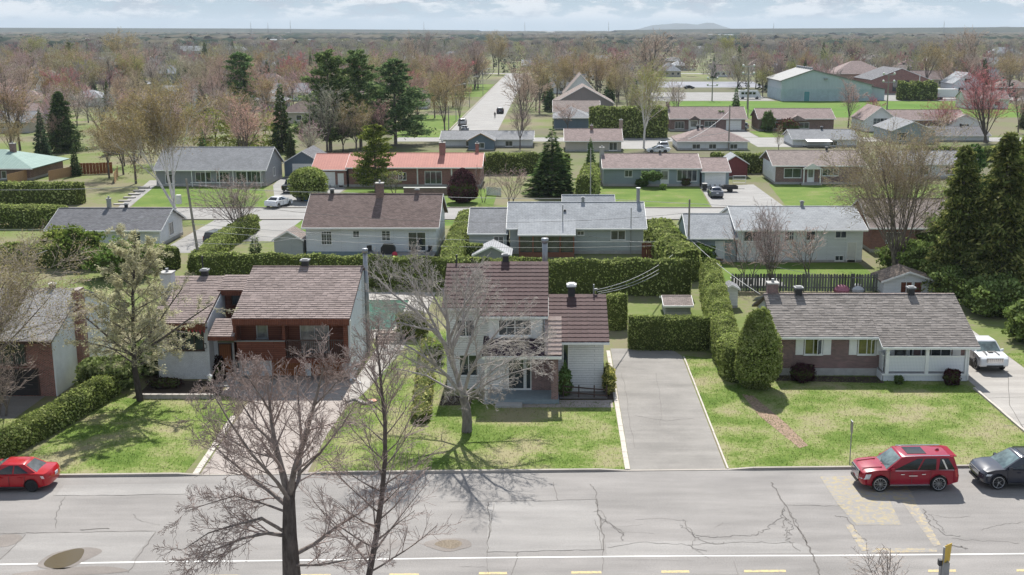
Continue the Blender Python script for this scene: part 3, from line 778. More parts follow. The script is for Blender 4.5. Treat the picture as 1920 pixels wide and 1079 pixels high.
# ---------------------------------------------------------------- the split-level wooden house
def split_level():
    root = thing('split_level_house', 'split-level house with red-brown wood balcony, white brick wing and brown shingle roofs', 'house', (-20, 78, 0))
    ox, oy = -20, 78
    def bx(x0, x1, y0, y1, z0, z1): return M().box(x0 - ox, x1 - ox, y0 - oy, y1 - oy, z0, z1)
    X0, X1, X2, X3 = -27.0, -23.45, -21.55, -13.85
    # wing
    M().extrude([(X0 - ox, 77.45 - oy, 0), (X0 - ox, 89 - oy, 0), (X0 - ox, 89 - oy, 4.0), (X0 - ox, 83.3 - oy, 5.85), (X0 - ox, 77.45 - oy, 4.02)], (X1 - X0, 0, 0)).build('wing_wall', BR_WHITE, root)
    rf = M(); rf.slab([(X0 - .35 - ox, 76.95 - oy, 4.07), (X1 - .02 - ox, 76.95 - oy, 4.07), (X1 - .02 - ox, 83.3 - oy, 6.02), (X0 - .35 - ox, 83.3 - oy, 6.02)], 0.14)
    rf.slab([(X0 - .35 - ox, 83.302 - oy, 6.02), (X1 + 1.9 - ox, 83.302 - oy, 6.02), (X1 + 1.9 - ox, 89.5 - oy, 4.1), (X0 - .35 - ox, 89.5 - oy, 4.1)], 0.14)
    r = rf.build('roof', R_BROWN, root, 'lower roof over the white brick wing')
    shingle_courses(r, X0 - .35 - ox, X1 - .02 - ox, (76.95 - oy, 4.075), (83.3 - oy, 6.025), SH_H2)
    bx(X0 - .3, X1 + 0.0, 76.86, 76.945, 3.62, 4.04).build('fascia', WOOD_FASCIA, root)
    bx(X0 - .3, X1, 76.95, 77.44, 3.64, 3.68).build('soffit', DARKTRIM, root)
    window(root, -26.3 - ox, 2.05, 2.55, 1.6, n=4, y=77.45 - oy, frame=DARKTRIM, gm=GLASS, label='four-light dark framed window under the wing eave')
    m = M()
    for k in range(5): m.add([(-24.9 + k * .26 - ox, 77.375 - oy, 3.6), (-24.64 + k * .26 - ox, 77.375 - oy, 3.6), (-24.7 + k * .26 - ox, 77.375 - oy, 3.25 - .1 * (k % 2))], [(0, 1, 2)])
    m.build('curtain', paint('red_curtain', (0.45, 0.06, 0.08), 0.8), root)
    l = bx(-23.62 - .12, -23.62, 77.36, 77.45, 2.2, 2.55).build('wall_lamp', BLACK, root); bx(-23.72, -23.64, 77.345, 77.36, 2.25, 2.5).build('lamp_glass', WHITE, l)
    # entry between wing and main block
    bx(X1, X2, 78.6, 89, 0, 2.9).build('entry_wall', BR_WHITE, root)
    bx(X1 + .02, X2 - .02, 78.55, 81.9, 2.98, 3.06).build('entry_roof', R_DGREY, root)
    bx(X1 + .02, X2 - .02, 81.9, 82.3, 3.06, 5.1).build('clerestory_wall', WOOD_RED, root)
    window(root, -22.95 - ox, 4.2, 1.3, 0.75, n=1, y=81.9 - oy, frame=DARKTRIM)
    rf = M(); rf.slab([(X1 - .25 - ox, 81.2 - oy, 5.42), (X2 + .1 - ox, 81.2 - oy, 5.42), (X2 + .1 - ox, 83.3 - oy, 6.09), (X1 - .25 - ox, 83.3 - oy, 6.09)], 0.14)
    r = rf.build('roof', R_BROWN, root, 'short roof piece over the clerestory')
    shingle_courses(r, X1 - .25 - ox, X2 + .1 - ox, (81.2 - oy, 5.425), (83.3 - oy, 6.095), SH_H2)
    bx(X1 - .25, X2 + .1, 81.12, 81.195, 5.05, 5.4).build('fascia', WOOD_FASCIA, root)
    rf = M(); rf.slab([(-23.2 - ox, 76.5 - oy, 3.27), (-21.45 - ox, 76.5 - oy, 3.27), (-21.45 - ox, 78.6 - oy, 4.0), (-23.2 - ox, 78.6 - oy, 4.0)], 0.14)
    r = rf.build('canopy', R_BROWN, root, 'small sloping canopy over the front door')
    shingle_courses(r, -23.2 - ox, -21.45 - ox, (76.5 - oy, 3.275), (78.6 - oy, 4.005), SH_H2)
    bx(-23.2, -21.45, 76.42, 76.495, 3.0, 3.25).build('fascia', WOOD_FASCIA, root)
    bx(-23.15, -21.5, 78.5, 78.595, 2.3, 2.9).build('transom', paint('moss_green_panel', (0.16, 0.17, 0.09), 0.7), root)
    door(root, -23.15 - ox, 0.12, 0.95, 2.05, WOOD_ORANGE, y=78.6 - oy, frame=DARKTRIM, label='orange-brown wooden front door')
    window(root, -22.12 - ox, 0.2, 0.42, 1.95, n=1, y=78.6 - oy, frame=OFFW, gm=GLASS2, fw=0.09)
    # main block
    m = M(); m.extrude([(X3 - ox, 78.2 - oy, 0), (X3 - ox, 86 - oy, 0), (X3 - ox, 86 - oy, 5.4), (X3 - ox, 83.3 - oy, 6.45), (X3 - ox, 78.2 - oy, 4.7)], (X2 - X3, 0, 0)); m.build('wall', BR_WHITE, root)
    stc = paint('white_stucco', (0.70, 0.73, 0.76), 0.85, 0.06, 1.5)
    M().extrude([(X3 + .012 - ox, 77.1 - oy, 0), (X3 + .012 - ox, 82.6 - oy, 0), (X3 + .012 - ox, 82.6 - oy, 6.2), (X3 + .012 - ox, 77.1 - oy, 4.35)], (0.1, 0, 0)).build('side_wall', stc, root)
    bd = None
    for k in range(17):                                             # standing boards of the rear side wall
        y = 82.62 + k * 0.2; top = (6.24 + (y - 82.6) * .3) if y < 83.3 else 6.45 - (y - 83.3) * 0.39
        bd = bx(X3 + .004, X3 + .1 + .03 * (k % 2), y, y + 0.17, 0.0, top).build('side_board', S_WHITE, root)
    rf = M(); rf.slab([(X2 - .1 - ox, 76.9 - oy, 4.42), (X3 + .2 - ox, 76.9 - oy, 4.42), (X3 + .2 - ox, 83.3 - oy, 6.72), (X2 - .1 - ox, 83.3 - oy, 6.72)], 0.14)
    rf.slab([(X2 - .1 - ox, 83.302 - oy, 6.72), (X3 + .2 - ox, 83.302 - oy, 6.72), (X3 + .2 - ox, 86.4 - oy, 5.5), (X2 - .1 - ox, 86.4 - oy, 5.5)], 0.14)
    r = rf.build('roof', R_BROWN, root, 'wide brown shingle roof over the balcony')
    shingle_courses(r, X2 - .1 - ox, X3 + .2 - ox, (76.9 - oy, 4.425), (83.3 - oy, 6.725), SH_H2)
    M().box(X2 - .1 - ox, X3 + .2 - ox, 83.2 - oy, 83.4 - oy, 6.70, 6.76).build('ridge_cap', R_BROWN, r)
    bx(X2 - .05, X3 + .15, 76.82, 76.895, 3.95, 4.4).build('fascia', WOOD_FASCIA, root)
    bx(X2, X3 + .1, 76.9, 78.2, 3.98, 4.02).build('soffit', DARKTRIM, root)
    bx(X2, X3, 78.06, 78.19, 1.62, 3.97).build('upper_wall', WOOD_RED, root)
    bx(X2, X3 + .1, 76.95, 78.19, 1.45, 1.62).build('balcony_floor', WOOD_RED, root)
    bx(X2, -18.1, 76.9, 77.02, 1.5, 2.82).build('parapet', WOOD_RED, root)
    bx(X2, -18.1, 76.86, 77.06, 2.821, 2.87).build('parapet_cap', GREYM, root)
    bx(X2, -18.1, 77.02, 78.05, 2.5, 2.55).build('flower_tray', OFFW, root)
    bx(X2 - .03, X2 + .16, 76.9, 78.06, 1.5, 3.97).build('side_panel', WOOD_RED, root)
    bx(X3 - .28, X3 + .005, 76.92, 77.3, 1.5, 3.97).build('side_panel', WOOD_RED, root)
    bx(-18.3, -18.1, 77.02, 78.06, 1.62, 3.97).build('side_panel', WOOD_RED, root)
    bx(-18.1, X3, 76.86, 76.94, 1.3, 1.6).build('fascia', WOOD_RED, root)
    rail = bx(-18.1, X3 - .02, 76.93, 77.0, 2.84, 2.92).build('railing', DARKTRIM, root); bx(-18.1, X3 - .02, 76.94, 76.99, 1.68, 1.74).build('bottom_rail', DARKTRIM, rail)
    me = None
    for k in range(30):
        x = -18.0 + k * 0.138
        if me is None:
            o = M().box(-.025, .025, -.02, .02, 0, 1.1).build('baluster', DARKTRIM, rail); me = o.data
        else:
            o = bpy.data.objects.new('baluster', me); COL.objects.link(o); o.parent = rail
        o.location = (x - ox, 76.965 - oy, 1.74)
    window(root, -20.3 - ox, 2.72, 0.8, 1.12, n=1, y=78.06 - oy, gm=GLASS2, frame=GREYM, label='narrow pale window behind the parapet')
    window(root, -17.3 - ox, 1.75, 2.0, 2.1, n=2, y=78.06 - oy, frame=GREYM, gm=GLASS2, name='sliding_door', label='sliding glass door onto the balcony')
    garage_door(root, -19.4 - ox, 0.02, 2.3, 1.35, WOOD_ORANGE, y=78.2 - oy, rows=3, label='orange-brown garage door under the balcony')
    garage_door(root, -16.7 - ox, 0.02, 2.2, 1.35, WOOD_ORANGE, y=78.2 - oy, rows=3, label='orange-brown garage door under the railing')
    m = M(); m.tube((X3 + .2 - ox, 76.95 - oy, 4.3), (X3 + .2 - ox, 77.05 - oy, 3.9), .05); m.tube((X3 + .2 - ox, 77.05 - oy, 3.9), (X3 + .2 - ox, 77.05 - oy, .25), .05); m.tube((X3 + .2 - ox, 77.05 - oy, .25), (X3 + .9 - ox, 76.3 - oy, .08), .05)
    m.build('downspout', WHITE, root)
    m = M(); m.tube((-13.62 - ox, 84 - oy, 0.1), (-13.62 - ox, 84 - oy, 7.6), .16, k=12); m.tube((-13.62 - ox, 84 - oy, 7.6), (-13.62 - ox, 84 - oy, 7.9), .21, k=12)
    m.build('chimney_pipe', GREYM, root, 'tall grey metal chimney pipe on the side wall', True)
    vent(root, -17.9 - ox, 83.5 - oy, 6.7, 0.75, h=.55); vent(root, -25.2 - ox, 83.4 - oy, 5.95, 0.7, h=.6)
    pipe(root, -25.5 - ox, 84 - oy, 5.5, 7.3, .05, BLACK)
    chimney(root, -27.3 - ox, 81.5 - oy, 0, 6.6, 0.8, 0.9, BR_WHITE)
    return root
split_level()
def lamp_post():
    t = thing('lamp_post', 'small lamp post with white lantern on the lawn of the wooden split-level house', 'lamp', (-22.05, 72.6, 0))
    M().tube((0, 0, 0), (0, 0, 1.35), .035).build('post', BLACK, t)
    m = M(); m.lathe([(.07, 1.35), (.11, 1.4), (.14, 1.68), (.13, 1.7)], k=6); m.build('lantern', WHITE, t)
    m = M(); m.lathe([(.2, 1.701), (.05, 1.8)], k=6); m.build('lantern_cap', GREYM, t)
lamp_post()

# ---------------------------------------------------------------- the two-storey house under metal tiles
TILE = island_mat('burgundy_metal_tile', (0.10, 0.064, 0.062), 0.14, 0.8, 'object')
TILE_PALE = island_mat('pink_tile_painted_sheen', (0.42, 0.33, 0.29), 0.1, 0.8, 'object')  # paler copy of the burgundy tile, reflected light put into its colour
TILE_DARK = paint('roof_underlay', (0.075, 0.045, 0.055), 0.7)
_tm = {}
def tile_mesh(w, run, rise):
    key = (round(w, 3), round(run, 3), round(rise, 3))
    if key in _tm: return _tm[key]
    n = 12; vs, fs = [], []
    L = math.hypot(run, rise); ny, nz = -rise / L, run / L
    for i in range(n + 1):
        x = w * i / n; hump = 0.028 * (0.5 + 0.5 * math.cos(2 * PI * i / 4))
        t0 = 0.045 + hump; t1 = 0.012 + hump * 0.6
        for y, z, t in ((0, 0, 0.0), (0.0, 0.0, t0), (run * 1.05, rise * 1.05, t1)):
            vs.append((x, y + ny * t, z + nz * t))
    for i in range(n):
        a = i * 3
        fs += [(a, a + 3, a + 4, a + 1), (a + 1, a + 4, a + 5, a + 2)]
    me = bpy.data.meshes.new('roof_tile'); me.from_pydata(vs, [], fs); me.update()
    _tm[key] = me
    return me
def tile_slope(root, x0, x1, lo, hi, mat, rows, cols):
    dy, dz = (hi[0] - lo[0]) / rows, (hi[1] - lo[1]) / rows; w = (x1 - x0) / cols
    me = tile_mesh(w - 0.008, dy, dz)
    if me.materials: me = me.copy(); me.materials.clear()
    me.materials.append(mat)
    for r in range(rows):
        for c in range(cols):
            o = bpy.data.objects.new('roof_tile', me); COL.objects.link(o); o.parent = root
            o.location = (x0 + c * w + 0.004, lo[0] + dy * r, lo[1] + dz * r + rnd.uniform(0, 0.006))
def tile_house():
    ox, oy = -4, 74
    root = thing('two_storey_house', 'white two-storey house with burgundy metal tile roofs behind the spreading bare tree', 'house', (ox, oy, 0))
    def bx(x0, x1, y0, y1, z0, z1): return M().box(x0 - ox, x1 - ox, y0 - oy, y1 - oy, z0, z1)
    def q(*p): return [(a - ox, b - oy, c) for a, b, c in p]
    S_H3 = siding('white_lap_siding', (0.76, 0.76, 0.75), 0.16)
    M().extrude(q((-7.0, 75.2, 0.0), (-7.0, 84, 0.0), (-7.0, 84, 5.4), (-7.0, 79.5, 7.5), (-7.0, 75.2, 5.75)), (2.75, 0, 0)).build('wall', S_H3, root)
    M().extrude(q((-4.25, 74.1, 0.0), (-4.25, 84, 0.0), (-4.25, 84, 5.4), (-4.25, 79.5, 7.62), (-4.25, 74.1, 5.45)), (3.75, 0, 0)).build('wall', S_H3, root)
    M().extrude(q((-0.498, 74.6, 0.0), (-0.498, 84.5, 0.0), (-0.498, 84.5, 3.6), (-0.498, 79.5, 5.3), (-0.498, 74.6, 3.6)), (3.9, 0, 0)).build('wall', S_H3, root)
    u = M().slab(q((-7.25, 74.9, 5.62), (-4.7, 74.9, 5.62), (-4.7, 79.5, 7.66), (-7.25, 79.5, 7.66)), .1).slab(q((-7.25, 79.502, 7.66), (-4.7, 79.502, 7.66), (-4.7, 84.5, 5.5), (-7.25, 84.5, 5.5)), .1).build('roof', TILE_DARK, root, 'upper left roof section')
    tile_slope(u, -7.25 - ox, -4.72 - ox, (74.9 - oy, 5.63), (79.5 - oy, 7.67), TILE, 11, 3)
    u = M().slab(q((-4.7, 73.6, 5.38), (-0.25, 73.6, 5.38), (-0.25, 79.5, 7.8), (-4.7, 79.5, 7.8)), .1).slab(q((-4.7, 79.502, 7.8), (-0.25, 79.502, 7.8), (-0.25, 84.5, 5.6), (-4.7, 84.5, 5.6)), .1).build('roof', TILE_DARK, root, 'upper main roof section')
    tile_slope(u, -4.7 - ox, -0.25 - ox, (73.6 - oy, 5.39), (79.5 - oy, 7.81), TILE, 14, 4)
    u = M().slab(q((-0.23, 73.9, 3.58), (3.75, 73.9, 3.58), (3.75, 79.5, 5.48), (-0.23, 79.5, 5.48)), .1).slab(q((-0.23, 79.502, 5.48), (3.75, 79.502, 5.48), (3.75, 85, 3.6), (-0.23, 85, 3.6)), .1).build('roof', TILE_DARK, root, 'lower roof over the single-storey part')
    tile_slope(u, -0.23 - ox, 3.75 - ox, (73.9 - oy, 3.59), (79.5 - oy, 5.49), TILE, 12, 3)
    bx(-0.23, 3.75, 73.8, 73.897, 3.42, 3.56).build('gutter', WHITE, root); bx(-4.7, -0.25, 73.5, 73.597, 5.24, 5.37).build('gutter', WHITE, root); bx(-7.25, -4.72, 74.8, 74.897, 5.48, 5.6).build('gutter', WHITE, root)
    # bay, skirt roof and porch
    bx(-4.1, -0.62, 73.75, 74.09, 3.85, 5.2).build('bay', paint('bay_panels', (0.70, 0.70, 0.68), 0.6, 0.05), root)
    window(root, -3.5 - ox, 4.05, 2.2, 1.12, n=2, y=73.75 - oy, grid=(2, 2), label='wide bay window on the upper floor')
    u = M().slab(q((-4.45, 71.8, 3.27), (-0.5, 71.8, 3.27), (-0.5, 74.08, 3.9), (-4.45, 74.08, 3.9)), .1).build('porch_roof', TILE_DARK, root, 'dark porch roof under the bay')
    tile_slope(u, -4.45 - ox, -0.5 - ox, (71.8 - oy, 3.28), (74.08 - oy, 3.91), island_mat('dark_plum_tile', (0.05, 0.032, 0.045), 0.12, 0.8, 'object'), 6, 3)  # this porch roof has its own darker plum tile
    u = M().slab(q((-0.46, 71.75, 3.3), (0.62, 71.75, 3.3), (0.62, 74.2, 5.2), (-0.46, 74.2, 5.2)), .1).build('porch_roof', TILE_DARK, root, 'pale pink strip of porch roof')
    tile_slope(u, -0.46 - ox, 0.62 - ox, (71.75 - oy, 3.31), (74.2 - oy, 5.21), TILE_PALE, 9, 1)
    M().extrude(q((0.5, 72.0, 3.2), (0.5, 74.55, 3.2), (0.5, 74.55, 5.1), (0.5, 74.2, 5.08)), (0.1, 0, 0)).build('porch_cheek', S_H3, root)
    bx(-4.45, 0.62, 71.66, 71.745, 3.05, 3.24).build('fascia', WHITE, root)
    bx(-4.4, 0.45, 71.9, 74.09, 0, 0.3).build('porch_floor', paint('blue_grey_porch', (0.22, 0.27, 0.29), 0.8, 0.1), root)
    bx(-3.6, -1.9, 71.1, 71.895, 0, 0.15).build('porch_step', CONC, root)
    bx(-0.05, 0.4, 71.95, 72.4, 0.301, 3.04).build('brick_column', BR_PURPLE, root)
    bx(-4.3, -4.15, 71.95, 72.1, 0.301, 3.04).build('post', WHITE, root)
    bx(-1.35, 0.4, 73.98, 74.095, 0.301, 3.2).build('brick_panel', BR_PURPLE, root)
    window(root, -2.9 - ox, 0.32, 1.1, 2.1, n=1, y=74.1 - oy, name='glass_door', label='glazed front door under the porch')
    window(root, -1.75 - ox, 0.32, 0.4, 2.1, n=1, y=74.1 - oy); window(root, -6.2 - ox, 0.9, 1.3, 1.5, n=2, y=75.2 - oy)
    window(root, -6.3 - ox, 3.6, 1.2, 1.2, n=2, y=75.2 - oy)
    window(root, 0.7 - ox, 1.4, 0.42, 1.9, n=1, y=74.6 - oy, label='tall narrow window beside the porch')
    # ramp
    rp = bx(0.5, 3.6, 72.9, 74.2, 0.05, 0.14).build('ramp', paint('weathered_deck', (0.16, 0.15, 0.14), 0.9, 0.2), root)
    for x in (0.7, 1.7, 2.7, 3.5): bx(x, x + .08, 72.9, 72.98, 0.14, 0.95).build('post', DARKTRIM, rp)
    for z in (0.5, 0.88): M().slab(q((0.7, 72.86, z + .06), (3.6, 72.86, z - .2), (3.6, 72.9, z - .2), (0.7, 72.9, z + .06)), .08).build('rail', DARKTRIM, rp)
    vent(root, 1.35 - ox, 79.4 - oy, 5.5, 0.75, h=.85, capm=WHITE); vent(root, -3.2 - ox, 79.6 - oy, 7.8, .65, h=.6)
    m = M(); m.tube((-0.5 - ox, 81.5 - oy, 6.5), (-0.5 - ox, 81.5 - oy, 9.0), .2, k=12); m.tube((-0.5 - ox, 81.5 - oy, 8.8), (-0.5 - ox, 81.5 - oy, 9.1), .26, k=12); m.build('chimney_pipe', GREYM, root, None, True)
    m = M(); m.tube((2.9 - ox, 79.6 - oy, 5.2), (2.9 - ox, 79.6 - oy, 6.2), .05); m.box(2.85 - ox, 3.15 - ox, 79.55 - oy, 79.65 - oy, 5.75, 5.9); m.build('service_mast', GREYM, root)
    pipe(root, -6.6 - ox, 79.8 - oy, 7.4, 8.2, .05, BLACK)
tile_house()

# ---------------------------------------------------------------- the brick bungalow with a porch
def bungalow():
    ox, oy = 15.6, 78.3
    root = thing('brick_bungalow', 'purple-brown brick bungalow with grey shingle roof, white shutters and white lattice porch', 'house', (ox, oy, 0))
    def bx(x0, x1, y0, y1, z0, z1): return M().box(x0 - ox, x1 - ox, y0 - oy, y1 - oy, z0, z1)
    def q(*p): return [(a - ox, b - oy, c) for a, b, c in p]
    bx(15.57, 28.63, 78.27, 86.7, -.2, 0.52).build('foundation', CONC, root)
    bx(15.6, 28.6, 78.3, 86.7, 0.521, 2.95).build('wall', BR_PURPLE, root)
    for x in (15.6, 28.5): M().extrude(q((x, 78.3, 2.951), (x, 86.7, 2.951), (x, 82.5, 4.68)), (0.1, 0, 0)).build('gable', S_WHITE, root)
    rf = M(); rf.slab(q((15.25, 77.8, 2.93), (22.4, 77.8, 2.93), (22.4, 82.5, 4.86), (15.25, 82.5, 4.86)), .14)
    rf.slab(q((22.402, 76.75, 2.50), (29.0, 76.75, 2.50), (29.0, 82.5, 4.86), (22.402, 82.5, 4.86)), .14)
    rf.slab(q((15.25, 82.502, 4.86), (29.0, 82.502, 4.86), (29.0, 87.2, 2.93), (15.25, 87.2, 2.93)), .14)
    r = rf.build('roof', R_TAN, root)
    shingle_courses(r, 15.25 - ox, 22.402 - ox, (77.8 - oy, 2.935), (82.5 - oy, 4.865), SH_H4, 0.2)
    shingle_courses(r, 22.402 - ox, 29.0 - ox, (76.75 - oy, 2.505), (82.5 - oy, 4.865), SH_H4, 0.2)
    M().box(15.25 - ox, 29 - ox, 82.38 - oy, 82.62 - oy, 4.85, 4.9).build('ridge_cap', R_TAN, r)
    g = M(); g.box(15.25 - ox, 22.4 - ox, 77.7 - oy, 77.797 - oy, 2.74, 2.9); g.box(22.4 - ox, 29 - ox, 76.65 - oy, 76.747 - oy, 2.31, 2.47)
    g.hexa(q((22.37, 76.75, 2.3), (22.4, 76.75, 2.3), (22.4, 77.8, 2.73), (22.37, 77.8, 2.73), (22.37, 76.75, 2.47), (22.4, 76.75, 2.47), (22.4, 77.8, 2.9), (22.37, 77.8, 2.9)))
    g.build('gutter', WHITE, r)
    bx(15.3, 22.37, 77.81, 78.29, 2.72, 2.76).build('soffit', WHITE, root)
    for i, x in enumerate((17.43, 21.12)):
        w = window(root, x - ox, 1.5, 1.26, 1.24, n=2, y=78.3 - oy, gm=GLASSG, label='window with a casement swung open' if i == 0 else 'closed window next to the porch')
        for xx in (x - .6, x + 1.3):
            s = bx(xx, xx + .54, 78.22, 78.295, 1.5, 2.74).build('shutter', WHITE, root)
            for k in range(2): bx(xx + .07, xx + .47, 78.205, 78.219, 1.58 + k * .6, 2.1 + k * .56).build('panel', WHITE, s)
        if i == 0:
            m = M(); m.box(0, .58, -.03, 0, 0, .06).box(0, .58, -.03, 0, 1.04, 1.1).box(0, .05, -.03, 0, .06, 1.04).box(.53, .58, -.03, 0, .06, 1.04)
            c = m.build('open_sash', WHITE, w); c.location = (1.2, -.08, .07); c.rotation_euler = (0, 0, R(180 + 48))
            M().box(.05, .53, -.02, -.01, .06, 1.04).build('pane', GLASS, root).matrix_local = w.matrix_basis @ c.matrix_basis
    # porch
    bx(22.55, 28.4, 77.0, 78.29, 0.45, 0.6).build('porch_floor', paint('porch_floor_grey', (0.3, 0.3, 0.31), 0.8), root)
    lat, nt, b = new_mat('white_lattice'); 
    f = nd(nt, 'ShaderNodeTexChecker', Scale=14.0); nt.links.new(vec(nt, 'Object', (1, 1, 1), (0, R(45), 0)), f.inputs['Vector'])
    f.inputs['Color1'].default_value = (0.74, 0.75, 0.76, 1); f.inputs['Color2'].default_value = (0.58, 0.60, 0.63, 1)
    nt.links.new(f.outputs['Color'], b.inputs['Base Color']); b.inputs['Roughness'].default_value = 0.6
    bx(22.62, 28.35, 76.93, 76.99, 0.02, 0.42).build('lattice_skirt', lat, root)
    bx(22.5, 28.45, 76.88, 77.02, 0.42, 0.52).build('skirt_rail', WHITE, root)
    bx(22.5, 22.6, 77.02, 78.2, 0.02, 0.52).build('skirt_side', lat, root)
    for a, b_ in ((22.95, 25.42), (25.66, 28.1)):
        bx(a, b_, 76.96, 77.0, 0.68, 1.72).build('lattice_panel', lat, root); bx(a, b_, 76.92, 77.03, 1.721, 1.80).build('handrail', WHITE, root)
    bx(22.6, 22.64, 77.15, 78.1, 0.68, 1.72).build('lattice_panel', lat, root); bx(22.56, 22.68, 77.13, 78.2, 1.721, 1.8).build('handrail', WHITE, root)
    for x in (22.72, 25.42, 28.12): bx(x, x + .23, 76.88, 77.11, 0.521, 2.42).build('post', WHITE, root)
    bx(22.5, 28.5, 76.86, 77.1, 2.421, 2.5).build('beam', WHITE, root)
    door(root, 23.6 - ox, 0.6, 0.95, 1.75, WHITE, y=78.3 - oy, lite=True); bx(22.9, 25.0, 78.27, 78.298, 0.6, 2.45).build('entry_panel', WHITE, root)
    window(root, 25.5 - ox, 1.0, 2.1, 1.4, n=3, y=78.3 - oy); window(root, 24.65 - ox, 1.0, 0.3, 1.35, n=1, y=78.26 - oy)
    bx(27.7, 28.25, 78.22, 78.295, 1.0, 2.45).build('shutter', WHITE, root)
    m = M(); m.tube((28.3 - ox, 76.85 - oy, 2.3), (28.35 - ox, 76.85 - oy, 0.1), .05); m.build('downspout', WHITE, root)
    chimney(root, 15.95 - ox, 82.9 - oy, 3.5, 5.55, .75, .75, BR_PURPLE); vent(root, 17.75 - ox, 82.5 - oy, 4.85, .75, h=.6); vent(root, 25.85 - ox, 82.5 - oy, 4.85, .7, h=.6)
    M().slab(q((14.75, 82.6, 4.6), (15.24, 82.6, 4.7), (15.24, 84, 4.15), (14.75, 84, 4.05)), .1).build('side_canopy', GREYM, root)
bungalow()

# ---------------------------------------------------------------- far left house of the front row
def left_house():
    ox, oy = -44, 73.6
    root = thing('grey_roofed_house', 'house at the left edge with grey roof, white gable wall and red brick chimney breast', 'house', (ox, oy, 0))
    def bx(x0, x1, y0, y1, z0, z1): return M().box(x0 - ox, x1 - ox, y0 - oy, y1 - oy, z0, z1)
    XR = -32.5
    M().extrude([(0, 0, 0), (0, 10, 0), (0, 10, 4.1), (0, 5, 5.9), (0, 0, 4.1)], (XR - ox, 0, 0)).build('wall', BR_RED, root)
    M().extrude([(XR + .01 - ox, -.0, 0), (XR + .01 - ox, 10, 0), (XR + .01 - ox, 10, 4.1), (XR + .01 - ox, 5, 5.9), (XR + .01 - ox, 0, 4.1)], (.08, 0, 0)).build('side_wall', paint('white_render', (0.74, 0.77, 0.80), 0.8, 0.08, 1.5), root)
    rf = M(); rf.slab([(-.4, -.7, 3.95), (XR + .35 - ox, -.7, 3.95), (XR + .35 - ox, 5, 6.15), (-.4, 5, 6.15)], .14); rf.slab([(-.4, 5.002, 6.15), (XR + .35 - ox, 5.002, 6.15), (XR + .35 - ox, 10.7, 3.95), (-.4, 10.7, 3.95)], .14)
    r = rf.build('roof', shingles('mid_grey_shingles', (0.29, 0.285, 0.285), 0.18), root); bx(ox - .4, XR + .35, oy - .8, oy - .703, 3.78, 3.92).build('gutter', DARKTRIM, r)
    bx(XR + .09, XR + .5, oy + 3.6, oy + 4.7, 0, 6.3).build('chimney', BR_RED, root)
    window(root, 7.4, 2.1, 2.4, 1.5, n=3, y=0, frame=DARKTRIM); window(root, 1.0, 1.6, 2.0, 1.5, n=2, y=0, frame=OFFW)
    g = garage_door(root, 7.6, 0.05, 2.8, 1.75, paint('painted_carport_shade', (0.03, 0.026, 0.026), 0.7), y=0); g.data = g.data.copy(); g.data.materials[0] = DARKTRIM  # near-black panel colour stands in for the shade inside an open carport
    vent(root, 7, 5, 6.1, .5, h=.5); vent(root, 9.7, 5.1, 6.1, .5, capm=OFFW, h=.4)
left_house()

# ---------------------------------------------------------------- second row (seen from the back)
V = lambda x, d=0.0, *r: (x, d, *r)
house('white_bungalow', 'white bungalow with dark grey roof and two white windows behind the hedge at left', -55.4, -43.2, 127.5, 135.5, 1.95, 3.75, R_DGREY, S_WHITE, op=[('win', 1.9, .45, 1.1, 1.1), ('win', 3.65, .45, .95, 1.1), ('win', 8.6, .3, 1.5, 1.3, dict(n=2)), ('wr', 3.0, .7, 1.6, 1.5, dict(n=2))], vents=[(7.2, .2)], chim=[(5.2, 4.4, 3.2, 4.7, .4, .4, GREYM)])
house('white_bungalow', 'white bungalow with brown shingle roof, brick chimney and patio door', -26.05, -12.25, 122.5, 132.5, 3.1, 5.95, R_BROWN, S_WHITE, op=[
    ('win', 1.6, 1.15, 1.15, 1.5, dict(grid=(2, 4))), ('win', 4.95, 1.95, .75, .75, dict(n=1, grid=(2, 2))), ('win', 8.0, 1.6, .95, 1.1, dict(grid=(1, 4))), ('win', 10.8, .5, 1.9, 2.05, dict(n=2, name='sliding_door')), ('wr', 3, 1, 1.2, 1.3)],
    chim=[(7.3, 4.6, 4.6, 7.1, .8, .8, BR_BROWN)], vents=[(2.0, .1, .6), (11.3, .1, .6, BR_BROWN)], fmat=paint('blue_grey_foundation', (0.2, 0.26, 0.29), 0.8), found=.45)
h = house('grey_bungalow', 'sage grey bungalow with long pale grey roof and brown timber sunroom', -4.5, 9.75, 123.5, 132.5, 2.85, 4.95, R_PALE, S_SAGE, op=[('win', 10.75, 1.5, 1.6, 1.05), ('win', 7.15, 2.0, .8, .5)], vents=[(7.9, .1, .5, GREYM)])
pipe(h, 14.0, 5.0, 4.5, 6.4, .2, GREYM, 'chimney_pipe'); vent(h, 5.9, 2.7, 4.2, .35, BLACK, BLACK, .2); m = M(); m.box(5.6, 5.7, .5, .62, 0, 5.2).tube((12.9, -.2, 0), (12.9, -.2, 5.0), .05); m.build('service_mast', GREYM, h)
m = M(); m.slab([(0.9, -2.3, 2.52), (7.0, -2.3, 2.52), (7.0, 1.2, 3.62), (.9, 1.2, 3.62)], .14); sr = m.build('sunroom_roof', R_PALE, h); M().box(.9, 7.0, -2.4, -2.304, 2.34, 2.5).build('gutter', WHITE, sr)
M().box(1.0, 6.85, -1.85, -.01, 0, .5).build('sunroom_base', paint('brown_sunroom', (0.2, 0.08, 0.05), .7), h)
M().box(1.05, 6.8, -1.75, -.01, .501, 2.45).build('sunroom_glass', GLASS, h)
for k in range(5): M().box(1.0 + k * 1.43, 1.14 + k * 1.43, -1.86, -1.74, .501, 2.45).build('sunroom_post', MATS['brown_sunroom'], h)
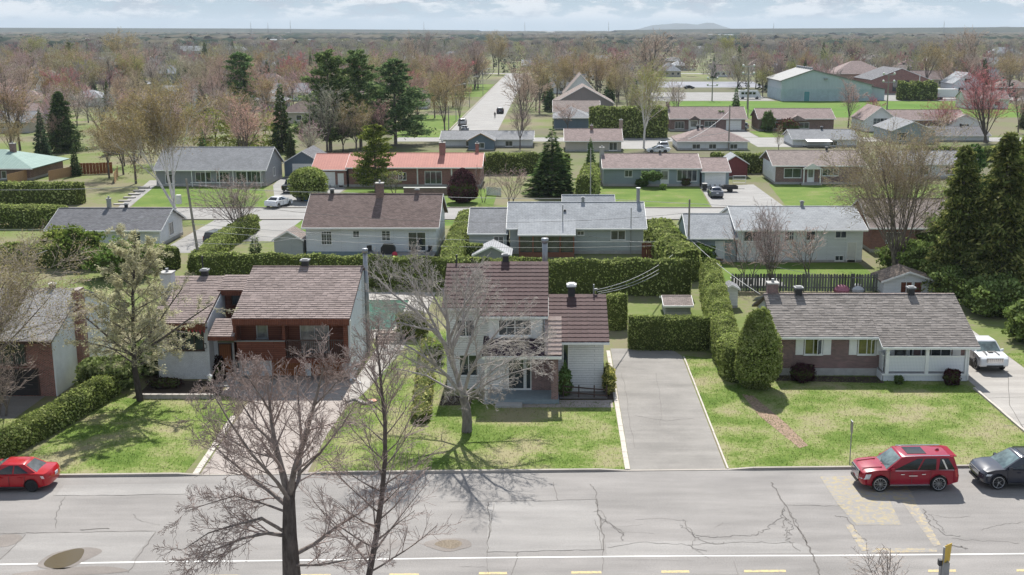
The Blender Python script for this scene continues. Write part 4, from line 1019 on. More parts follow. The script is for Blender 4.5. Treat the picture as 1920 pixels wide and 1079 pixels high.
h = house('attached_garage', 'low grey shingled garage wing left of the timber sunroom', -8.85, -4.85, 123.6, 132, 2.3, 4.35, R_GREY, S_SAGE, side=.15, op=[('win', 2.6, .6, 1.1, 1.3)], cat='garage')
h = house('pale_blue_house', 'pale blue-grey raised bungalow with pale roof behind the picket fence', 19.1, 32.0, 119, 129.5, 3.45, 5.05, R_PALE, S_WHITE, op=[('win', .6, 2.15, 1.9, 1.1), ('win', 4.8, 2.2, 1.0, 1.1, dict(grid=(2, 2))), ('win', 7.0, 2.25, 1.0, 1.1), ('win', 10.0, 2.5, 1.2, .8), ('win', 10.1, .1, .9, .6), ('door', 11.3, .0, 1.0, 2.0, dict(mat=OFFW))], vents=[(7.6, .1, .5, GREYM)], found=.2)
h = house('attached_garage', 'pale blue garage with lower pale roof and side door left of the pale blue house', 13.9, 18.95, 119, 127, 2.6, 4.45, R_PALE, S_BLUE, side=.1, op=[('win', .6, 1.3, .8, .8, dict(n=1)), ('door', 2.9, .1, 1.0, 2.0, dict(mat=S_WHITE))], cat='garage')
house('red_brick_house', 'red brick bungalow with brown roof between the bare multi-stem tree and the spruces', 34.3, 43.0, 124.4, 134, 2.75, 5.2, R_TAN, BR_RED, op=[('win', 1.6, 1.0, 1.6, 1.2)])
house('garage_roof', 'small pale gabled roof peeking up behind the long grey roof', 1.5, 7.0, 134, 140, 2.6, 4.5, R_PALE, S_WHITE, cat='garage')

# ---------------------------------------------------------------- third row (fronts on the second street)
h = house('grey_house', 'long grey bungalow with grey roof and white framed porch windows behind the white birch', -60.5, -43.8, 178.8, 190, 2.55, 5.5, R_GREY, S_GREY, side=.3, op=[('win', 6.0, .6, 2.4, 1.6, dict(n=3)), ('win', 9.2, .6, 2.0, 1.6, dict(n=2)), ('win', 12.2, .5, 4.0, 1.8, dict(n=5)), ('win', 1.4, .4, 1.2, 1.5, dict(n=1)), ('wr', 5, .9, 1.3, 1.4)])
for k in range(6): M().box(5.5 + k * 2.1, 5.62 + k * 2.1, -.45, -.33, 0, 2.4).build('porch_post', WHITE, h)
M().box(5.3, 16.5, -.5, -.4, .55, .65).build('porch_rail', WHITE, h)
def front_gable(name, label, x0, x1, yf, yb, ze, zr, roof, wall, op=(), cat='house', over=.35, found=.2, group=None, trim=None):
    """ridge running away from the viewer, gable to the front"""
    W, D = x1 - x0, yb - yf; root = thing(name, label, cat, (x0, yf, 0), 0, group); xm = W / 2; s = (zr - ze) / (xm + over); zw = ze + s * over - .12
    M().box(-.02, W + .02, -.02, D + .02, -.2, found).build('foundation', CONC, root)
    M().extrude([(0, 0, found + .001), (W, 0, found + .001), (W, 0, zw), (xm, 0, zr - .15), (0, 0, zw)], (0, D, 0)).build('wall', wall, root)
    m = M(); m.slab([(-over, -over, ze), (xm, -over, zr), (xm, D + over, zr), (-over, D + over, ze)], .12); m.slab([(xm + .002, -over, zr), (W + over, -over, ze), (W + over, D + over, ze), (xm + .002, D + over, zr)], .12)
    r = m.build('roof', roof, root); m = M()
    for a, b_ in (((-over, ze), (xm, zr)), ((xm, zr), (W + over, ze))):
        m.hexa([(a[0], -over - .04, a[1] - .16), (b_[0], -over - .04, b_[1] - .16), (b_[0], -over - .003, b_[1] - .16), (a[0], -over - .003, a[1] - .16), (a[0], -over - .04, a[1] + .01), (b_[0], -over - .04, b_[1] + .01), (b_[0], -over - .003, b_[1] + .01), (a[0], -over - .003, a[1] + .01)])
    m.build('rake_board', trim or WHITE, r)
    for o in op:
        kw = o[5] if len(o) > 5 else {}
        {'win': window, 'door': lambda *a, **k: door(*a, **{'mat': WHITE, **k}), 'garage': lambda *a, **k: garage_door(*a, **{'mat': WHITE, **k})}[o[0]](root, *o[1:5], **kw)
    return root
front_gable('blue_garage', 'dark blue gabled garage with white door beside the red-roofed house', -43.4, -37.4, 190, 199, 2.3, 4.3, R_DGREY, S_DKBLUE, [('garage', 1.4, 0, 3.0, 2.1)], 'garage')
h = house('red_roofed_house', 'brown brick bungalow with salmon red metal roof and tall brick chimneys', -31.0, -10.9, 178.3, 187, 3.0, 4.75, R_REDM, BR_RED, trim=WHITE, op=[('win', 7.6, 1.0, 1.2, 1.2), ('win', 11.6, .4, 2.6, 2.0, dict(n=3)), ('win', 1.5, 1.2, 1.2, 1.2), ('win', 3.4, 1.2, 1.2, 1.2), ('win', 16.5, 1.2, 1.8, 1.2)], chim=[(14.0, 4.0, 3.8, 6.3, .9, .9, BR_RED), (19.3, 5.5, 4.0, 6.0, .5, .5, BR_RED)])
for x in (5.4, 10.4, 15.6): M().box(x, x + .2, -.05, -.005, .35, 2.9).build('pilaster', WHITE, h)
house('attached_garage', 'brick garage with salmon metal roof left of the red-roofed house', -36.4, -31.3, 178.0, 187, 2.7, 4.65, R_REDM, BR_RED, side=.2, op=[('garage', .5, 0, 2.8, 2.2), ('door', 3.8, 0, .9, 2.0)], cat='garage')
h = house('blue_grey_bungalow', 'blue-grey bungalow with brown roof, white bay window and attached garage', 7.9, 22.6, 179, 189, 2.8, 4.5, R_ROSE, S_BLUE, side=.25, op=[('win', 3.2, 1.4, 1.2, 1.05), ('win', 5.7, 1.4, 1.2, 1.05), ('door', 8.7, .25, 1.3, 2.2, dict(lite=True)), ('win', 11.2, .75, 3.1, 1.75, dict(n=4))], chim=[(-.1, 4.8, 0, 5.4, .7, .7, CONC)], vents=[(9, .1, .5)])
house('attached_garage', 'garage wing with lower brown roof and white door on the blue-grey bungalow', 22.9, 27.0, 178.5, 188, 2.35, 3.95, R_ROSE, S_BLUE, side=.25, op=[('garage', .5, 0, 3.0, 2.2)], cat='garage')
h = house('brick_house', 'brick bungalow with white porch gable and white side wall right of the wide driveway', 34.6, 48.0, 181.2, 192, 2.95, 4.75, R_TAN, BR_BROWN, side=.6, op=[('win', 1.3, 1.0, 2.7, 1.5, dict(n=2)), ('door', 4.9, .35, 1.1, 2.1, dict(lite=True)), ('win', 7.2, 1.3, 2.6, 1.1, dict(n=3)), ('wl', 4.5, 1.5, .7, 1.1, dict(n=1))], vents=[(9.0, 0.1, .5)])
M().box(-.05, -.012, 0.0, 10.8, .36, 2.95).build('side_wall', S_WHITE, h)
M().extrude([(4.0, -1.2, 2.55), (6.9, -1.2, 2.55), (5.45, -1.2, 3.3)], (0, 1.4, 0)).build('porch_roof', R_TAN, h)
M().extrude([(3.95, -1.24, 2.45), (6.95, -1.24, 2.45), (6.95, -1.24, 2.56), (5.45, -1.24, 3.36), (3.95, -1.24, 2.56)], (0, .035, 0)).build('porch_gable', OFFW, h)
for x in (4.1, 6.65): M().box(x, x + .16, -1.15, -1.0, .3, 2.45).build('porch_post', WHITE, h)
M().box(3.9, 7.0, -1.25, -.02, 0, .3).build('porch_floor', CONC, h)
house('grey_bungalow', 'pale bungalow with grey roof half hidden behind the budding multi-stem tree', 55.0, 68.5, 188.3, 198, 2.4, 4.0, R_GREY, S_WHITE, op=[('win', 8.2, .6, 1.6, 1.4), ('win', 4.0, .6, 1.6, 1.4), ('door', 10.4, .1, 1, 2)])
house('green_roofed_house', 'brick house with mint green metal roof at the left edge', -101, -83.0, 186, 199, 2.0, 4.3, R_GREENM, BR_BROWN, over=.9, side=.9, hip=True, op=[('win', 6, .5, 2.5, 1.2, dict(n=3)), ('win', 11.2, .3, 1.2, 1.4), ('win', 13.5, .3, .8, 1.2, dict(n=1))], chim=[(12.8, 6.4, 3.6, 5.2, .8, .8, BR_BROWN)])

# ---------------------------------------------------------------- fourth and fifth rows
h = house('low_grey_house', 'low grey roofed house across the end of the straight road', -22.5, -4.0, 239.2, 249, 1.7, 3.0, R_GREY, S_WHITE, op=[('win', 5, .2, 1.5, 1.1), ('win', 9, .2, 1.5, 1.1), ('win', 13, .2, 1.5, 1.1)])
front_gable('garage', 'small dark timber gabled garage in front of the low grey house', -16.6, -11.6, 233.5, 239, 1.9, 3.4, R_GREY, S_DKBLUE, [('win', 1.4, .4, 1.8, 1.1)], 'garage', trim=WOOD_PALE)
house('cream_bungalow', 'cream bungalow with brown roof left of the white birch', 2.7, 13.6, 231, 241, 2.1, 4.1, R_ROSE, S_CREAM, op=[('win', 4.2, .4, 1.2, 1.3), ('win', 8.5, .2, 1.6, 1.6)], chim=[(5.2, 4.6, 3.6, 4.7, .6, .6, BR_BROWN), (11.2, 7, 2, 5.6, .7, .7, BR_TAN)])
house('white_bungalow', 'white bungalow with hipped rose-brown roof and blue-grey windows beyond the red shed', 25.0, 38.9, 234, 244, 1.75, 4.0, R_ROSE, S_WHITE, hip=True, op=[('win', 2.9, .1, 1.6, 1.1), ('win', 6.2, .1, 1.5, 1.1), ('win', 10.4, .1, 1.5, 1.1)], vents=[(4.5, 0, .6), (5.4, .2, .6)])
h = house('white_bungalow', 'white bungalow with grey roof and white awning near the small green yard', 49.2, 62.3, 240.5, 250, 1.6, 3.2, R_GREY, S_WHITE, op=[('win', 7.6, .2, 1.5, 1.0), ('door', 2, 0, 1, 1.4)], vents=[(6.8, 0, .6)])
m = M(); m.slab([(2.4, -2.6, 1.3), (7.6, -2.6, 1.3), (7.2, -.5, 1.6), (2.4, -.5, 1.6)], .08); m.build('awning', WHITE, h)
front_gable('blue_grey_house', 'blue-grey house with its gable end facing the camera at right', 71.5, 80.5, 248, 262, 2.6, 4.6, R_GREY, S_BLUE, [('win', 1.0, .6, 2.2, 1.7, dict(frame=OFFW))])
house('grey_bungalow', 'low house with dark grey roof right of the blue-grey gable', 81.9, 93.5, 252, 262, 1.3, 2.9, R_DGREY, S_WHITE, vents=[(2.5, 0, .5), (7, 0, .5)])
h = house('brick_house', 'dark brick bungalow with arched white garage door below the sports field', 28.0, 45.6, 278.8, 289, 2.9, 5.4, R_ROSE, BR_PURPLE, over=.6, side=.4, op=[('win', 1.0, .5, 2.2, 1.7, dict(n=3)), ('door', 4.6, .2, 1.9, 2.3, dict(lite=True)), ('win', 8.0, .9, 2.6, 1.4, dict(n=3)), ('garage', 13.2, .1, 3.4, 2.3)], chim=[(-.3, 5, 0, 6.5, .8, .8, BR_PURPLE)])
M().extrude([(4.0, -1.0, 2.6), (7.1, -1.0, 2.6), (5.55, -1.0, 3.6)], (0, 1.4, 0)).build('porch_gable', R_ROSE, h)
for x in (4.2, 6.7): M().box(x, x + .2, -.95, -.75, 0, 2.6).build('porch_post', WHITE, h)
h = house('brick_house', 'brown brick bungalow with rose roof and small gable right of the arched garage', 48.8, 66.5, 278.8, 289, 2.9, 5.0, R_ROSE, BR_BROWN, op=[('win', 2.4, .5, 2.4, 1.6, dict(n=3)), ('win', 9.5, .6, 2.4, 1.4)])
M().extrude([(6.4, -.9, 2.4), (11.5, -.9, 2.4), (8.95, -.9, 3.7)], (0, 3.5, 0)).build('porch_gable', R_ROSE, h)
h = front_gable('gabled_house', 'white gabled house front with tall arched window near the sports field', 73.0, 80.5, 276, 288, 2.7, 5.8, R_ROSE, S_WHITE, [('win', 2.0, 1.0, 3.4, 2.2, dict(n=4, grid=(1, 3)))])
house('brick_house', 'bungalow with rose roof joined to the white arched-window gable', 80.7, 98, 280.5, 290, 2.5, 4.6, R_ROSE, BR_BROWN, op=[('win', 3, .6, 2, 1.4), ('win', 9, .6, 2, 1.4)])
front_gable('gabled_house', 'white cottage gable at the right end of the rose-roofed row', 92, 99.5, 274, 280, 2.3, 4.3, R_ROSE, S_WHITE, [('win', 2.6, .8, 2.2, 1.2)])

# ---------------------------------------------------------------- the arena
def arena():
    root = thing('arena', 'large pale teal steel arena building with low gabled roof beyond the sports field', 'building', (81, 396, 0))
    TEAL = coursed('teal_steel_cladding', (0.46, 0.52, 0.56), (0.48, 0.54, 0.58), (0.37, 0.43, 0.46), 0.5, 20, 'xz', 0.03, 0.5, 0.3, 0.0, 0.06)
    LOWW = coursed('pale_block_wall', (0.40, 0.49, 0.52), (0.42, 0.51, 0.54), (0.34, 0.42, 0.45), 0.8, 0.4, 'xz', 0.02, 0.8, 0.3)
    prof = [(-1, 0, 0), (25.5, 0, 0), (25.5, 0, 5.8), (6.2, 0, 10.2), (-9, 0, 7.0), (-9, 0, 0)]
    M().box(-4.5, 25.5, 0, 26, 0, 4.0).build('lower_wall', LOWW, root)
    M().extrude([(-4.5, 0.02, 4.002), (25.5, 0.02, 4.002), (25.5, 0.02, 5.3), (5.6, 0.02, 10.1), (-4.5, 0.02, 6.7)], (0, 26, 0)).build('upper_wall', TEAL, root)
    m = M(); m.slab([(-5.1, -.4, 6.75), (5.6, -.4, 10.4), (5.6, 26.6, 10.4), (-5.1, 26.6, 6.75)], .3); m.slab([(5.604, -.4, 10.4), (26.1, -.4, 5.4), (26.1, 26.6, 5.4), (5.604, 26.6, 10.4)], .3)
    r = m.build('roof', coursed('pale_metal_roof', (0.215, 0.215, 0.21), (0.24, 0.24, 0.235), (0.17, 0.17, 0.17), 9, 1.2, 'xy', 0.03, 0.6, 0.3), root)
    for k in range(7): M().box(5.1, 6.1, 2 + k * 3.6, 3.0 + k * 3.6, 10.2, 11.0).build('roof_vent', GREYM, r)
    door(root, 3.0, 0, 2.0, 3.2, paint('teal_door', (0.10, 0.28, 0.30), .6)); M().box(9.5, 10.6, -.5, -.01, 7.0, 7.6).build('floodlight', GREYM, root)
    m = M(); m.extrude([(25.6, 4, 0), (31, 4, 0), (31, 4, 3.6), (25.6, 4, 4.8)], (0, 18, 0)); m.build('annex', TEAL, root)
    M().slab([(25.4, 3.6, 5.05), (31.4, 3.6, 3.85), (31.4, 22.4, 3.85), (25.4, 22.4, 5.05)], .25).build('annex_roof', MATS['pale_metal_roof'], root)
arena()
h = front_gable('brick_hall', 'red brick hall with arched entrance and hipped rose roof right of the arena', 118, 140, 440, 465, 5.2, 9.4, R_DGREY, BR_RED, [('win', 8, 1.0, 6, 4.0, dict(n=3, frame=DARKTRIM))], 'building')
house('brick_hall', 'rose-roofed wing rising behind the red brick hall', 112, 134, 474, 492, 6.2, 11.0, R_ROSE, BR_TAN, hip=True, cat='building')
front_gable('white_house', 'white gabled house right of the brick hall', 147, 158, 436, 450, 4.0, 8.0, R_PALE, S_WHITE, [('win', 2, 1, 2, 1.6), ('win', 6, 1, 2, 1.6), ('win', 4, 4.3, 2.4, 1.6)])

# ---------------------------------------------------------------- houses along the straight road
front_gable('grey_gabled_house', 'taupe house with wide gable end beside the straight road', 0.5, 16.5, 318, 336, 4.0, 8.6, R_TAN, siding('taupe_siding', (0.27, 0.245, 0.235)), [])
front_gable('white_gabled_house', 'steep white gabled house with stone chimney beside the straight road', 3.5, 13.5, 352, 372, 4.5, 10.5, R_TAN, S_WHITE, [('win', 1.5, 2.0, 1.2, 1.6)])
h = house('grey_garage', 'grey hipped garage with dark walls beside the straight road', 0.5, 9.0, 283, 296, 2.8, 5.0, R_GREY, S_DKBLUE, hip=True, cat='garage')
house('rose_roofed_house', 'low house with tan-rose roof behind the grey hipped garage', 0.5, 12, 300, 312, 3.0, 5.6, R_TAN, S_GREY)
FAR = [
 # px, base y, half width px, eave h, ridge h, roof, wall, description
 (45, 208, 36, 3.0, 5.8, R_ROSE, S_WHITE, 'white house with rose hipped roof between bare trees at the left edge'), (88, 186, 20, 3.2, 5.6, R_GREY, S_WHITE, 'small white house with grey gable left of the dark spruce'),
 (62, 232, 30, 2.6, 5.0, R_ROSE, S_GREY, 'brown-roofed house low among the bare trees at far left'), (160, 200, 34, 2.8, 4.9, R_PALE, S_WHITE, 'pale-roofed house right of the far left spruce'),
 (20, 250, 36, 2.6, 4.8, R_GREY, S_CREAM, 'cream house half hidden by trees above the mint green roof'), (318, 160, 32, 5.0, 8.4, R_PALE, S_GREY, 'tall pale grey house with gables behind the red maple'),
 (243, 190, 24, 2.8, 5.0, R_BROWN, BR_BROWN, 'brown hipped-roof house below the red maple'), (330, 188, 28, 3.0, 4.8, R_PALE, S_WHITE, 'white low house with pale roof beside the bare maple'),
 (505, 150, 20, 3.0, 6.0, R_BROWN, BR_RED, 'brick house with dark roof beside the tall pine'), (500, 133, 18, 3.0, 6.2, R_PALE, S_WHITE, 'pale-roofed house above the brick one by the tall pine'),
 (315, 88, 16, 4, 8, R_PALE, S_WHITE, 'white house with pale roof near the upper left skyline'), (355, 104, 24, 4, 8.5, R_PALE, S_CREAM, 'broad pale gabled house in the upper left'), (440, 102, 20, 4, 8, R_PALE, S_WHITE, 'pale house right of the upper left spruce'),
 (1085, 118, 24, 4, 8, R_GREY, S_CREAM, 'grey gabled house above the white flat building'), (1095, 148, 20, 3.6, 3.9, R_PALE, S_WHITE, 'white flat-roofed building above the clipped hedge'),
 (1885, 110, 28, 4, 9, R_PALE, S_CREAM, 'pale house with pyramid roof at the right skyline'), (1800, 128, 34, 4, 8, R_GREY, S_GREY, 'grey-roofed house behind the pink maple'), (1890, 134, 40, 4, 8, R_GREY, S_CREAM, 'grey hipped house at the right edge'),
 (1640, 124, 26, 4, 7, R_TAN, BR_TAN, 'tan brick house behind the brick hall'), (1520, 98, 30, 4, 6, R_TAN, BR_TAN, 'low brown building above the arena roof'), (1740, 96, 40, 4, 6, R_PALE, S_CREAM, 'long pale building in the far right trees'),
 (1420, 118, 18, 4, 7, R_BROWN, BR_RED, 'dark brick house left of the arena roof'), (1300, 100, 26, 4, 7, R_GREY, S_WHITE, 'white house above the tennis court'), (660, 112, 20, 4, 7, R_PALE, S_WHITE, 'white house glimpsed between the pines'),
 (845, 112, 12, 4, 7, R_PALE, S_WHITE, 'white house glimpsed left of the purple tree'), (130, 118, 22, 4, 7, R_GREY, S_GREY, 'grey house in the upper left trees'), (180, 130, 16, 4, 7, R_PALE, S_WHITE, 'pale gable beside the tan willow'),
 (430, 180, 30, 3, 5.5, R_GREY, S_WHITE, 'white house under the tall dark pine'), (780, 205, 22, 3, 5.5, R_GREY, S_WHITE, 'white house behind the right pine'), (650, 190, 26, 3, 5.2, R_BROWN, S_CREAM, 'brown-roofed house behind the pines'), (300, 232, 30, 2.8, 5, R_ROSE, BR_TAN, 'rose-roofed house behind the tan birch crown'),
 (1690, 150, 20, 4, 7, R_TAN, S_WHITE, 'white cottage behind the arena car park'), (1850, 205, 40, 3, 5.5, R_ROSE, S_WHITE, 'rose-roofed house under the pink maple'), (1900, 180, 36, 3, 5.5, R_TAN, BR_TAN, 'tan brick house at the right edge under the trees')]
for i, (x, y, hw, ze, zr, rf, wl, lab) in enumerate(FAR):
    X, Y = gp(x, y); sc = wx(x + hw, Y) - wx(x, Y); D = max(9, min(14, sc * 1.3))
    n = max(2, int(sc / 2.2)); ops = [('win', (k + .35) * 2 * sc / n, 1.0, min(1.6, 1.2 * sc / n), 1.3, dict(n=1)) for k in range(n)]
    if ze > 4.5: ops += [('win', (k + .35) * 2 * sc / n, 3.4, 1.3, 1.2, dict(n=1)) for k in range(n)]
    house('distant_house', lab, X - sc, X + sc, Y, Y + D, ze, zr, rf, wl, op=ops, hip=(i % 3 == 0), found=.3)
for i, (x0, x1, y, h, lab) in enumerate([(735, 783, 70, 9, 'long white greenhouse-like building on the horizon'), (970, 1040, 69, 7, 'long white shed in the far fields'), (1022, 1040, 66, 14, 'white block on the horizon right of centre'), (1330, 1375, 70, 8, 'pale warehouse under the far hill'), (500, 575, 82, 7, 'long white roof at the upper left'), (560, 720, 84, 6, 'very long low white building behind the bare trees'), (1500, 1600, 92, 6, 'long pale building above the arena')]):
    X, Y = gp((x0 + x1) / 2, y); w = (x1 - x0) / F_PX * Y
    house('warehouse', lab, X - w / 2, X + w / 2, Y, Y + 50, h * .8, h, R_PALE, WHITE, over=.3, found=.3, cat='building', op=[('garage', w * .1, 0.3, 6, h * .5), ('garage', w * .7, .3, 6, h * .5)])

# ---------------------------------------------------------------- more suburb: rows of houses between the far trees
hr = random.Random(21); DONE = []; combos = [(a, b_, h_) for a in (('pale grey', R_PALE), ('silver grey', shingles('silver_shingles', (0.46, 0.47, 0.48), .08)), ('rose-brown', R_ROSE), ('tan-brown', R_TAN), ('dark brown', R_BROWN), ('grey', R_GREY)) for b_ in (('white', S_WHITE), ('cream', S_CREAM), ('red brick', BR_RED), ('tan brick', BR_TAN), ('grey', S_GREY)) for h_ in ('hipped', 'gabled')]; hr.shuffle(combos); ci = 0
def far_row(Y, xs, where_):
    global ci
    for x in xs:
        x += hr.uniform(-4, 4); y = Y + hr.uniform(-3, 3); w = hr.uniform(10, 15)
        if any(abs(o.location.x + 6 - x) < 17 and abs(o.location.y - y) < 15 for o in ROOTS): continue
        (rn, rm), (wn_, wm), hp = combos[ci % len(combos)]; zn = where_; ci += 1
        n = 4; ops = [('win', (k + .3) * w / n, 1.0, 1.4, 1.3, dict(n=1)) for k in range(n)]
        ROOTS.append(house('distant_house', f'{wn_} house with {hp} {rn} roof {zn}', x - w / 2, x + w / 2, y, y + 10, 3.0, hr.uniform(5.4, 7.2), rm, wm, op=ops, hip=hp == 'hipped', found=.3))
ROOTS = [o for o in COL.objects if o.type == 'EMPTY' and o.parent is None and o.get('category') in ('house', 'building', 'garage')]
for Yr, s0, s1, wh in ((300, -140, -40, 'in the nearest far row at left'), (345, -165, -40, 'in the second far row at left'), (395, -190, -42, 'in the third far row at left'), (450, -215, -42, 'in the fourth far row at left'), (520, -245, -42, 'in the fifth far row at left'), (600, -285, -42, 'in the sixth far row at left'), (440, 4, 28, 'right of the straight road'), (520, 6, 40, 'far right of the straight road'), (600, 8, 180, 'beyond the tennis court'), (330, 150, 165, 'right of the sports field'), (500, 135, 225, 'behind the brick hall'), (690, -320, 280, 'in the row by the far cross street'), (790, -360, 320, 'in the last row before the woods')):
    st = 26 if Yr < 640 else 44; far_row(Yr, [s0 + st * k for k in range(int((s1 - s0) / st) + 1)], wh)

# ---------------------------------------------------------------- sheds
front_gable('garden_shed', 'pale green-grey garden shed with rose-brown gable roof by the hedge corner', -29.4, -26.4, 122.2, 125.2, 1.75, 2.75, R_TAN, siding('pale_shed', (0.47, 0.50, 0.48)), [], 'shed', .2)
front_gable('garden_shed', 'small shed with ribbed white-grey roof in front of the timber sunroom', -8.0, -4.3, 117.5, 121, 1.0, 2.0, coursed('ribbed_white_roof', (0.36, 0.37, 0.38), (0.40, 0.40, 0.41), (0.2, 0.2, 0.21), 9, .22, 'yx', .03, .5, .4), S_GREY, [], 'shed', .2)
front_gable('garden_shed', 'white shed with mossy leaf-strewn roof at the end of the picket fence', 29.9, 34.4, 103.4, 106.5, 1.35, 2.25, shingles('mossy_shingles', (0.21, 0.17, 0.14), .5), S_WHITE, [('win', 1.5, .2, 1.1, 1.1, dict(gm=WOOD_RED)), ('win', 2.7, .2, .8, 1.1, dict(n=1, gm=WOOD_RED))], 'shed', .3)
house('garden_shed', 'low shed with flat rose-brown roof behind the square hedge', 9.5, 11.6, 95.5, 98.5, 1.0, 1.45, R_TAN, S_GREY, cat='shed', over=.25, side=.2)
front_gable('garden_shed', 'dark red barn-shaped shed with pale roof behind the driveway gate', 27.7, 31.7, 190, 195, 2.2, 3.6, R_PALE, paint('barn_red', (0.22, 0.06, 0.06), .8), [], 'shed', .3)
h = front_gable('shelter', 'small open shelter with grey roof behind the long right hedge', 14.9, 16.0, 98.5, 100, 1.7, 2.1, R_GREY, S_WHITE, [], 'shelter', .2)
# ================================================================ VEHICLES
def car_paint(name, c, rough=0.28):
    if name in MATS: return MATS[name]
    m, nt, b = new_mat(name)
    f = noise(nt, vec(nt), 1.5, 3)
    nt.links.new(ramp(nt, f, [(0.3, C(c, 0.93)), (0.7, C(c, 1.07))]), b.inputs['Base Color'])
    b.inputs['Roughness'].default_value = rough; b.inputs['Coat Weight'].default_value = 0.6; b.inputs['Coat Roughness'].default_value = 0.05
    b.inputs['Specular IOR Level'].default_value = 0.25
    MATS[name] = m
    return m
CARGLASS = glass('car_glass', (0.008, 0.010, 0.012), 0.03); WINDSHIELD = glass('windscreen_glass', (0.12, 0.165, 0.165), 0.05)
TYRE = paint('tyre_rubber', (0.022, 0.022, 0.023), 0.85, 0.15); ALLOY = paint('alloy', (0.55, 0.56, 0.57), 0.3, 0.06, metal=0.8); DARKRIM = paint('black_rim', (0.02, 0.02, 0.022), 0.4)
PLASTIC = paint('dark_plastic', (0.03, 0.03, 0.032), 0.55); CHROME = paint('chrome', (0.7, 0.7, 0.72), 0.15, 0.04, metal=1.0)
LAMP = glass('headlamp_glass', (0.55, 0.57, 0.6), 0.1); TAIL = glass('tail_lamp_glass', (0.35, 0.02, 0.02), 0.15); TAILC = glass('clear_tail_lamp', (0.5, 0.36, 0.36), 0.15); PLATE = paint('plate', (0.6, 0.62, 0.68), 0.5)
def slices(m, prof, ys, W, L):
    """closed side outlines at several widths bridged into a rounded shell; ys: (y fraction, end inset, top drop, bottom raise)"""
    n = len(prof); zmin = min(p[1] for p in prof); zmax = max(p[1] for p in prof); xm = L / 2; zm = (zmin + zmax) / 2; rings = []
    for (yf, xi, zd, zr_) in ys:
        r = []
        for x, z in prof:
            u = (x - xm) / (L / 2); xx = x - xi * math.copysign(abs(u) ** 7, u)
            zz = z - zd * (z - zm) / (zmax - zm) if z > zm else z + zr_ * (zm - z) / (zm - zmin)
            r.append((xx, yf * W / 2, zz))
        rings.append(r)
    vs = [p for r in rings for p in r]; fs = []
    for j in range(len(rings) - 1):
        for i in range(n): fs.append((j * n + i, j * n + (i + 1) % n, (j + 1) * n + (i + 1) % n, (j + 1) * n + i))
    fs.append(tuple(range(n))[::-1]); fs.append(tuple(range((len(rings) - 1) * n, len(rings) * n)))
    return m.add(vs, fs)
CORNER = [(-.93, .42, .08, .03), (-.985, .34, .03, 0), (-1.0, .26, .0, 0), (-.96, .16, -.01, 0), (-.84, .08, -.02, 0), (-.5, .02, -.035, 0), (0, 0, -.045, 0), (.5, .02, -.035, 0), (.84, .08, -.02, 0), (.96, .16, -.01, 0), (1.0, .26, .0, 0), (.985, .34, .03, 0), (.93, .42, .08, .03)]
def corner_lamp(root, spec, z0, z1, y0, y1, front, s, mat, name, L, W, off=.016):
    """lamp glass wrapped round a body corner; y0, y1 are fractions of the half width"""
    top = spec['top']; half = [p for p in top if (p[0] > L / 2) == front]
    half = sorted(half, key=lambda p: p[1])
    def xp(z):
        for p, q in zip(half[:-1], half[1:]):
            if p[1] <= z <= q[1]: return p[0] + (q[0] - p[0]) * (z - p[1]) / max(1e-6, q[1] - p[1])
        return half[0][0] if z < half[0][1] else half[-1][0]
    tab = [(0, 0), (.5, .02), (.84, .08), (.96, .16), (1.0, .26), (1.0, .60)]
    def xi(t):
        for (a, b), (c, d) in zip(tab[:-1], tab[1:]):
            if a <= t <= c: return b + (d - b) * (t - a) / max(1e-6, c - a)
        return .26
    sg = 1 if front else -1; pts = [(y0 + (1.0 - y0) * k / 4, 0) for k in range(5)] + [(1.0, y1)]
    m = M(); row = []
    for t, ex in pts:
        for z in (z0, z1):
            x = xp(z) - sg * (xi(t) + ex); row.append((x + sg * off * (1.2 - t) - L / 2, s * (t * W / 2 + off * t), z - (.0 if z == z0 else .03 * t)))
    n = len(pts); m.add(row, [(2 * i, 2 * i + 2, 2 * i + 3, 2 * i + 1) for i in range(n - 1)])
    o = m.build(name, mat, root)
    return o
def wheel(root, x, y, r, w, rim, spokes, side):
    m = M(); m.lathe([(r * .74, -w / 2), (r * .93, -w / 2), (r, -w * .3), (r, w * .3), (r * .93, w / 2), (r * .74, w / 2)], k=24, axis='y'); t = m.build('wheel', TYRE, root, None, True); t.location = (x, y, r)
    s = side * w * .5
    m = M(); m.lathe([(r * .76, s * .70), (r * .76, s * .72)], k=20, axis='y'); m.build('rim_back', DARKRIM, t)
    m = M(); m.lathe([(r * .68, s * .7), (r * .76, s * .7), (r * .79, s * 1.03), (r * .74, s * 1.05), (r * .69, s * .9)], k=24, axis='y')
    for k in range(spokes):
        a = 2 * PI * k / spokes; ca, sa = math.cos(a), math.sin(a); h = r * .075
        P = []
        for yy in (s * .78, s * 1.0):
            for (rr, tt) in ((r * .08, -h), (r * .73, -h * .8), (r * .73, h * .8), (r * .08, h)): P.append((rr * ca - tt * sa, yy, rr * sa + tt * ca))
        m.hexa(P)
    m.lathe([(r * .14, s * .8), (r * .12, s * 1.06)], k=10, axis='y')
    m.build('rim', rim, t)
    return t
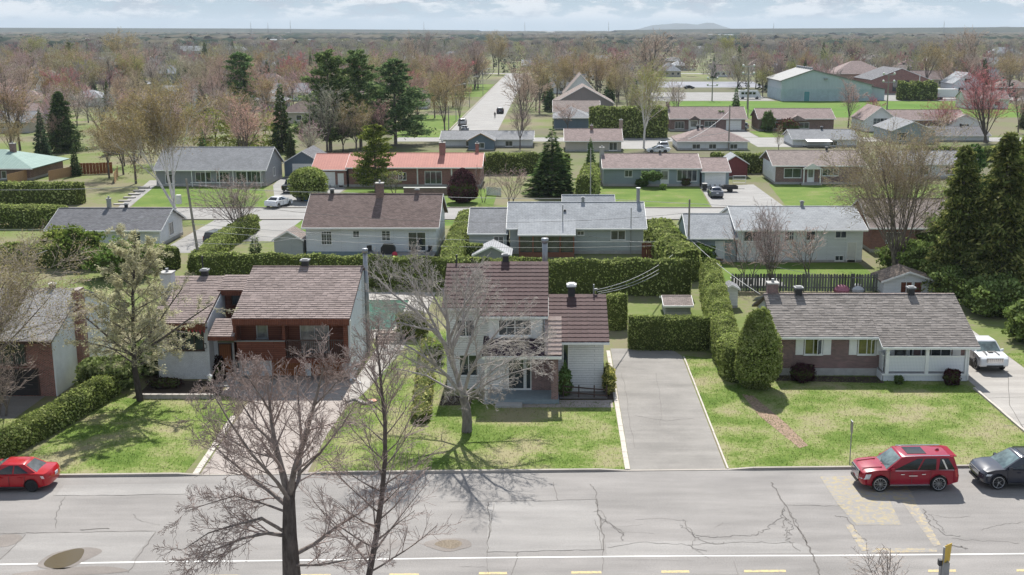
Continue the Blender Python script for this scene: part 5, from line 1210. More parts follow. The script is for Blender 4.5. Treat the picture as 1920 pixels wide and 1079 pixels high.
def car(name, label, loc, rz, spec, body, cat='car', group=None, rim=None):
    """built nose towards +x, origin on the ground at the middle; spec gives the proportions"""
    L, W, r = spec['L'], spec['W'], spec['r']; xr, xf = spec['rear_axle'], spec['front_axle']; zb = spec['z0']; arch = r * 1.2
    root = thing(name, label, cat, (*loc, 0.018), rz, group)
    O = bpy.data.objects.new('frame', None)
    top = spec['top']                                   # (x, z) from tail to nose
    prof = list(top)
    def arc(xc): return [(xc + arch * math.cos(t), r + arch * math.sin(t)) for t in [R(-15 + 210 * k / 8) for k in range(9)] if r + arch * math.sin(t) > zb + .01]
    bot = [(p[0], p[1]) for p in arc(xf)]
    prof += [(xf + arch * .98, zb)] + bot + [(xf - arch * .98, zb), (xr + arch * .98, zb)] + arc(xr) + [(xr - arch * .98, zb)]
    m = M(); slices(m, prof, CORNER, W, L)
    vs = [(x - L / 2, y, z) for x, y, z in m.v]; m.v = vs
    bo = m.build('body', body, root, None, True); bo.data.set_sharp_from_angle(angle=R(28))
    M().box(xr - L / 2 - .1, xf - L / 2 + .1, -W * .40, W * .40, zb + .02, r * 1.7).build('underbody', PLASTIC, root)
    # cabin: bottom ring and roof ring
    cb, ct = spec['cab_base'], spec['cab_top']          # (x rear, x front, z, half width)
    def Q(p): return (p[0] - L / 2, p[1], p[2])
    b4 = [(cb[0], -cb[3], cb[2]), (cb[1], -cb[3], cb[2]), (cb[1], cb[3], cb[2]), (cb[0], cb[3], cb[2])]
    t4 = [(ct[0], -ct[3], ct[2]), (ct[1], -ct[3], ct[2]), (ct[1], ct[3], ct[2]), (ct[0], ct[3], ct[2])]
    m = M(); rings = [b4, t4]
    for ins, dz in ((.06, .035), (.22, .06), (.5, .075)):
        rings.append([(ct[0] + ins, -ct[3] + ins, ct[2] + dz), (ct[1] - ins, -ct[3] + ins, ct[2] + dz), (ct[1] - ins, ct[3] - ins, ct[2] + dz), (ct[0] + ins, ct[3] - ins, ct[2] + dz)])
    vs = [Q(p) for r_ in rings for p in r_]; fs = []
    for j in range(len(rings) - 1):
        for i in range(4): fs.append((j * 4 + i, j * 4 + (i + 1) % 4, j * 4 + 4 + (i + 1) % 4, j * 4 + 4 + i))
    n = (len(rings) - 1) * 4; fs.append((n, n + 1, n + 2, n + 3)); m.add(vs, fs); cbn = m.build('cabin', spec.get('cabin_mat') or body, root, None, True); cbn.data.set_sharp_from_angle(angle=R(24))
    def panel(nm, i, u0, u1, v0, v1, mat, off=.014, sk=0.0, sk1=0.0):
        j = (i + 1) % 4; A, B, C_, D = (Vector(Q(p)) for p in (b4[i], b4[j], t4[j], t4[i]))
        f = lambda u, v: A.lerp(B, u).lerp(D.lerp(C_, u), v)
        nn = (B - A).cross(D - A).normalized()
        q = [f(u0, v0), f(u1, v0), f(u1 - sk1, v1), f(u0 + sk, v1)]
        return M().hexa([p + nn * (off - .012) for p in q] + [p + nn * off for p in q]).build(nm, mat, root)
    panel('windscreen', 1, .05, .95, .06, .93, WINDSHIELD); panel('rear_window', 3, .08, .92, spec.get('rw0', .12), .9, spec.get('rw') or CARGLASS)
    for side in (0, 2):
        for (u0, u1, sk, sk1) in spec['side']:
            a, b_, s_, s1 = (u0, u1, sk, sk1) if side == 0 else (1 - u1, 1 - u0, sk1, sk)
            panel('side_window', side, a, b_, .06, .9, CARGLASS, .014, s_, s1)
    if 'sunroof' in spec:
        a, b_, w = spec['sunroof']; M().box(a - L / 2, b_ - L / 2, -w, w, ct[2] + .055, ct[2] + .083).build('sunroof', CARGLASS, root)
    if spec.get('rails'):
        for s in (-1, 1): m = M(); m.tube((ct[0] + .2 - L / 2, s * (ct[3] - .06), ct[2] + .07), (ct[1] - .15 - L / 2, s * (ct[3] - .06), ct[2] + .07), .022, k=6); m.build('roof_rail', spec.get('railmat') or CHROME, root)
    for s in (-1, 1):
        for x in (xr, xf): wheel(root, x - L / 2, s * (W / 2 - .135), r, .235, rim or ALLOY, spec.get('spokes', 10), s)
        xm = cb[1] - .42 - L / 2
        M().hexa([(xm, s * (cb[3] - .05), cb[2] + .02), (xm + .17, s * (cb[3] - .05), cb[2] + .02), (xm + .17, s * (W / 2 + .13), cb[2] + .04), (xm, s * (W / 2 + .13), cb[2] + .04), (xm, s * (cb[3] - .05), cb[2] + .14), (xm + .14, s * (cb[3] - .05), cb[2] + .14), (xm + .13, s * (W / 2 + .13), cb[2] + .19), (xm, s * (W / 2 + .13), cb[2] + .19)]).build('mirror', body, root)
        # lamps
        hx, hz0, hz1, hl, hw = spec['head']; corner_lamp(root, spec, hz0, hz1, 1 - hw / (W / 2), hl * .55, True, s, LAMP, 'headlight', L, W)
        tx, tz0, tz1, tl, tw = spec['tail']; corner_lamp(root, spec, tz0, tz1, 1 - max(.12, tw) / (W / 2), max(.05, tl * .5), False, s, spec.get('tailmat') or TAIL, 'tail_light', L, W)
        M().hexa([(cb[0] + .15 - L / 2, s * (cb[3] + .004), cb[2] - .005), (cb[1] - .5 - L / 2, s * (cb[3] + .004), cb[2] - .005), (cb[1] - .5 - L / 2, s * (cb[3] + .02), cb[2] - .005), (cb[0] + .15 - L / 2, s * (cb[3] + .02), cb[2] - .005), (cb[0] + .15 - L / 2, s * (cb[3] - .004), cb[2] + .03), (cb[1] - .5 - L / 2, s * (cb[3] - .004), cb[2] + .03), (cb[1] - .5 - L / 2, s * (cb[3] + .012), cb[2] + .03), (cb[0] + .15 - L / 2, s * (cb[3] + .012), cb[2] + .03)]).build('window_trim', spec.get('sill') or PLASTIC, root)
        for hx_ in spec['handles']: M().box(hx_ - L / 2, hx_ + .2 - L / 2, min(s * (W / 2 - .01), s * (W / 2 + .035)), max(s * (W / 2 - .01), s * (W / 2 + .035)), cb[2] - .2, cb[2] - .16).build('door_handle', spec.get('handle') or body, root)
        M().box(xr + arch - L / 2, xf - arch - L / 2, min(s * (W / 2 - .05), s * (W / 2 + .012)), max(s * (W / 2 - .05), s * (W / 2 + .012)), zb - .01, zb + .05).build('sill_trim', spec.get('sill') or PLASTIC, root)
        for dx in spec['doors']: M().box(dx - L / 2 - .006, dx - L / 2 + .006, min(s * (W / 2 - .02), s * (W / 2 + .003)), max(s * (W / 2 - .02), s * (W / 2 + .003)), zb + .1, cb[2] - .06).build('door_seam', PLASTIC, root)
    g = spec['grille']                                   # x, z0, z1, half width
    m = M()
    for k in range(5): z = g[1] + (g[2] - g[1]) * k / 5; m.box(g[0] - L / 2, g[0] - L / 2 + .05, -g[3], g[3], z, z + (g[2] - g[1]) / 9)
    for k in range(9): y = -g[3] + 2 * g[3] * k / 8; m.box(g[0] - L / 2, g[0] - L / 2 + .045, y - .015, y + .015, g[1], g[2])
    M().box(g[0] - .06 - L / 2, g[0] + .01 - L / 2, -g[3] - .03, g[3] + .03, g[1] - .02, g[2] + .02).build('grille_back', PLASTIC, root); m.build('grille', spec.get('grillemat') or CHROME, root)
    M().box(L - .12 - L / 2, L + .01 - L / 2, -W * .28, W * .28, zb + .05, zb + .17).build('bumper_trim', PLASTIC, root)
    M().box(-.035 - L / 2, -.005 - L / 2, -.16, .16, spec['platez'], spec['platez'] + .16).build('licence_plate', PLATE, root)
    if spec.get('extra'): spec['extra'](root, L, W)
    return root
def suv_extra(root, L, W):
    for s in (-1, 1):
        M().hexa([(1.42, s * .62 - .05, 1.235), (2.45, s * .55 - .03, 1.155), (2.45, s * .55 + .03, 1.155), (1.42, s * .62 + .05, 1.235), (1.42, s * .62 - .02, 1.275), (2.45, s * .55 - .01, 1.18), (2.45, s * .55 + .01, 1.18), (1.42, s * .62 + .02, 1.275)]).build('bonnet_ridge', MATS['red_car_paint'], root)
        m = M(); m.tube((1.30, s * .1, 1.24), (1.05, s * .62, 1.40), .012, k=4); m.build('wiper', PLASTIC, root)
        M().hexa([(-1.93, s * .965, 1.22), (-1.85, s * .965, 1.22), (-1.60, s * .885, 1.72), (-1.70, s * .885, 1.72), (-1.93, s * .99, 1.22), (-1.85, s * .99, 1.22), (-1.60, s * .905, 1.72), (-1.70, s * .905, 1.72)]).build('pillar_trim', CHROME, root)
        M().box(-.35, .1, min(s * 1.02, s * 1.028), max(s * 1.02, s * 1.028), .86, .90).build('badge', CHROME, root)
    M().box(2.45, 2.62, -.5, .5, .5, .62).build('lower_grille', PLASTIC, root)
    m = M(); m.hexa([(-1.75, -.03, 1.9), (-1.5, -.03, 1.9), (-1.5, .03, 1.9), (-1.75, .03, 1.9), (-1.72, -.01, 2.0), (-1.62, -.01, 2.0), (-1.62, .01, 2.0), (-1.72, .01, 2.0)]); m.build('antenna_fin', MATS['red_car_paint'], root)
    M().hexa([(-L / 2 + .24, -.74, 1.80), (-L / 2 + .6, -.78, 1.84), (-L / 2 + .6, .78, 1.84), (-L / 2 + .24, .74, 1.80), (-L / 2 + .24, -.74, 1.85), (-L / 2 + .6, -.78, 1.895), (-L / 2 + .6, .78, 1.895), (-L / 2 + .24, .74, 1.85)]).build('spoiler', MATS['red_car_paint'], root)
    m = M(); m.box(L / 2 - .16, L / 2 + .0, -.62, .62, .44, .48); m.build('chrome_strip', CHROME, root)
SUV = dict(L=5.33, W=2.04, r=.42, rear_axle=1.15, front_axle=4.23, z0=.36, top=[(.02, .5), (0, .75), (.06, 1.02), (.1, 1.16), (3.6, 1.2), (4.3, 1.19), (5.0, 1.12), (5.22, 1.02), (5.3, .85), (5.33, .6), (5.22, .42)],
           cab_base=(.20, 3.98, 1.15, .985), cab_top=(.42, 3.12, 1.83, .86), side=[(.04, .27, .07, .01), (.31, .55, .02, .01), (.57, .90, .01, .22)], sunroof=(1.75, 2.75, .5), rails=True, head=(5.26, .72, 1.02, .42, .30), tail=(.04, .8, 1.25, .1, .12), handles=(1.9, 3.0), doors=(1.62, 2.6, 3.75), grille=(5.27, .6, 1.05, .62), platez=.8, sill=CHROME, handle=CHROME, extra=suv_extra, spokes=12)
SUV2 = dict(L=4.97, W=1.98, r=.39, rear_axle=1.0, front_axle=3.98, z0=.33, top=[(.02, .5), (0, .75), (.05, 1.0), (.1, 1.1), (3.4, 1.12), (4.2, 1.08), (4.72, .98), (4.9, .85), (4.97, .6), (4.85, .4)],
            cab_base=(.20, 3.78, 1.08, .95), cab_top=(.42, 2.82, 1.68, .78), side=[(.05, .25, .09, .01), (.29, .53, .02, .01), (.55, .89, .01, .24)], sunroof=(1.3, 2.6, .5), rails=True, railmat=PLASTIC, head=(4.88, .76, .9, .42, .3), tail=(.04, .85, 1.05, .25, .3), handles=(1.75, 2.8), doors=(1.5, 2.4, 3.5), grille=(4.92, .72, .88, .6), platez=.75, spokes=5)
SEDAN = dict(L=4.6, W=1.8, r=.33, rear_axle=.98, front_axle=3.65, z0=.25, top=[(.05, .35), (0, .6), (.05, .85), (.16, .98), (.75, 1.0), (3.1, .93), (3.9, .86), (4.4, .74), (4.56, .58), (4.6, .42), (4.5, .3)],
             cab_base=(.62, 3.55, .95, .82), cab_top=(1.35, 2.55, 1.40, .6), side=[(.14, .42, .14, .01), (.45, .82, .01, .2)], head=(4.42, .6, .74, .4, .3), tail=(.08, .74, .92, .22, .34), handles=(1.45, 2.4), doors=(1.3, 2.1, 3.1), grille=(4.52, .42, .56, .5), platez=.70, tailmat=TAILC, spokes=8)
VAN = dict(L=5.0, W=1.95, r=.34, rear_axle=.95, front_axle=3.95, z0=.28, top=[(.02, .4), (0, .7), (.04, 1.0), (.08, 1.1), (3.5, 1.08), (4.2, 1.0), (4.75, .85), (4.95, .65), (5.0, .45), (4.9, .32)],
           cab_base=(.18, 4.05, 1.05, .93), cab_top=(.36, 2.75, 1.68, .76), side=[(.04, .27, .03, .01), (.3, .55, .01, .01), (.57, .85, .01, .24)], head=(4.84, .62, .8, .4, .3), tail=(.04, .85, 1.3, .08, .14), handles=(1.9, 2.9), doors=(1.6, 2.5, 3.5), grille=(4.94, .5, .68, .55), platez=.75, rails=True, railmat=PLASTIC, spokes=6)
def bed(root, L, W):
    M().box(-L / 2 + .1, -L / 2 + 1.95, -W / 2 + .14, W / 2 - .14, 1.142, 1.2).build('bed_cover', PLASTIC, root)
    for s in (-1, 1): M().hexa([(L / 2 - 1.75, s * .34 - .11, 1.245), (L / 2 - .55, s * .44 - .05, 1.19), (L / 2 - .55, s * .44 + .05, 1.19), (L / 2 - 1.75, s * .34 + .11, 1.245), (L / 2 - 1.75, s * .34 - .11, 1.262), (L / 2 - .55, s * .44 - .05, 1.207), (L / 2 - .55, s * .44 + .05, 1.207), (L / 2 - 1.75, s * .34 + .11, 1.262)]).build('bonnet_stripe', PLASTIC, root)
    M().box(L / 2 - 1.3, L / 2 - .95, -.16, .16, 1.2, 1.28).build('bonnet_scoop', PLASTIC, root)
PICKUP = dict(L=5.8, W=2.02, r=.41, rear_axle=1.2, front_axle=4.75, z0=.42, top=[(.02, .55), (0, .8), (.02, 1.12), (2.0, 1.14), (4.1, 1.18), (4.9, 1.17), (5.5, 1.10), (5.72, .98), (5.78, .8), (5.8, .55), (5.7, .45)],
              cab_base=(2.05, 4.45, 1.14, .96), cab_top=(2.25, 3.65, 1.80, .74), side=[(.05, .42, .03, .01), (.47, .84, .01, .2)], head=(5.68, .82, 1.02, .3, .42), tail=(.03, .75, 1.1, .06, .1), handles=(2.6, 3.4), doors=(2.2, 3.1, 4.2), grille=(5.74, .74, 1.04, .55), platez=.7, extra=bed, spokes=8)
RED = car_paint('red_car_paint', (0.30, 0.005, 0.022)); RED2 = car_paint('bright_red_car_paint', (0.40, 0.008, 0.014)); NAVY = car_paint('dark_grey_car_paint', (0.035, 0.037, 0.05)); WHT = car_paint('white_car_paint', (0.72, 0.73, 0.74)); BLK = car_paint('black_car_paint', (0.015, 0.015, 0.018)); GRY = car_paint('steel_grey_car_paint', (0.13, 0.14, 0.16)); GREENV = car_paint('dark_green_car_paint', (0.05, 0.06, 0.055)); SILV = car_paint('silver_car_paint', (0.42, 0.43, 0.44))
TILT = math.atan(0.0278)
car('suv', 'shiny red sport utility vehicle with sunroof and alloy wheels parked at the kerb', (18.56, 58.27), PI + TILT, SUV, RED)
car('suv', 'dark blue-grey sport utility vehicle parked behind the red one at the right edge', (24.75, 58.55), PI + TILT, SUV2, NAVY)
car('sedan', 'red sedan with black wheels parked at the left edge of the street', (-28.35, 58.05), PI + TILT, dict(SEDAN, rw=glass('rear_glass', (0.09, 0.10, 0.11), .05)), RED2, rim=DARKRIM)
car('pickup_truck', 'white pickup truck with black bonnet stripes in the concrete driveway', (30.9, 81.6), -PI / 2, PICKUP, WHT, 'truck')
x, y = gp(399, 466); car('minivan', 'dark minivan parked beside the white bungalow behind the hedge', (x + .3, y + 2.3), PI / 2 - R(12), VAN, GREENV)
x, y = gp(526, 391); car('sedan', 'white sedan in the driveway of the red-roofed house', (x - .6, y + 1.6), PI / 2 - R(20), SEDAN, WHT)
x, y = gp(540, 364); car('pickup_truck', 'black pickup truck in front of the blue gabled garage', (x, y + 3.0), PI / 2, dict(PICKUP, extra=lambda r, L, W: None), BLK, 'truck')
x, y = gp(1345, 373); car('sedan', 'dark grey sedan in the driveway of the blue-grey bungalow', (x, y + 2.2), PI / 2, SEDAN, GRY)
SM = [(1243, 281, PI / 2, SUV2, WHT, 'suv', 'white sport utility vehicle beside the white hipped bungalow'), (1234, 287, PI, SEDAN, WHT, 'sedan', 'white car parked by the cream bungalow'), (867, 235, PI / 2, SUV2, SILV, 'suv', 'silver vehicle parked at the end of the straight road'), (870, 247, PI / 2 + .2, SEDAN, GRY, 'sedan', 'dark car turning at the end of the straight road'), (938, 213, PI / 2, VAN, NAVY, 'minivan', 'dark van parked on the right of the straight road'),
      (1384, 244, PI, VAN, WHT, 'minivan', 'white car in front of the arched garage door'), (1402, 176, 0, SEDAN, SILV, 'sedan', 'silver car in the car park left of the arena'), (1656, 171, 0, SEDAN, WHT, 'sedan', 'white car in the car park right of the arena'), (1292, 167, .2, SEDAN, NAVY, 'sedan', 'dark car at the left end of the arena car park'), (1710, 185, 0, VAN, BLK, 'minivan', 'black van by the hedge right of the arena'), (1745, 184, 0, SUV2, NAVY, 'suv', 'dark vehicle beside the white trailer'), (1690, 181, .1, SEDAN, BLK, 'sedan', 'black car in the corner of the right car park'), (1298, 133, 0, SEDAN, WHT, 'sedan', 'white car near the tennis court'), (1350, 133, 0, SEDAN, SILV, 'sedan', 'silver car near the tennis court'), (395, 215, .3, SEDAN, SILV, 'sedan', 'silver car under the bare trees left of the tall pine')]
for px_, py_, rz, sp_, bd, nm, lab in SM: car(nm, lab, gp(px_, py_), rz, sp_, bd)
def box_truck(px_, py_, lab, rz, L=7.5, c=WHT):
    x, y = gp(px_, py_); t = thing('bus', lab, 'bus', (x, y, 0), rz)
    m = M(); slices(m, [(0, .5), (0, 2.9), (.2, 3.0), (L - 1.2, 3.0), (L - .9, 2.6), (L - .1, 1.3), (L, .5)], [(-.97, .05, .05, 0), (-1, 0, 0, 0), (1, 0, 0, 0), (.97, .05, .05, 0)], 2.3, L); m.build('body', c, t)
    for s in (-1, 1):
        for k in range(4): M().box(.7 + k * 1.3, 1.7 + k * 1.3, min(s * 1.15, s * 1.165), max(s * 1.15, s * 1.165), 1.6, 2.4).build('side_window', CARGLASS, t)
        for xx in (1.3, L - 1.3): wheel(t, xx, s * 1.0, .45, .28, ALLOY, 6, s)
    M().hexa([(L - .85, -1, 2.5), (L - .2, -1, 1.5), (L - .2, 1, 1.5), (L - .85, 1, 2.5), (L - .8, -1, 2.55), (L - .15, -1, 1.5), (L - .15, 1, 1.5), (L - .8, 1, 2.55)]).build('windscreen', CARGLASS, t)
box_truck(1385, 186, 'white minibus parked left of the arena', 0)
def trailer():
    x, y = gp(1771, 187); t = thing('trailer', 'white box trailer beside the pink maple', 'trailer', (x, y, 0))
    M().box(-4, 4, -1.2, 1.2, .9, 3.6).build('box', WHITE, t); M().box(-4, 5, -.5, .5, .7, .899).build('chassis', PLASTIC, t)
    for xx in (-2.4, -1.4):
        for s in (-1, 1): wheel(t, xx, s * 1.05, .45, .28, ALLOY, 6, s)
    M().box(-4.02, -3.99, -1.1, 1.1, 1.0, 3.5).build('rear_door', OFFW, t)
trailer()
def utility_trailer():
    x, y = gp(1368, 360); t = thing('utility_trailer', 'small dark open trailer beside the grey sedan in the wide driveway', 'trailer', (x, y, 0), .05)
    m = M(); m.box(-1.1, 1.1, -.7, .7, .45, .52); m.box(-1.1, 1.1, -.7, -.64, .52, .95).box(-1.1, 1.1, .64, .7, .52, .95).box(-1.1, -1.04, -.64, .64, .52, .95).box(1.04, 1.1, -.64, .64, .52, .95); m.build('bed', BLACK, t)
    m = M(); m.tube((1.1, 0, .45), (2.2, 0, .42), .04); m.build('drawbar', BLACK, t)
    for s in (-1, 1): wheel(t, 0, s * .8, .3, .2, DARKRIM, 6, s)
utility_trailer()
# ================================================================ TREES, HEDGES, SHRUBS
def tubes(segs, kmin=3, kmax=7, thick=0.05):
    """numpy mesh of tapered tubes from (p0, p1, r0, r1) rows"""
    S = np.array(segs, dtype=np.float32)
    Vs, Fs, off = [], [], 0
    big = S[:, 6] > thick
    for sel, k in ((big, kmax), (~big, kmin)):
        A = S[sel]
        if not len(A): continue
        p0, p1, r0, r1 = A[:, :3], A[:, 3:6], A[:, 6], A[:, 7]
        d = p1 - p0; L = np.linalg.norm(d, axis=1, keepdims=True); d = d / np.maximum(L, 1e-6)
        ref = np.where(np.abs(d[:, 2:3]) < 0.9, np.array([[0, 0, 1]], np.float32), np.array([[1, 0, 0]], np.float32))
        a = np.cross(d, ref); a /= np.linalg.norm(a, axis=1, keepdims=True); b = np.cross(d, a)
        t = np.arange(k) * 2 * np.pi / k
        ring = a[:, None, :] * np.cos(t)[None, :, None] + b[:, None, :] * np.sin(t)[None, :, None]
        v0 = p0[:, None, :] - (d * np.minimum(L, r0[:, None]) * 0.35)[:, None, :] + ring * r0[:, None, None]; v1 = p1[:, None, :] + ring * r1[:, None, None]
        V = np.concatenate([v0, v1], axis=1).reshape(-1, 3)
        n = len(A); base = (np.arange(n) * 2 * k)[:, None] + off; i = np.arange(k)[None, :]; j = (i + 1) % k
        F = np.stack([base + i, base + j, base + k + j, base + k + i], axis=-1).reshape(-1, 4)
        Vs.append(V); Fs.append(F); off += len(V)
    return np.concatenate(Vs), np.concatenate(Fs)
def cards(P, D, N, l, w):
    """small pointed leaf faces: centre P, direction D, side N, length l, width w"""
    P, D, N = (np.asarray(q, np.float32) for q in (P, D, N)); l = np.asarray(l, np.float32)[:, None]; w = np.asarray(w, np.float32)[:, None]
    V = np.stack([P - D * l * .5, P + N * w * .5 + D * l * .05, P + D * l * .5, P - N * w * .5 + D * l * .05], axis=1).reshape(-1, 3)
    F = np.arange(len(P) * 4, dtype=np.int32).reshape(-1, 4)
    return V, F
def unit(r, n):
    v = r.normal(size=(n, 3)); return v / np.linalg.norm(v, axis=1, keepdims=True)
def vn(v): return v / max(1e-9, float(np.linalg.norm(v)))
class Grow:
    """branching skeleton; rows of segs carry (p0, p1, r0, r1), tips the ends of twigs"""
    def __init__(s, seed, kids=(5, 4, 3), ratio=(.55, .5, .5), ang=(45, 42, 40), nseg=(6, 5, 4, 3), up=(.05, .06, .04, 0), wob=(.08, .12, .16, .2), rmin=.008, start=.25, lift=0.0):
        s.r = random.Random(seed); s.kids, s.ratio, s.ang, s.nseg, s.up, s.wob, s.rmin, s.start, s.lift = kids, ratio, ang, nseg, up, wob, rmin, start, lift
        s.segs = []; s.tips = []; s.lev = []
    def rv(s): return np.array([s.r.gauss(0, 1), s.r.gauss(0, 1), s.r.gauss(0, 1)])
    def off(s, d, a):
        o = s.rv(); o -= d * float(o @ d); o = vn(o); t = R(a)
        return vn(d * math.cos(t) + o * math.sin(t))
    def seg(s, p, q, r0, r1, lev): s.segs.append((*p, *q, max(r0, s.rmin), max(r1, s.rmin * .8))); s.lev.append(lev)
    def branch(s, p, d, L, r, lev=0):
        n = s.nseg[min(lev, len(s.nseg) - 1)]; mx = len(s.kids); wob = s.wob[min(lev, len(s.wob) - 1)]; up = s.up[min(lev, len(s.up) - 1)]
        pts = [p]
        for i in range(n):
            d = vn(d + s.rv() * wob + np.array([0, 0, up])); pts.append(pts[-1] + d * L / n)
        s.along(pts, r, max(r * .25, s.rmin), L, lev)
    def along(s, pts, r0, r1, L, lev, kids=None, start=None):
        n = len(pts) - 1; mx = len(s.kids)
        for i in range(n): s.seg(pts[i], pts[i + 1], r0 + (r1 - r0) * i / n, r0 + (r1 - r0) * (i + 1) / n, lev)
        if lev < mx:
            k = kids or s.kids[lev]; k = k if isinstance(k, int) else s.r.randint(*k); st = s.start if start is None else start
            for j in range(k):
                t = st + (1 - st) * (j + s.r.random()) / k; i = min(n - 1, int(t * n)); f = t * n - i
                q = pts[i] + (pts[i + 1] - pts[i]) * f; d = vn(pts[i + 1] - pts[i])
                dd = s.off(d, s.ang[lev] * s.r.uniform(.7, 1.25)); dd = vn(dd + np.array([0, 0, s.lift]))
                rr = (r0 + (r1 - r0) * t) * s.r.uniform(.4, .6)
                s.branch(q, dd, L * s.ratio[lev] * s.r.uniform(.7, 1.2) * (1.15 - .5 * t), rr, lev + 1)
            s.tips.append(pts[-1])
        else: s.tips.append(pts[-1]); s.tips.append((pts[-1] + pts[-2]) / 2)
    def split(s, lev):
        a = [q for q, l in zip(s.segs, s.lev) if l <= lev]; b = [q for q, l in zip(s.segs, s.lev) if l > lev]
        return a, b
def tree_obj(name, label, cat, loc, trunk_segs, crown, tmat, cmat, group=None, kmax=7):
    root = thing(name, label, cat, loc, 0, group)
    if trunk_segs is not None and len(trunk_segs): V, F = tubes(trunk_segs, 4, kmax, .03); link('trunk', np_mesh('trunk', V, F, True), tmat, root)
    for i, (V, F) in enumerate(crown):
        if len(V): link('crown' if i == 0 else 'buds', np_mesh('crown', V, F), cmat[i], root)
    return root
BARK = bark_mat('grey_bark', (0.075, 0.062, 0.056), (0.17, 0.145, 0.13)); BARK_W = bark_mat('white_birch_bark', (0.42, 0.39, 0.36), (0.72, 0.70, 0.67), scale=3); BARK_P = bark_mat('pale_maple_bark', (0.24, 0.215, 0.20), (0.42, 0.385, 0.36))
BARK_D = bark_mat('dark_bark', (0.115, 0.095, 0.085), (0.29, 0.245, 0.22)); TWIG = bark_mat('twig_bark', (0.215, 0.185, 0.165), (0.38, 0.335, 0.305), True, 1.5); TWIG_P = bark_mat('pale_twig_bark', (0.30, 0.268, 0.24), (0.48, 0.44, 0.405), False, 1.5); TWIG_M = bark_mat('mauve_twig_bark', (0.23, 0.175, 0.155), (0.42, 0.335, 0.305), False, 1.5)
BUD = leaf_mat('spring_buds', (0.33, 0.285, 0.165), (0.46, 0.41, 0.25), .35, .35, True)
NEEDLE = leaf_mat('spruce_needles', (0.095, 0.145, 0.058), (0.27, 0.32, 0.14), .32, .55, True); HEDGE_L = leaf_mat('cedar_hedge_leaves', (0.30, 0.37, 0.10), (0.50, 0.53, 0.22), .3, .5); SHRUB_L = leaf_mat('shrub_leaves', (0.20, 0.255, 0.085), (0.38, 0.42, 0.20), .3, .55, True); LARCH_L = leaf_mat('larch_needles', (0.54, 0.52, 0.32), (0.70, 0.67, 0.47), .45, .25); REDBUD = leaf_mat('red_brown_leaves', (0.10, 0.05, 0.05), (0.2, 0.11, 0.10), .25, .4, True)
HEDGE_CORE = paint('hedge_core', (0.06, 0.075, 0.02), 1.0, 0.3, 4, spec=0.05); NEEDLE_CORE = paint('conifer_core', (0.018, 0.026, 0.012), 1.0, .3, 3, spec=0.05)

def A3(*p): return np.array(p, float)
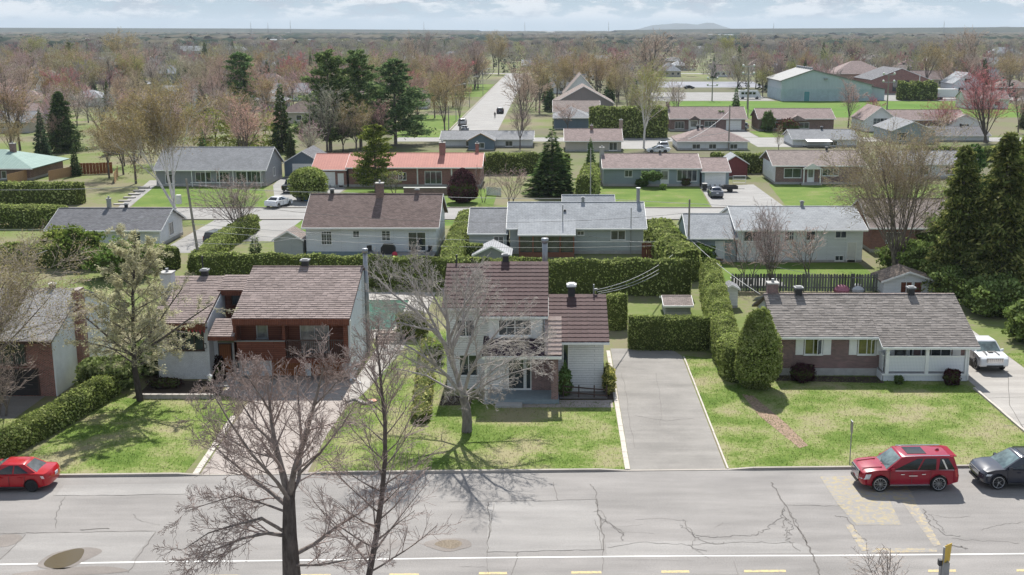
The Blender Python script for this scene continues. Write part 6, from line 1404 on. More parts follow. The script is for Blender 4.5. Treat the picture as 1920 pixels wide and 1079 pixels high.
# ---- the great bare tree in the bottom left, its leader neighbour, the spreading tree on the lawn
def big_tree_near():
    g = Grow(11, kids=((10, 12), (8, 10), (6, 7)), ratio=(.55, .5, .45), ang=(42, 42, 40), nseg=(7, 5, 4, 3), up=(.03, .05, .05, .03), wob=(.05, .09, .13, .16), rmin=.0075, start=.15)
    Y = 39.0
    def at(x, y, dy=0.0):
        yy = Y + dy; v = hz(x, y, yy); return A3(wx(x, yy, v), yy, v)
    base = A3(*(wx(552, Y, 0), Y), 0)
    fork = at(542, 935)
    g.along([base, at(547, 1079), at(543, 1010), fork, at(548, 905)], .40, .15, 5, 9)
    limbs = [([fork, at(528, 880, .3), at(513, 820, .5), at(507, 770, .7), at(500, 700, .9)], .24, 6), ([fork, at(552, 880, -.4), at(575, 810, -.9), at(592, 750, -1.3), at(606, 690, -1.6)], .20, 6),
             ([at(540, 950), at(510, 985 - 60, .6), at(470, 895, 1.0), at(425, 858, 1.4), at(400, 835, 1.7)], .15, 4.5), ([at(538, 1005), at(500, 1000, -.5), at(455, 1010, -1.0), at(405, 1030, -1.5), at(370, 1050, -1.9)], .13, 4.5),
             ([at(538, 1000), at(490, 1000 - 28, -.8), at(440, 985, -1.6), at(390, 1000, -2.2), at(345, 1030, -2.5)], .11, 4.5), ([at(544, 940), at(520, 905, -1.0), at(470, 850, -2.0), at(430, 790, -2.4), at(400, 740, -2.6)], .13, 5),
             ([fork, at(560, 900, 1.0), at(566, 830, 1.8), at(560, 760, 2.4), at(555, 690, 2.8)], .15, 5.5), ([at(552, 1040), at(590, 1020, .6), at(635, 985, 1.0), at(670, 965, 1.3), at(700, 940, 1.5)], .15, 4.5),
             ([at(560, 890, -.5), at(600, 850, -1.2), at(640, 800, -1.6), at(665, 760, -1.8)], .09, 4), ([at(512, 830, .4), at(480, 800, .8), at(455, 760, 1.3), at(440, 720, 1.6)], .09, 4), ([at(508, 775, .7), at(490, 745, .2), at(470, 715, -.2), at(455, 690, -.5)], .07, 3.5),
             ([at(590, 760, -1.2), at(620, 730, -1.5), at(640, 705, -1.8), at(655, 690, -2.0)], .06, 3.5), ([at(545, 1060), at(600, 1060, -.8), at(650, 1050, -1.5), at(700, 1045, -2)], .09, 4), ([at(520, 860, .4), at(480, 850, .4), at(440, 830, .2), at(390, 800, 0), at(365, 780, 0)], .06, 4), ([at(536, 960), at(495, 945, .5), at(440, 930, .8), at(390, 945, .9), at(345, 960, 1.0)], .08, 4.2)]
    for pts, r, L in limbs: g.along(pts, r * .62, r * .12, L * .62, 0)
    a, b = g.split(0); a += [q for q, l in zip(g.segs, g.lev) if l == 9]
    root = thing('bare_tree', 'large bare forked tree nearest the camera on the far left side of the road', 'tree', base)
    for nm, S, mt in (('trunk', a, BARK_D), ('crown', b, TWIG_M)):
        S = np.array(S); S[:, :3] -= base; S[:, 3:6] -= base; V, F = tubes(S, 3, 8, .03); link(nm, np_mesh(nm, V, F, nm == 'trunk'), mt, root)
    # the slender tree with a single leader
    g = Grow(12, kids=((7, 9), (5, 7)), ratio=(.45, .45), ang=(36, 38), nseg=(6, 4, 3), up=(.06, .05, .03), wob=(.05, .1, .14), rmin=.008, start=.2); Y = 41.0
    base = A3(wx(683, Y, 0), Y, 0); ld = [base, at(692, 1079), at(705, 1010), at(716, 930), at(722, 860), at(722, 790), at(716, 740), at(712, 690), at(708, 655), at(705, 628)]
    g.along(ld, .135, .02, 9, 9)
    for k in range(46):
        t = .12 + .86 * k / 46; i = min(len(ld) - 2, int(t * (len(ld) - 1))); q = ld[i] + (ld[i + 1] - ld[i]) * (t * (len(ld) - 1) - i)
        a_ = k * 2.4; sp = .95 if t < .5 else .8
        d = vn(A3(math.cos(a_) * sp, math.sin(a_) * sp, .42 + .7 * t)); g.branch(q, d, (4.0 - 3.3 * t) * g.r.uniform(.75, 1.15), .036 * (1.1 - t) + .01, 0)
    a, b = g.split(0); a += [q for q, l in zip(g.segs, g.lev) if l == 9]
    root = thing('bare_tree', 'slender bare tree with one straight leader right of the large forked tree', 'tree', base)
    for nm, S, mt in (('trunk', a, BARK_D), ('crown', b, TWIG_M)):
        S = np.array(S); S[:, :3] -= base; S[:, 3:6] -= base; V, F = tubes(S, 3, 8, .03); link(nm, np_mesh(nm, V, F, nm == 'trunk'), mt, root)
    # spreading pale maple on the lawn
    g = Grow(13, kids=((11, 13), (7, 9), (5, 6)), ratio=(.48, .45, .45), ang=(36, 40, 40), nseg=(6, 5, 4, 3), up=(.02, .03, .02, 0), wob=(.07, .11, .15, .18), rmin=.008, start=.2); Y = 66.6
    base = A3(wx(875, Y, 0), Y, 0); f1 = at(868, 745); f2 = at(862, 735)
    g.along([base + A3(0, 0, -.05), at(876, 790), at(874, 765), f1], .32, .24, 4, 9)
    limbs = [([f1, at(852, 690, .4), at(842, 640, .8), at(838, 590, 1.2), at(830, 540, 1.6)], .17, 6), ([f1, at(880, 700, -.6), at(905, 655, -1.2), at(935, 620, -1.8), at(965, 600, -2.2)], .12, 5), ([f2, at(838, 705, -.8), at(810, 680, -1.6), at(775, 655, -2.4), at(745, 640, -3)], .12, 5),
             ([at(850, 690, .4), at(830, 640, 1.4), at(805, 590, 2.2), at(780, 545, 2.8), at(760, 510, 3.2)], .12, 5.5), ([at(845, 660, .6), at(868, 610, 1.4), at(872, 560, 2.2), at(880, 520, 2.6)], .12, 5), ([at(846, 660, .5), at(815, 620, -.4), at(775, 580, -1), at(735, 550, -1.4), at(712, 525, -1.6)], .11, 5.5),
             ([f1, at(895, 720, .8), at(930, 690, 1.6), at(970, 670, 2.2), at(1010, 660, 2.6)], .09, 4.6), ([f1, at(890, 735, -1.0), at(920, 715, -1.9), at(960, 700, -2.6), at(1000, 690, -3)], .08, 4.2), ([f2, at(835, 725, .8), at(800, 705, 1.6), at(760, 695, 2.2), at(725, 690, 2.6)], .08, 4.5),
             ([at(858, 715), at(875, 660, -1.4), at(895, 600, -2.2), at(920, 560, -2.8)], .10, 5), ([at(842, 640, .8), at(862, 590, .2), at(880, 560, -.4), at(905, 530, -1)], .09, 4.2), ([at(838, 600, 1.1), at(815, 560, .8), at(790, 520, .4), at(775, 495, .2)], .08, 4.2), ([at(865, 740), at(885, 745, -1.2), at(905, 730, -2), at(935, 735, -2.6)], .06, 3.2), ([at(905, 655, -1.2), at(945, 640, -.6), at(985, 640, 0), at(1020, 645, .4)], .07, 4), ([at(775, 580, -1), at(750, 570, -.2), at(720, 575, .4), at(705, 590, .8)], .05, 3.4), ([at(838, 705, -.8), at(800, 690, -.8), at(760, 670, -.6), at(730, 650, -.4)], .07, 4), ([at(815, 620, -.4), at(785, 615, -1.6), at(750, 605, -2.2), at(725, 610, -2.6)], .07, 4)]
    for pts, r, L in limbs: g.along(pts, r, r * .28, L, 0)
    a, b = g.split(0); a += [q for q, l in zip(g.segs, g.lev) if l == 9]
    root = thing('bare_tree', 'pale bare spreading tree on the lawn before the two-storey house', 'tree', base)
    for nm, S, mt in (('trunk', a, BARK_P), ('crown', b, TWIG_P)):
        S = np.array(S); S[:, :3] -= base; S[:, 3:6] -= base; V, F = tubes(S, 3, 8, .03); link(nm, np_mesh(nm, V, F, nm == 'trunk'), mt, root)
big_tree_near()

def bare(seed, H, spread=.5, trunk=.25, r0=None, multi=1, kids=((9, 12), (6, 8), (3, 5)), rmin=.012, up=.06, dens=1.0, start=.2, tr=.42, lean0=(0, 0), sl=1):
    """generic bare deciduous tree of height H standing at the origin"""
    g = Grow(seed, kids=kids, ratio=(.5, .45, .42), ang=(40, 40, 38), nseg=(6, 5, 4, 3), up=(up, .05, .03, 0), wob=(.06, .10, .14, .18), rmin=rmin, start=start)
    r0 = r0 or H * .017; rr = g.r
    for m_ in range(multi):
        b0 = A3(rr.uniform(-.3, .3), rr.uniform(-.3, .3), -.1) if multi > 1 else A3(0, 0, -.1)
        lean = A3(rr.uniform(-1, 1), rr.uniform(-1, 1), 0) * (.28 if multi > 1 else .05) + A3(*lean0, 0)
        d = vn(A3(0, 0, 1) + lean); tp = b0 + d * H * trunk
        g.along([b0, b0 + d * H * trunk * .5, tp], r0, r0 * .8, 1, 9)
        nl = max(3, int((6 if multi == 1 else 4) * dens))
        for k in range(nl):
            a = 2 * PI * (k + rr.random() * .6) / nl; ti = spread * rr.uniform(.35, 1.25) * (0.25 if k == 0 else 1)
            dd = vn(A3(math.cos(a) * ti, math.sin(a) * ti, 1) + lean); g.branch(tp + d * rr.uniform(-.1, .02) * H * trunk, dd, H * (1 - trunk) * rr.uniform(.8, 1.0) / (1 + .25 * ti), r0 * tr * rr.uniform(.8, 1.2), 0)
    a, b = g.split(sl); a += [q for q, l in zip(g.segs, g.lev) if l == 9]; b = [q for q, l in zip(g.segs, g.lev) if sl < l < 9]
    return g, a, b
def bud_cards(g, seed, per=2, s=.16, jit=.3):
    r = np.random.default_rng(seed); T = np.array(g.tips); T = np.repeat(T, per, axis=0); n = len(T)
    P = T + r.normal(size=(n, 3)) * jit; D = unit(r, n); N = np.cross(D, unit(r, n)); N /= np.linalg.norm(N, axis=1, keepdims=True) + 1e-9
    return cards(P, D, N, r.uniform(.6, 1.4, n) * s, r.uniform(.5, 1, n) * s * .7)
def proto(name, label, cat, seed, H, tint=(1, 1, 1), buds=None, tmat=None, budmat=None, **kw):
    g, a, b = bare(seed, H, **kw)
    crown = [tubes(b, 3, 3)]; mats = [TWIG]
    if buds: crown.append(bud_cards(g, seed, *buds)); mats.append(budmat or BUD)
    root = tree_obj(name, label, cat, (0, 0, 0), a, crown, tmat or BARK, mats, kmax=6)
    root['_h'] = H; setc(root, tint)
    return root
def setc(root, tint, budtint=None):
    for c in root.children:
        c.color = (*(budtint if (budtint and c.name.startswith('buds')) else tint), 1)
def conifer(seed, H, Rm, n, shape=.9, droop=.25, l=.75, w=.34, core=True, base=.04, clump=0.0, tip=.5):
    """spruce or pine: trunk, dark inner boughs, layered sprays of needles"""
    r = np.random.default_rng(seed)
    z = H * (base + (1 - base) * (1 - np.sqrt(r.random(n)))); t = z / H
    layer = .82 + .18 * np.sin(t * H * 5.5 + r.normal(size=n) * .4)
    az = r.random(n) * 2 * np.pi
    lob = 1 + .16 * np.sin(az * 3 + seed + t * 9) + .12 * np.sin(az * 5 + seed * 2 - t * 14)
    rad = Rm * (1 - t) ** shape * layer * lob + .12
    q = np.sqrt(r.uniform(.25, 1.0, n)); rr = rad * q
    if clump: rr *= 1 + clump * np.sign(np.sin(az * 4 + np.floor(t * 9) * 2.1)) * .5; z = z + clump * .5 * np.sin(az * 3 + np.floor(t * 8))
    P = np.stack([np.cos(az) * rr, np.sin(az) * rr, z - droop * rr * .6], 1)
    D = np.stack([np.cos(az + r.normal(size=n) * .5), np.sin(az + r.normal(size=n) * .5), r.normal(size=n) * .3 - droop + (1 - q) * tip], 1); D /= np.linalg.norm(D, axis=1, keepdims=True)
    N = np.cross(D, A3(0, 0, 1) + r.normal(size=(n, 3)) * .7); N /= np.linalg.norm(N, axis=1, keepdims=True) + 1e-9
    lv = r.uniform(.6, 1.3, n) * l * (.55 + .45 * (1 - t))
    V, F = cards(P, D, N, lv, lv * w / l * r.uniform(.7, 1.3, n))
    segs = [(0, 0, -.1, 0, 0, H * .5, H * .014 + .04, H * .009 + .02), (0, 0, H * .5, 0, 0, H * .98, H * .009 + .02, .015)]
    for k in range(int(H * 7)):
        zz = H * (base + (.95 - base) * r.random()); a = r.random() * 6.283; L = Rm * (1 - zz / H) ** shape * .85
        segs.append((0, 0, zz, math.cos(a) * L, math.sin(a) * L, zz - droop * L * .6, .02 + .012 * L, .008))
    return segs, V, F
def boughs(seed, H, Rm, nb, per, l=.6, w=.2, base=.12, shape=.55, droop=0.0, up=.35, rag=.35):
    """ragged conifer: separate boughs, each a tuft-covered limb"""
    r = np.random.default_rng(seed); segs = [(0, 0, -.1, 0, 0, H * .5, H * .014 + .04, H * .010), (0, 0, H * .5, 0, 0, H * .99, H * .010, .02)]; Ps, Ds = [], []
    for k in range(nb):
        t = base + (1 - base) * (k + r.random()) / nb; a = k * 2.4 + r.normal() * .4; L = Rm * (1 - t) ** shape * (1 + rag * r.normal()) + .3; L = max(.3, min(L, Rm * 1.25)); z = H * t
        e = np.array([math.cos(a) * L, math.sin(a) * L, z + L * (up * r.uniform(.3, 1.2) - droop)]); segs.append((0, 0, z, *e, .025 + .014 * L, .012))
        n = int(per * (.35 + L / Rm)); u = r.uniform(.25, 1.05, n) ** .7; th = .14 * L * (1.15 - u * .5) + .12
        P = np.outer(u, e - np.array([0, 0, z])) + np.array([0, 0, z]) + r.normal(size=(n, 3)) * (th[:, None] * np.array([1, 1, .55])); D = (e - np.array([0, 0, z])) / L * .7 + r.normal(size=(n, 3)) * .55 + np.array([0, 0, up * .8 - droop]); Ps.append(P); Ds.append(D / np.linalg.norm(D, axis=1, keepdims=True))
    P, D = np.concatenate(Ps), np.concatenate(Ds); n = len(P); N = np.cross(D, unit(r, n)); N /= np.linalg.norm(N, axis=1, keepdims=True) + 1e-9; lv = r.uniform(.6, 1.3, n) * l
    V, F = cards(P, D, N, lv, lv * w / l); return segs, V, F
def bough_proto(name, seed, H, Rm, nb, per, **kw):
    s, V, F = boughs(seed, H, Rm, nb, per, **kw); root = tree_obj(name, '', 'tree', (0, 0, 0), s, [(V, F)], BARK_D, [NEEDLE], kmax=6); root['_h'] = H; setc(root, (1, 1, 1)); return root
def con_proto(name, label, seed, H, Rm, n, cat='tree', mat=None, **kw):
    s, V, F = conifer(seed, H, Rm, n, **kw)
    root = tree_obj(name, label, cat, (0, 0, 0), s, [(V, F)], BARK_D, [mat or NEEDLE], kmax=6); root['_h'] = H; setc(root, (1, 1, 1))
    return root
def blob_shrub(name, label, loc, rx, ry, h, n, mat, seed, l=.22, tint=(1, 1, 1), cat='shrub', top=0.0, group=None, core=True, lump=.12, flat=.6):
    """dense rounded bush: dark core and a shell of leaves"""
    r = np.random.default_rng(seed); d = unit(r, n); d[:, 2] = np.abs(d[:, 2]) ** flat * np.sign(d[:, 2]); d /= np.linalg.norm(d, axis=1, keepdims=True)
    k = 1 + lump * (np.sin(d[:, 0] * 7 + seed) + np.sin(d[:, 1] * 8 + seed * 1.7) + np.sin(d[:, 2] * 9 + seed * .6)) / 1.5
    q = r.uniform(.84, 1.06, n) * k
    zc = h * .5
    taper = 1 - top * (d[:, 2] * .5 + .5)
    P = np.stack([d[:, 0] * rx * q * taper, d[:, 1] * ry * q * taper, zc + d[:, 2] * zc * q], 1); P[:, 2] = np.maximum(P[:, 2], .05)
    D = d * .4 + r.normal(size=(n, 3)) * .65 + A3(0, 0, .25); D /= np.linalg.norm(D, axis=1, keepdims=True)
    N = np.cross(D, d + .6 * unit(r, n)); N /= np.linalg.norm(N, axis=1, keepdims=True) + 1e-9
    lv = r.uniform(.6, 1.4, n) * l
    root = thing(name, label, cat, loc, 0, group)
    V, F = cards(P, D, N, lv, lv * .6); link('crown', np_mesh('crown', V, F), mat, root).color = (*tint, 1)
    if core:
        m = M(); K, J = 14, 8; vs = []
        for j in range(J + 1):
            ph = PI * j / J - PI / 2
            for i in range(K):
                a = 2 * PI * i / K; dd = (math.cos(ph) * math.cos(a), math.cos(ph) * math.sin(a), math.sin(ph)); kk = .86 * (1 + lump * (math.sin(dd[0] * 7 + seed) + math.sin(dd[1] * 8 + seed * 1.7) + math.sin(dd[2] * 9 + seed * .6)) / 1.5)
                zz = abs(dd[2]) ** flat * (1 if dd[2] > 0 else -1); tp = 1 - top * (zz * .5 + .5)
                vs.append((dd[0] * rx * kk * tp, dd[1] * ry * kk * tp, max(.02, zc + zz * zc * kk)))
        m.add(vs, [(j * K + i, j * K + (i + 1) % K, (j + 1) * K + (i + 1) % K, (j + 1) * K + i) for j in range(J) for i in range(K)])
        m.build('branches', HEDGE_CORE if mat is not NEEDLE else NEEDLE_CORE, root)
    return root
def hedge(name, label, path, w, h, dens, mat=None, seed=1, l=.14, lump=.07, hs=None, group=None, round_=.25, cat='hedge', tint=None):
    """clipped hedge following a ground path: rounded box section with a leafy skin"""
    mat = mat or HEDGE_L
    P = [np.array([*p, 0.0]) for p in path]; base = P[0]; root = thing(name, label, cat, base, 0, group); r = np.random.default_rng(seed)
    sec = [(-.5, .0), (-.53, .35), (-.5, .75), (-.5 + round_ * .35, .93), (-.2, 1.0), (.2, 1.0), (.5 - round_ * .35, .93), (.5, .75), (.53, .35), (.5, 0)]
    pts = []; tot = 0
    for a, b in zip(P[:-1], P[1:]):
        L = np.linalg.norm(b - a); k = max(1, int(L / .6))
        for i in range(k): pts.append((a + (b - a) * i / k, tot + L * i / k))
        tot += L
    pts.append((P[-1], tot)); vs, n = [], len(sec); T = []
    for i, (p, s_) in enumerate(pts):
        d = pts[min(i + 1, len(pts) - 1)][0] - pts[max(i - 1, 0)][0]; d /= np.linalg.norm(d); nr = np.array([-d[1], d[0], 0]); f = s_ / tot
        hh = h if hs is None else hs[0] + (hs[1] - hs[0]) * f
        e = min(1.0, .55 + .45 * min(s_, tot - s_) / .35) if tot > 1 else 1
        for (u, v) in sec:
            ww = w * (1 + lump * math.sin(s_ * 1.9 + v * 5 + seed)) * e; hv = hh * v * (1 + (r.normal() * .022 if v > .9 else 0) + lump * .5 * math.sin(s_ * 1.3 + u * 3 + seed * 2)) * (1 - .06 * (1 - e))
            vs.append(p - base + nr * ww * u + np.array([0, 0, hv]))
    m_ = len(pts); fs = [(i * n + j, i * n + j + 1, (i + 1) * n + j + 1, (i + 1) * n + j) for i in range(m_ - 1) for j in range(n - 1)]
    fs2 = fs + []
    V = np.array(vs); F = np.array(fs)
    ctr = V.reshape(m_, n, 3).mean(axis=1, keepdims=True); Vc = (ctr + (V.reshape(m_, n, 3) - ctr) * np.array([.93, .93, .96])).reshape(-1, 3)
    capA = [[0, n - 1 - j - 1 if False else j + 1, j + 2, 0] for j in range(n - 2)]; capB = [[(m_ - 1) * n, (m_ - 1) * n + j + 2, (m_ - 1) * n + j + 1, (m_ - 1) * n] for j in range(n - 2)]
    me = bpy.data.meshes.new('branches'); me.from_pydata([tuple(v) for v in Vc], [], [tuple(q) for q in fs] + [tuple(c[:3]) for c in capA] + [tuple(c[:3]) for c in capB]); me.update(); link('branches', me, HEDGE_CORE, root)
    tri = np.concatenate([F[:, [0, 1, 2]], F[:, [0, 2, 3]], np.array([c[:3] for c in capA + capB])]); a, b, c = V[tri[:, 0]], V[tri[:, 1]], V[tri[:, 2]]
    cr = np.cross(b - a, c - a); ar = np.linalg.norm(cr, axis=1) / 2; nn = cr / (2 * ar[:, None] + 1e-9); N_ = int(ar.sum() * dens); idx = r.choice(len(tri), N_, p=ar / ar.sum())
    u, v = r.random(N_), r.random(N_); fl = u + v > 1; u[fl], v[fl] = 1 - u[fl], 1 - v[fl]
    Q = a[idx] + (b[idx] - a[idx]) * u[:, None] + (c[idx] - a[idx]) * v[:, None]; n_ = nn[idx]
    cen = ctr.reshape(-1, 3).mean(0); 
    out = np.sign(np.einsum('ij,ij->i', n_, Q - ctr.reshape(-1, 3)[np.clip((idx % (m_ - 1)), 0, m_ - 1)]))[:, None]; n_ = n_ * np.where(out == 0, 1, out)
    Q = Q + n_ * r.uniform(-.07, .05, (N_, 1)) * np.where(n_[:, 2:3] > .5, .6, 1.2) + r.normal(size=(N_, 3)) * .02
    D = n_ * .3 + r.normal(size=(N_, 3)) * .7 + A3(0, 0, .2); D /= np.linalg.norm(D, axis=1, keepdims=True); S = np.cross(D, n_ + np.where(n_[:, 2:3] > .5, .25, .6) * unit(r, N_)); S /= np.linalg.norm(S, axis=1, keepdims=True) + 1e-9
    lv = r.uniform(.6, 1.5, N_) * l; VV, FF = cards(Q, D, S, lv, lv * .6); o = link('leaves', np_mesh('leaves', VV, FF), mat, root)
    if tint: o.color = (*tint, 1)
    return root
# hedges
hedge('cedar_hedge', 'tall clipped cedar hedge along the back of the middle gardens', [(-34, 110.5), (-17, 107.4), (-0.5, 104.5), (12.5, 103.4)], 1.5, 3.1, 30, seed=2, hs=(2.6, 3.35), l=.2)
hedge('cedar_hedge', 'long clipped cedar hedge between the driveway and the brick bungalow', [(14.3, 104), (13.6, 95), (12.7, 84), (12.6, 76.4)], 1.75, 2.5, 90, seed=3, l=.15, hs=(3.3, 2.45), lump=.1)
hedge('cedar_hedge', 'square clipped cedar hedge closing the end of the asphalt driveway', [(5.75, 85.4), (11.8, 85.2)], 1.35, 2.55, 110, seed=4, l=.13, lump=.03)
hedge('cedar_hedge', 'short clipped cedar hedge behind the right end of the two-storey house', [(4.0, 91.3), (6.0, 91.3)], 1.5, 2.9, 90, seed=5, l=.14, lump=.04)
hedge('cedar_hedge', 'low clipped cedar hedge running along the lawn of the split-level house', [(-31.6, 60.6), (-30.3, 66), (-29.5, 71), (-29.1, 74.6)], 1.5, 1.25, 90, seed=6, l=.16, hs=(1.3, 1.5))
hedge('cedar_hedge', 'long cedar hedge with pale top between the brown-roofed and grey-roofed houses', [(-10.2, 140), (-10.3, 128), (-10.2, 118), (-9.6, 110.5)], 2.0, 2.2, 40, seed=7, l=.2, hs=(2.3, 2.0), lump=.12)
hedge('cedar_hedge', 'cedar hedge beside the driveway of the dark minivan', [(-35.8, 139), (-36.0, 128), (-35.0, 113)], 1.8, 1.9, 30, seed=8, l=.22, hs=(2.0, 1.9), lump=.1)
hedge('cedar_hedge', 'dense dark cedar hedge below the white bungalow at left', [(-56, 117), (-37.5, 115.5)], 2.2, 2.3, 30, seed=9, l=.24, lump=.14)
hedge('cedar_hedge', 'broad flat-topped hedge at the left edge beside the second street', [(-82, 142), (-59.2, 141.5)], 3.5, 2.6, 22, seed=10, l=.26, lump=.05)
hedge('cedar_hedge', 'long flat-topped hedge at the left edge beyond the second street', [(-95, 160.5), (-64.5, 160.5)], 2.6, 3.0, 18, seed=11, l=.3, lump=.03)
hedge('cedar_hedge', 'leafy hedge on the right of the long grey-roofed house', [(12.2, 134), (12.0, 122), (12.8, 109)], 3.0, 2.3, 28, seed=12, l=.26, lump=.18, hs=(2.2, 3.2))
hedge('cedar_hedge', 'cedar hedge behind the long blue-grey bungalow', [(26.5, 196), (50, 198)], 2.4, 3.2, 14, seed=13, l=.34, lump=.16)
hedge('cedar_hedge', 'low hedge along the back of the blue-grey bungalow', [(6, 197), (25, 198)], 1.6, 1.6, 14, seed=14, l=.3, lump=.16)
hedge('cedar_hedge', 'long hedge across the back of the red-roofed house', [(-16, 194.5), (3, 195.5)], 2.2, 3.4, 16, seed=15, l=.32, lump=.08)
hedge('cedar_hedge', 'round-topped pale hedge beside the light pole', [(5.9, 178), (5.2, 168), (4.6, 163)], 2.6, 3.6, 20, seed=16, l=.3, lump=.1)
hedge('cedar_hedge', 'tall square hedge behind the cream bungalow', [(8.3, 262), (25.5, 262)], 4.2, 6.8, 8, seed=17, l=.5, lump=.05)
hedge('cedar_hedge', 'hedge to the right of the white bungalow with grey roof', [(64, 214), (84, 214)], 2.2, 2.6, 12, seed=18, l=.36, lump=.14)
hedge('cedar_hedge', 'rounded hedge by the car park right of the arena', [(117, 402), (130, 402)], 5, 6, 4, seed=19, l=.6, lump=.2)
hedge('cedar_hedge', 'small cube of clipped hedge beside the striped shed', [(-8.9, 119.5), (-7.2, 119.5)], 1.6, 1.9, 40, seed=20, l=.2, lump=.04)
hedge('low_hedge', 'low bare twiggy hedge strip between the two middle lawns', [(-8.0, 68), (-8.6, 76), (-9.4, 86)], 1.0, .7, 60, seed=21, l=.18, lump=.3, mat=SHRUB_L, tint=(1.5, 1.25, 1.2))
# shrubs and clipped trees
blob_shrub('cedar_tree', 'big rounded cedar tree at the front corner of the brick bungalow', (13.75, 75.4, 0), 1.85, 1.75, 5.35, 15000, HEDGE_L, 31, .17, cat='tree', top=.42, flat=.75, lump=.05)
blob_shrub('round_cedar', 'large dark globe cedar beside the black pickup', (*gp(580, 376), 0), 2.75, 2.6, 4.6, 5000, HEDGE_L, 32, .32, cat='shrub', lump=.02)
blob_shrub('purple_shrub', 'large dark purple rounded shrub in front of the red-roofed house', (*gp(868, 380), 0), 2.5, 2.2, 4.6, 5000, REDBUD, 33, .3, (.9, .8, .9), top=.4, lump=.04)
blob_shrub('barberry_shrub', 'dark maroon shrub under the left window of the brick bungalow', (17.1, 76.9, 0), .85, .7, 1.25, 2500, REDBUD, 34, .12, (.5, .35, .5))
blob_shrub('barberry_shrub', 'small dark maroon shrub at the porch corner of the brick bungalow', (27.0, 76.1, 0), .6, .5, 1.1, 1600, REDBUD, 35, .12, (.55, .38, .5))
blob_shrub('evergreen_shrub', 'small grey-green shrub in front of the lattice skirt', (23.5, 76.3, 0), .35, .3, .6, 500, SHRUB_L, 36, .1, (.6, .75, .7))
blob_shrub('rhododendron', 'large leafy shrub where the low lawn hedge meets the white gable wall', (-29.6, 75.4, 0), 2.0, 1.8, 2.1, 3600, SHRUB_L, 37, .3, (1.15, 1.15, 1.2))
blob_shrub('rhododendron', 'spreading leafy shrub between the left house and the budding conifer', (-27.9, 79.4, 0), 1.6, 2.2, 2.3, 3200, SHRUB_L, 38, .3, (1.2, 1.2, 1.35))
blob_shrub('evergreen_shrub', 'dark conical evergreen beside the porch column of the two-storey house', (.85, 73.4, 0), .6, .55, 2.3, 1600, SHRUB_L, 39, .15, (.7, .95, .8), top=.6)
blob_shrub('twiggy_shrub', 'budding hedge-like shrub along the asphalt driveway edge', (3.75, 74.6, 0), .45, 1.6, 1.7, 1800, SHRUB_L, 40, .13, (1.9, 1.5, 1.2))
blob_shrub('dark_shrub', 'low dark shrub bed against the white brick wing', (-26, 75.6, 0), 1.2, .7, .6, 900, REDBUD, 41, .14, (.5, .5, .5))
blob_shrub('dark_shrub', 'dark weathered upright bush beside the entry steps of the split-level house', (-22.5, 76.3, 0), .5, .4, 1.9, 1500, REDBUD, 42, .16, (.2, .2, .22), top=.35)
blob_shrub('hedge_shrub', 'small brown clipped hedge beside the green pool', (-10.9, 88.7, 0), 1.5, 1.1, 2.0, 2600, SHRUB_L, 43, .16, (1.2, 1.05, .95), flat=.4)
blob_shrub('green_shrub', 'small bright green shrub under the spreading bare tree', (-8.5, 81.5, 0), .8, .7, 1.5, 900, SHRUB_L, 44, .18, (1.5, 1.6, 1.0))
blob_shrub('topiary', 'cloud-pruned evergreen beside the blue-grey bungalow door', (*gp(1222, 353), 1.1), 1.5, 1.1, 1.5, 1400, SHRUB_L, 45, .22, (.8, 1.0, .85), lump=.2)
blob_shrub('clipped_shrub', 'low dark clipped shrub left of the cloud-pruned evergreen', (*gp(1204, 350), 0), 1.0, .8, 1.2, 900, SHRUB_L, 46, .2, (.55, .7, .6))
blob_shrub('clipped_shrub', 'small round green shrub right of the cloud-pruned evergreen', (*gp(1243, 356), 0), .55, .5, .9, 500, SHRUB_L, 47, .16, (1.1, 1.3, .9))
blob_shrub('clipped_shrub', 'brownish shrub under the bay window of the blue-grey bungalow', (*gp(1285, 349), 0), .9, .6, 1.3, 600, REDBUD, 48, .2, (.9, .9, .8))
for i, (x, y, w_, h_, lab, tint) in enumerate([(1335, 244, 1.6, 4.0, 'dark conical yew before the dark brick bungalow, left one', (.7, .9, .8)), (1351, 244, 1.9, 4.4, 'dark conical yew before the dark brick bungalow, right one', (.6, .8, .7)), (1440, 247, 2.0, 4.6, 'dark square-cut yew at the corner of the brown brick bungalow', (.5, .65, .55)), (1477, 250, 3.2, 3.2, 'maroon round shrub before the brown brick bungalow', (1.0, .8, .7))]):
    blob_shrub('yew', lab, (*gp(x, y), 0), w_, w_, h_, 900, SHRUB_L if i < 3 else REDBUD, 60 + i, .4, tint, top=.3)
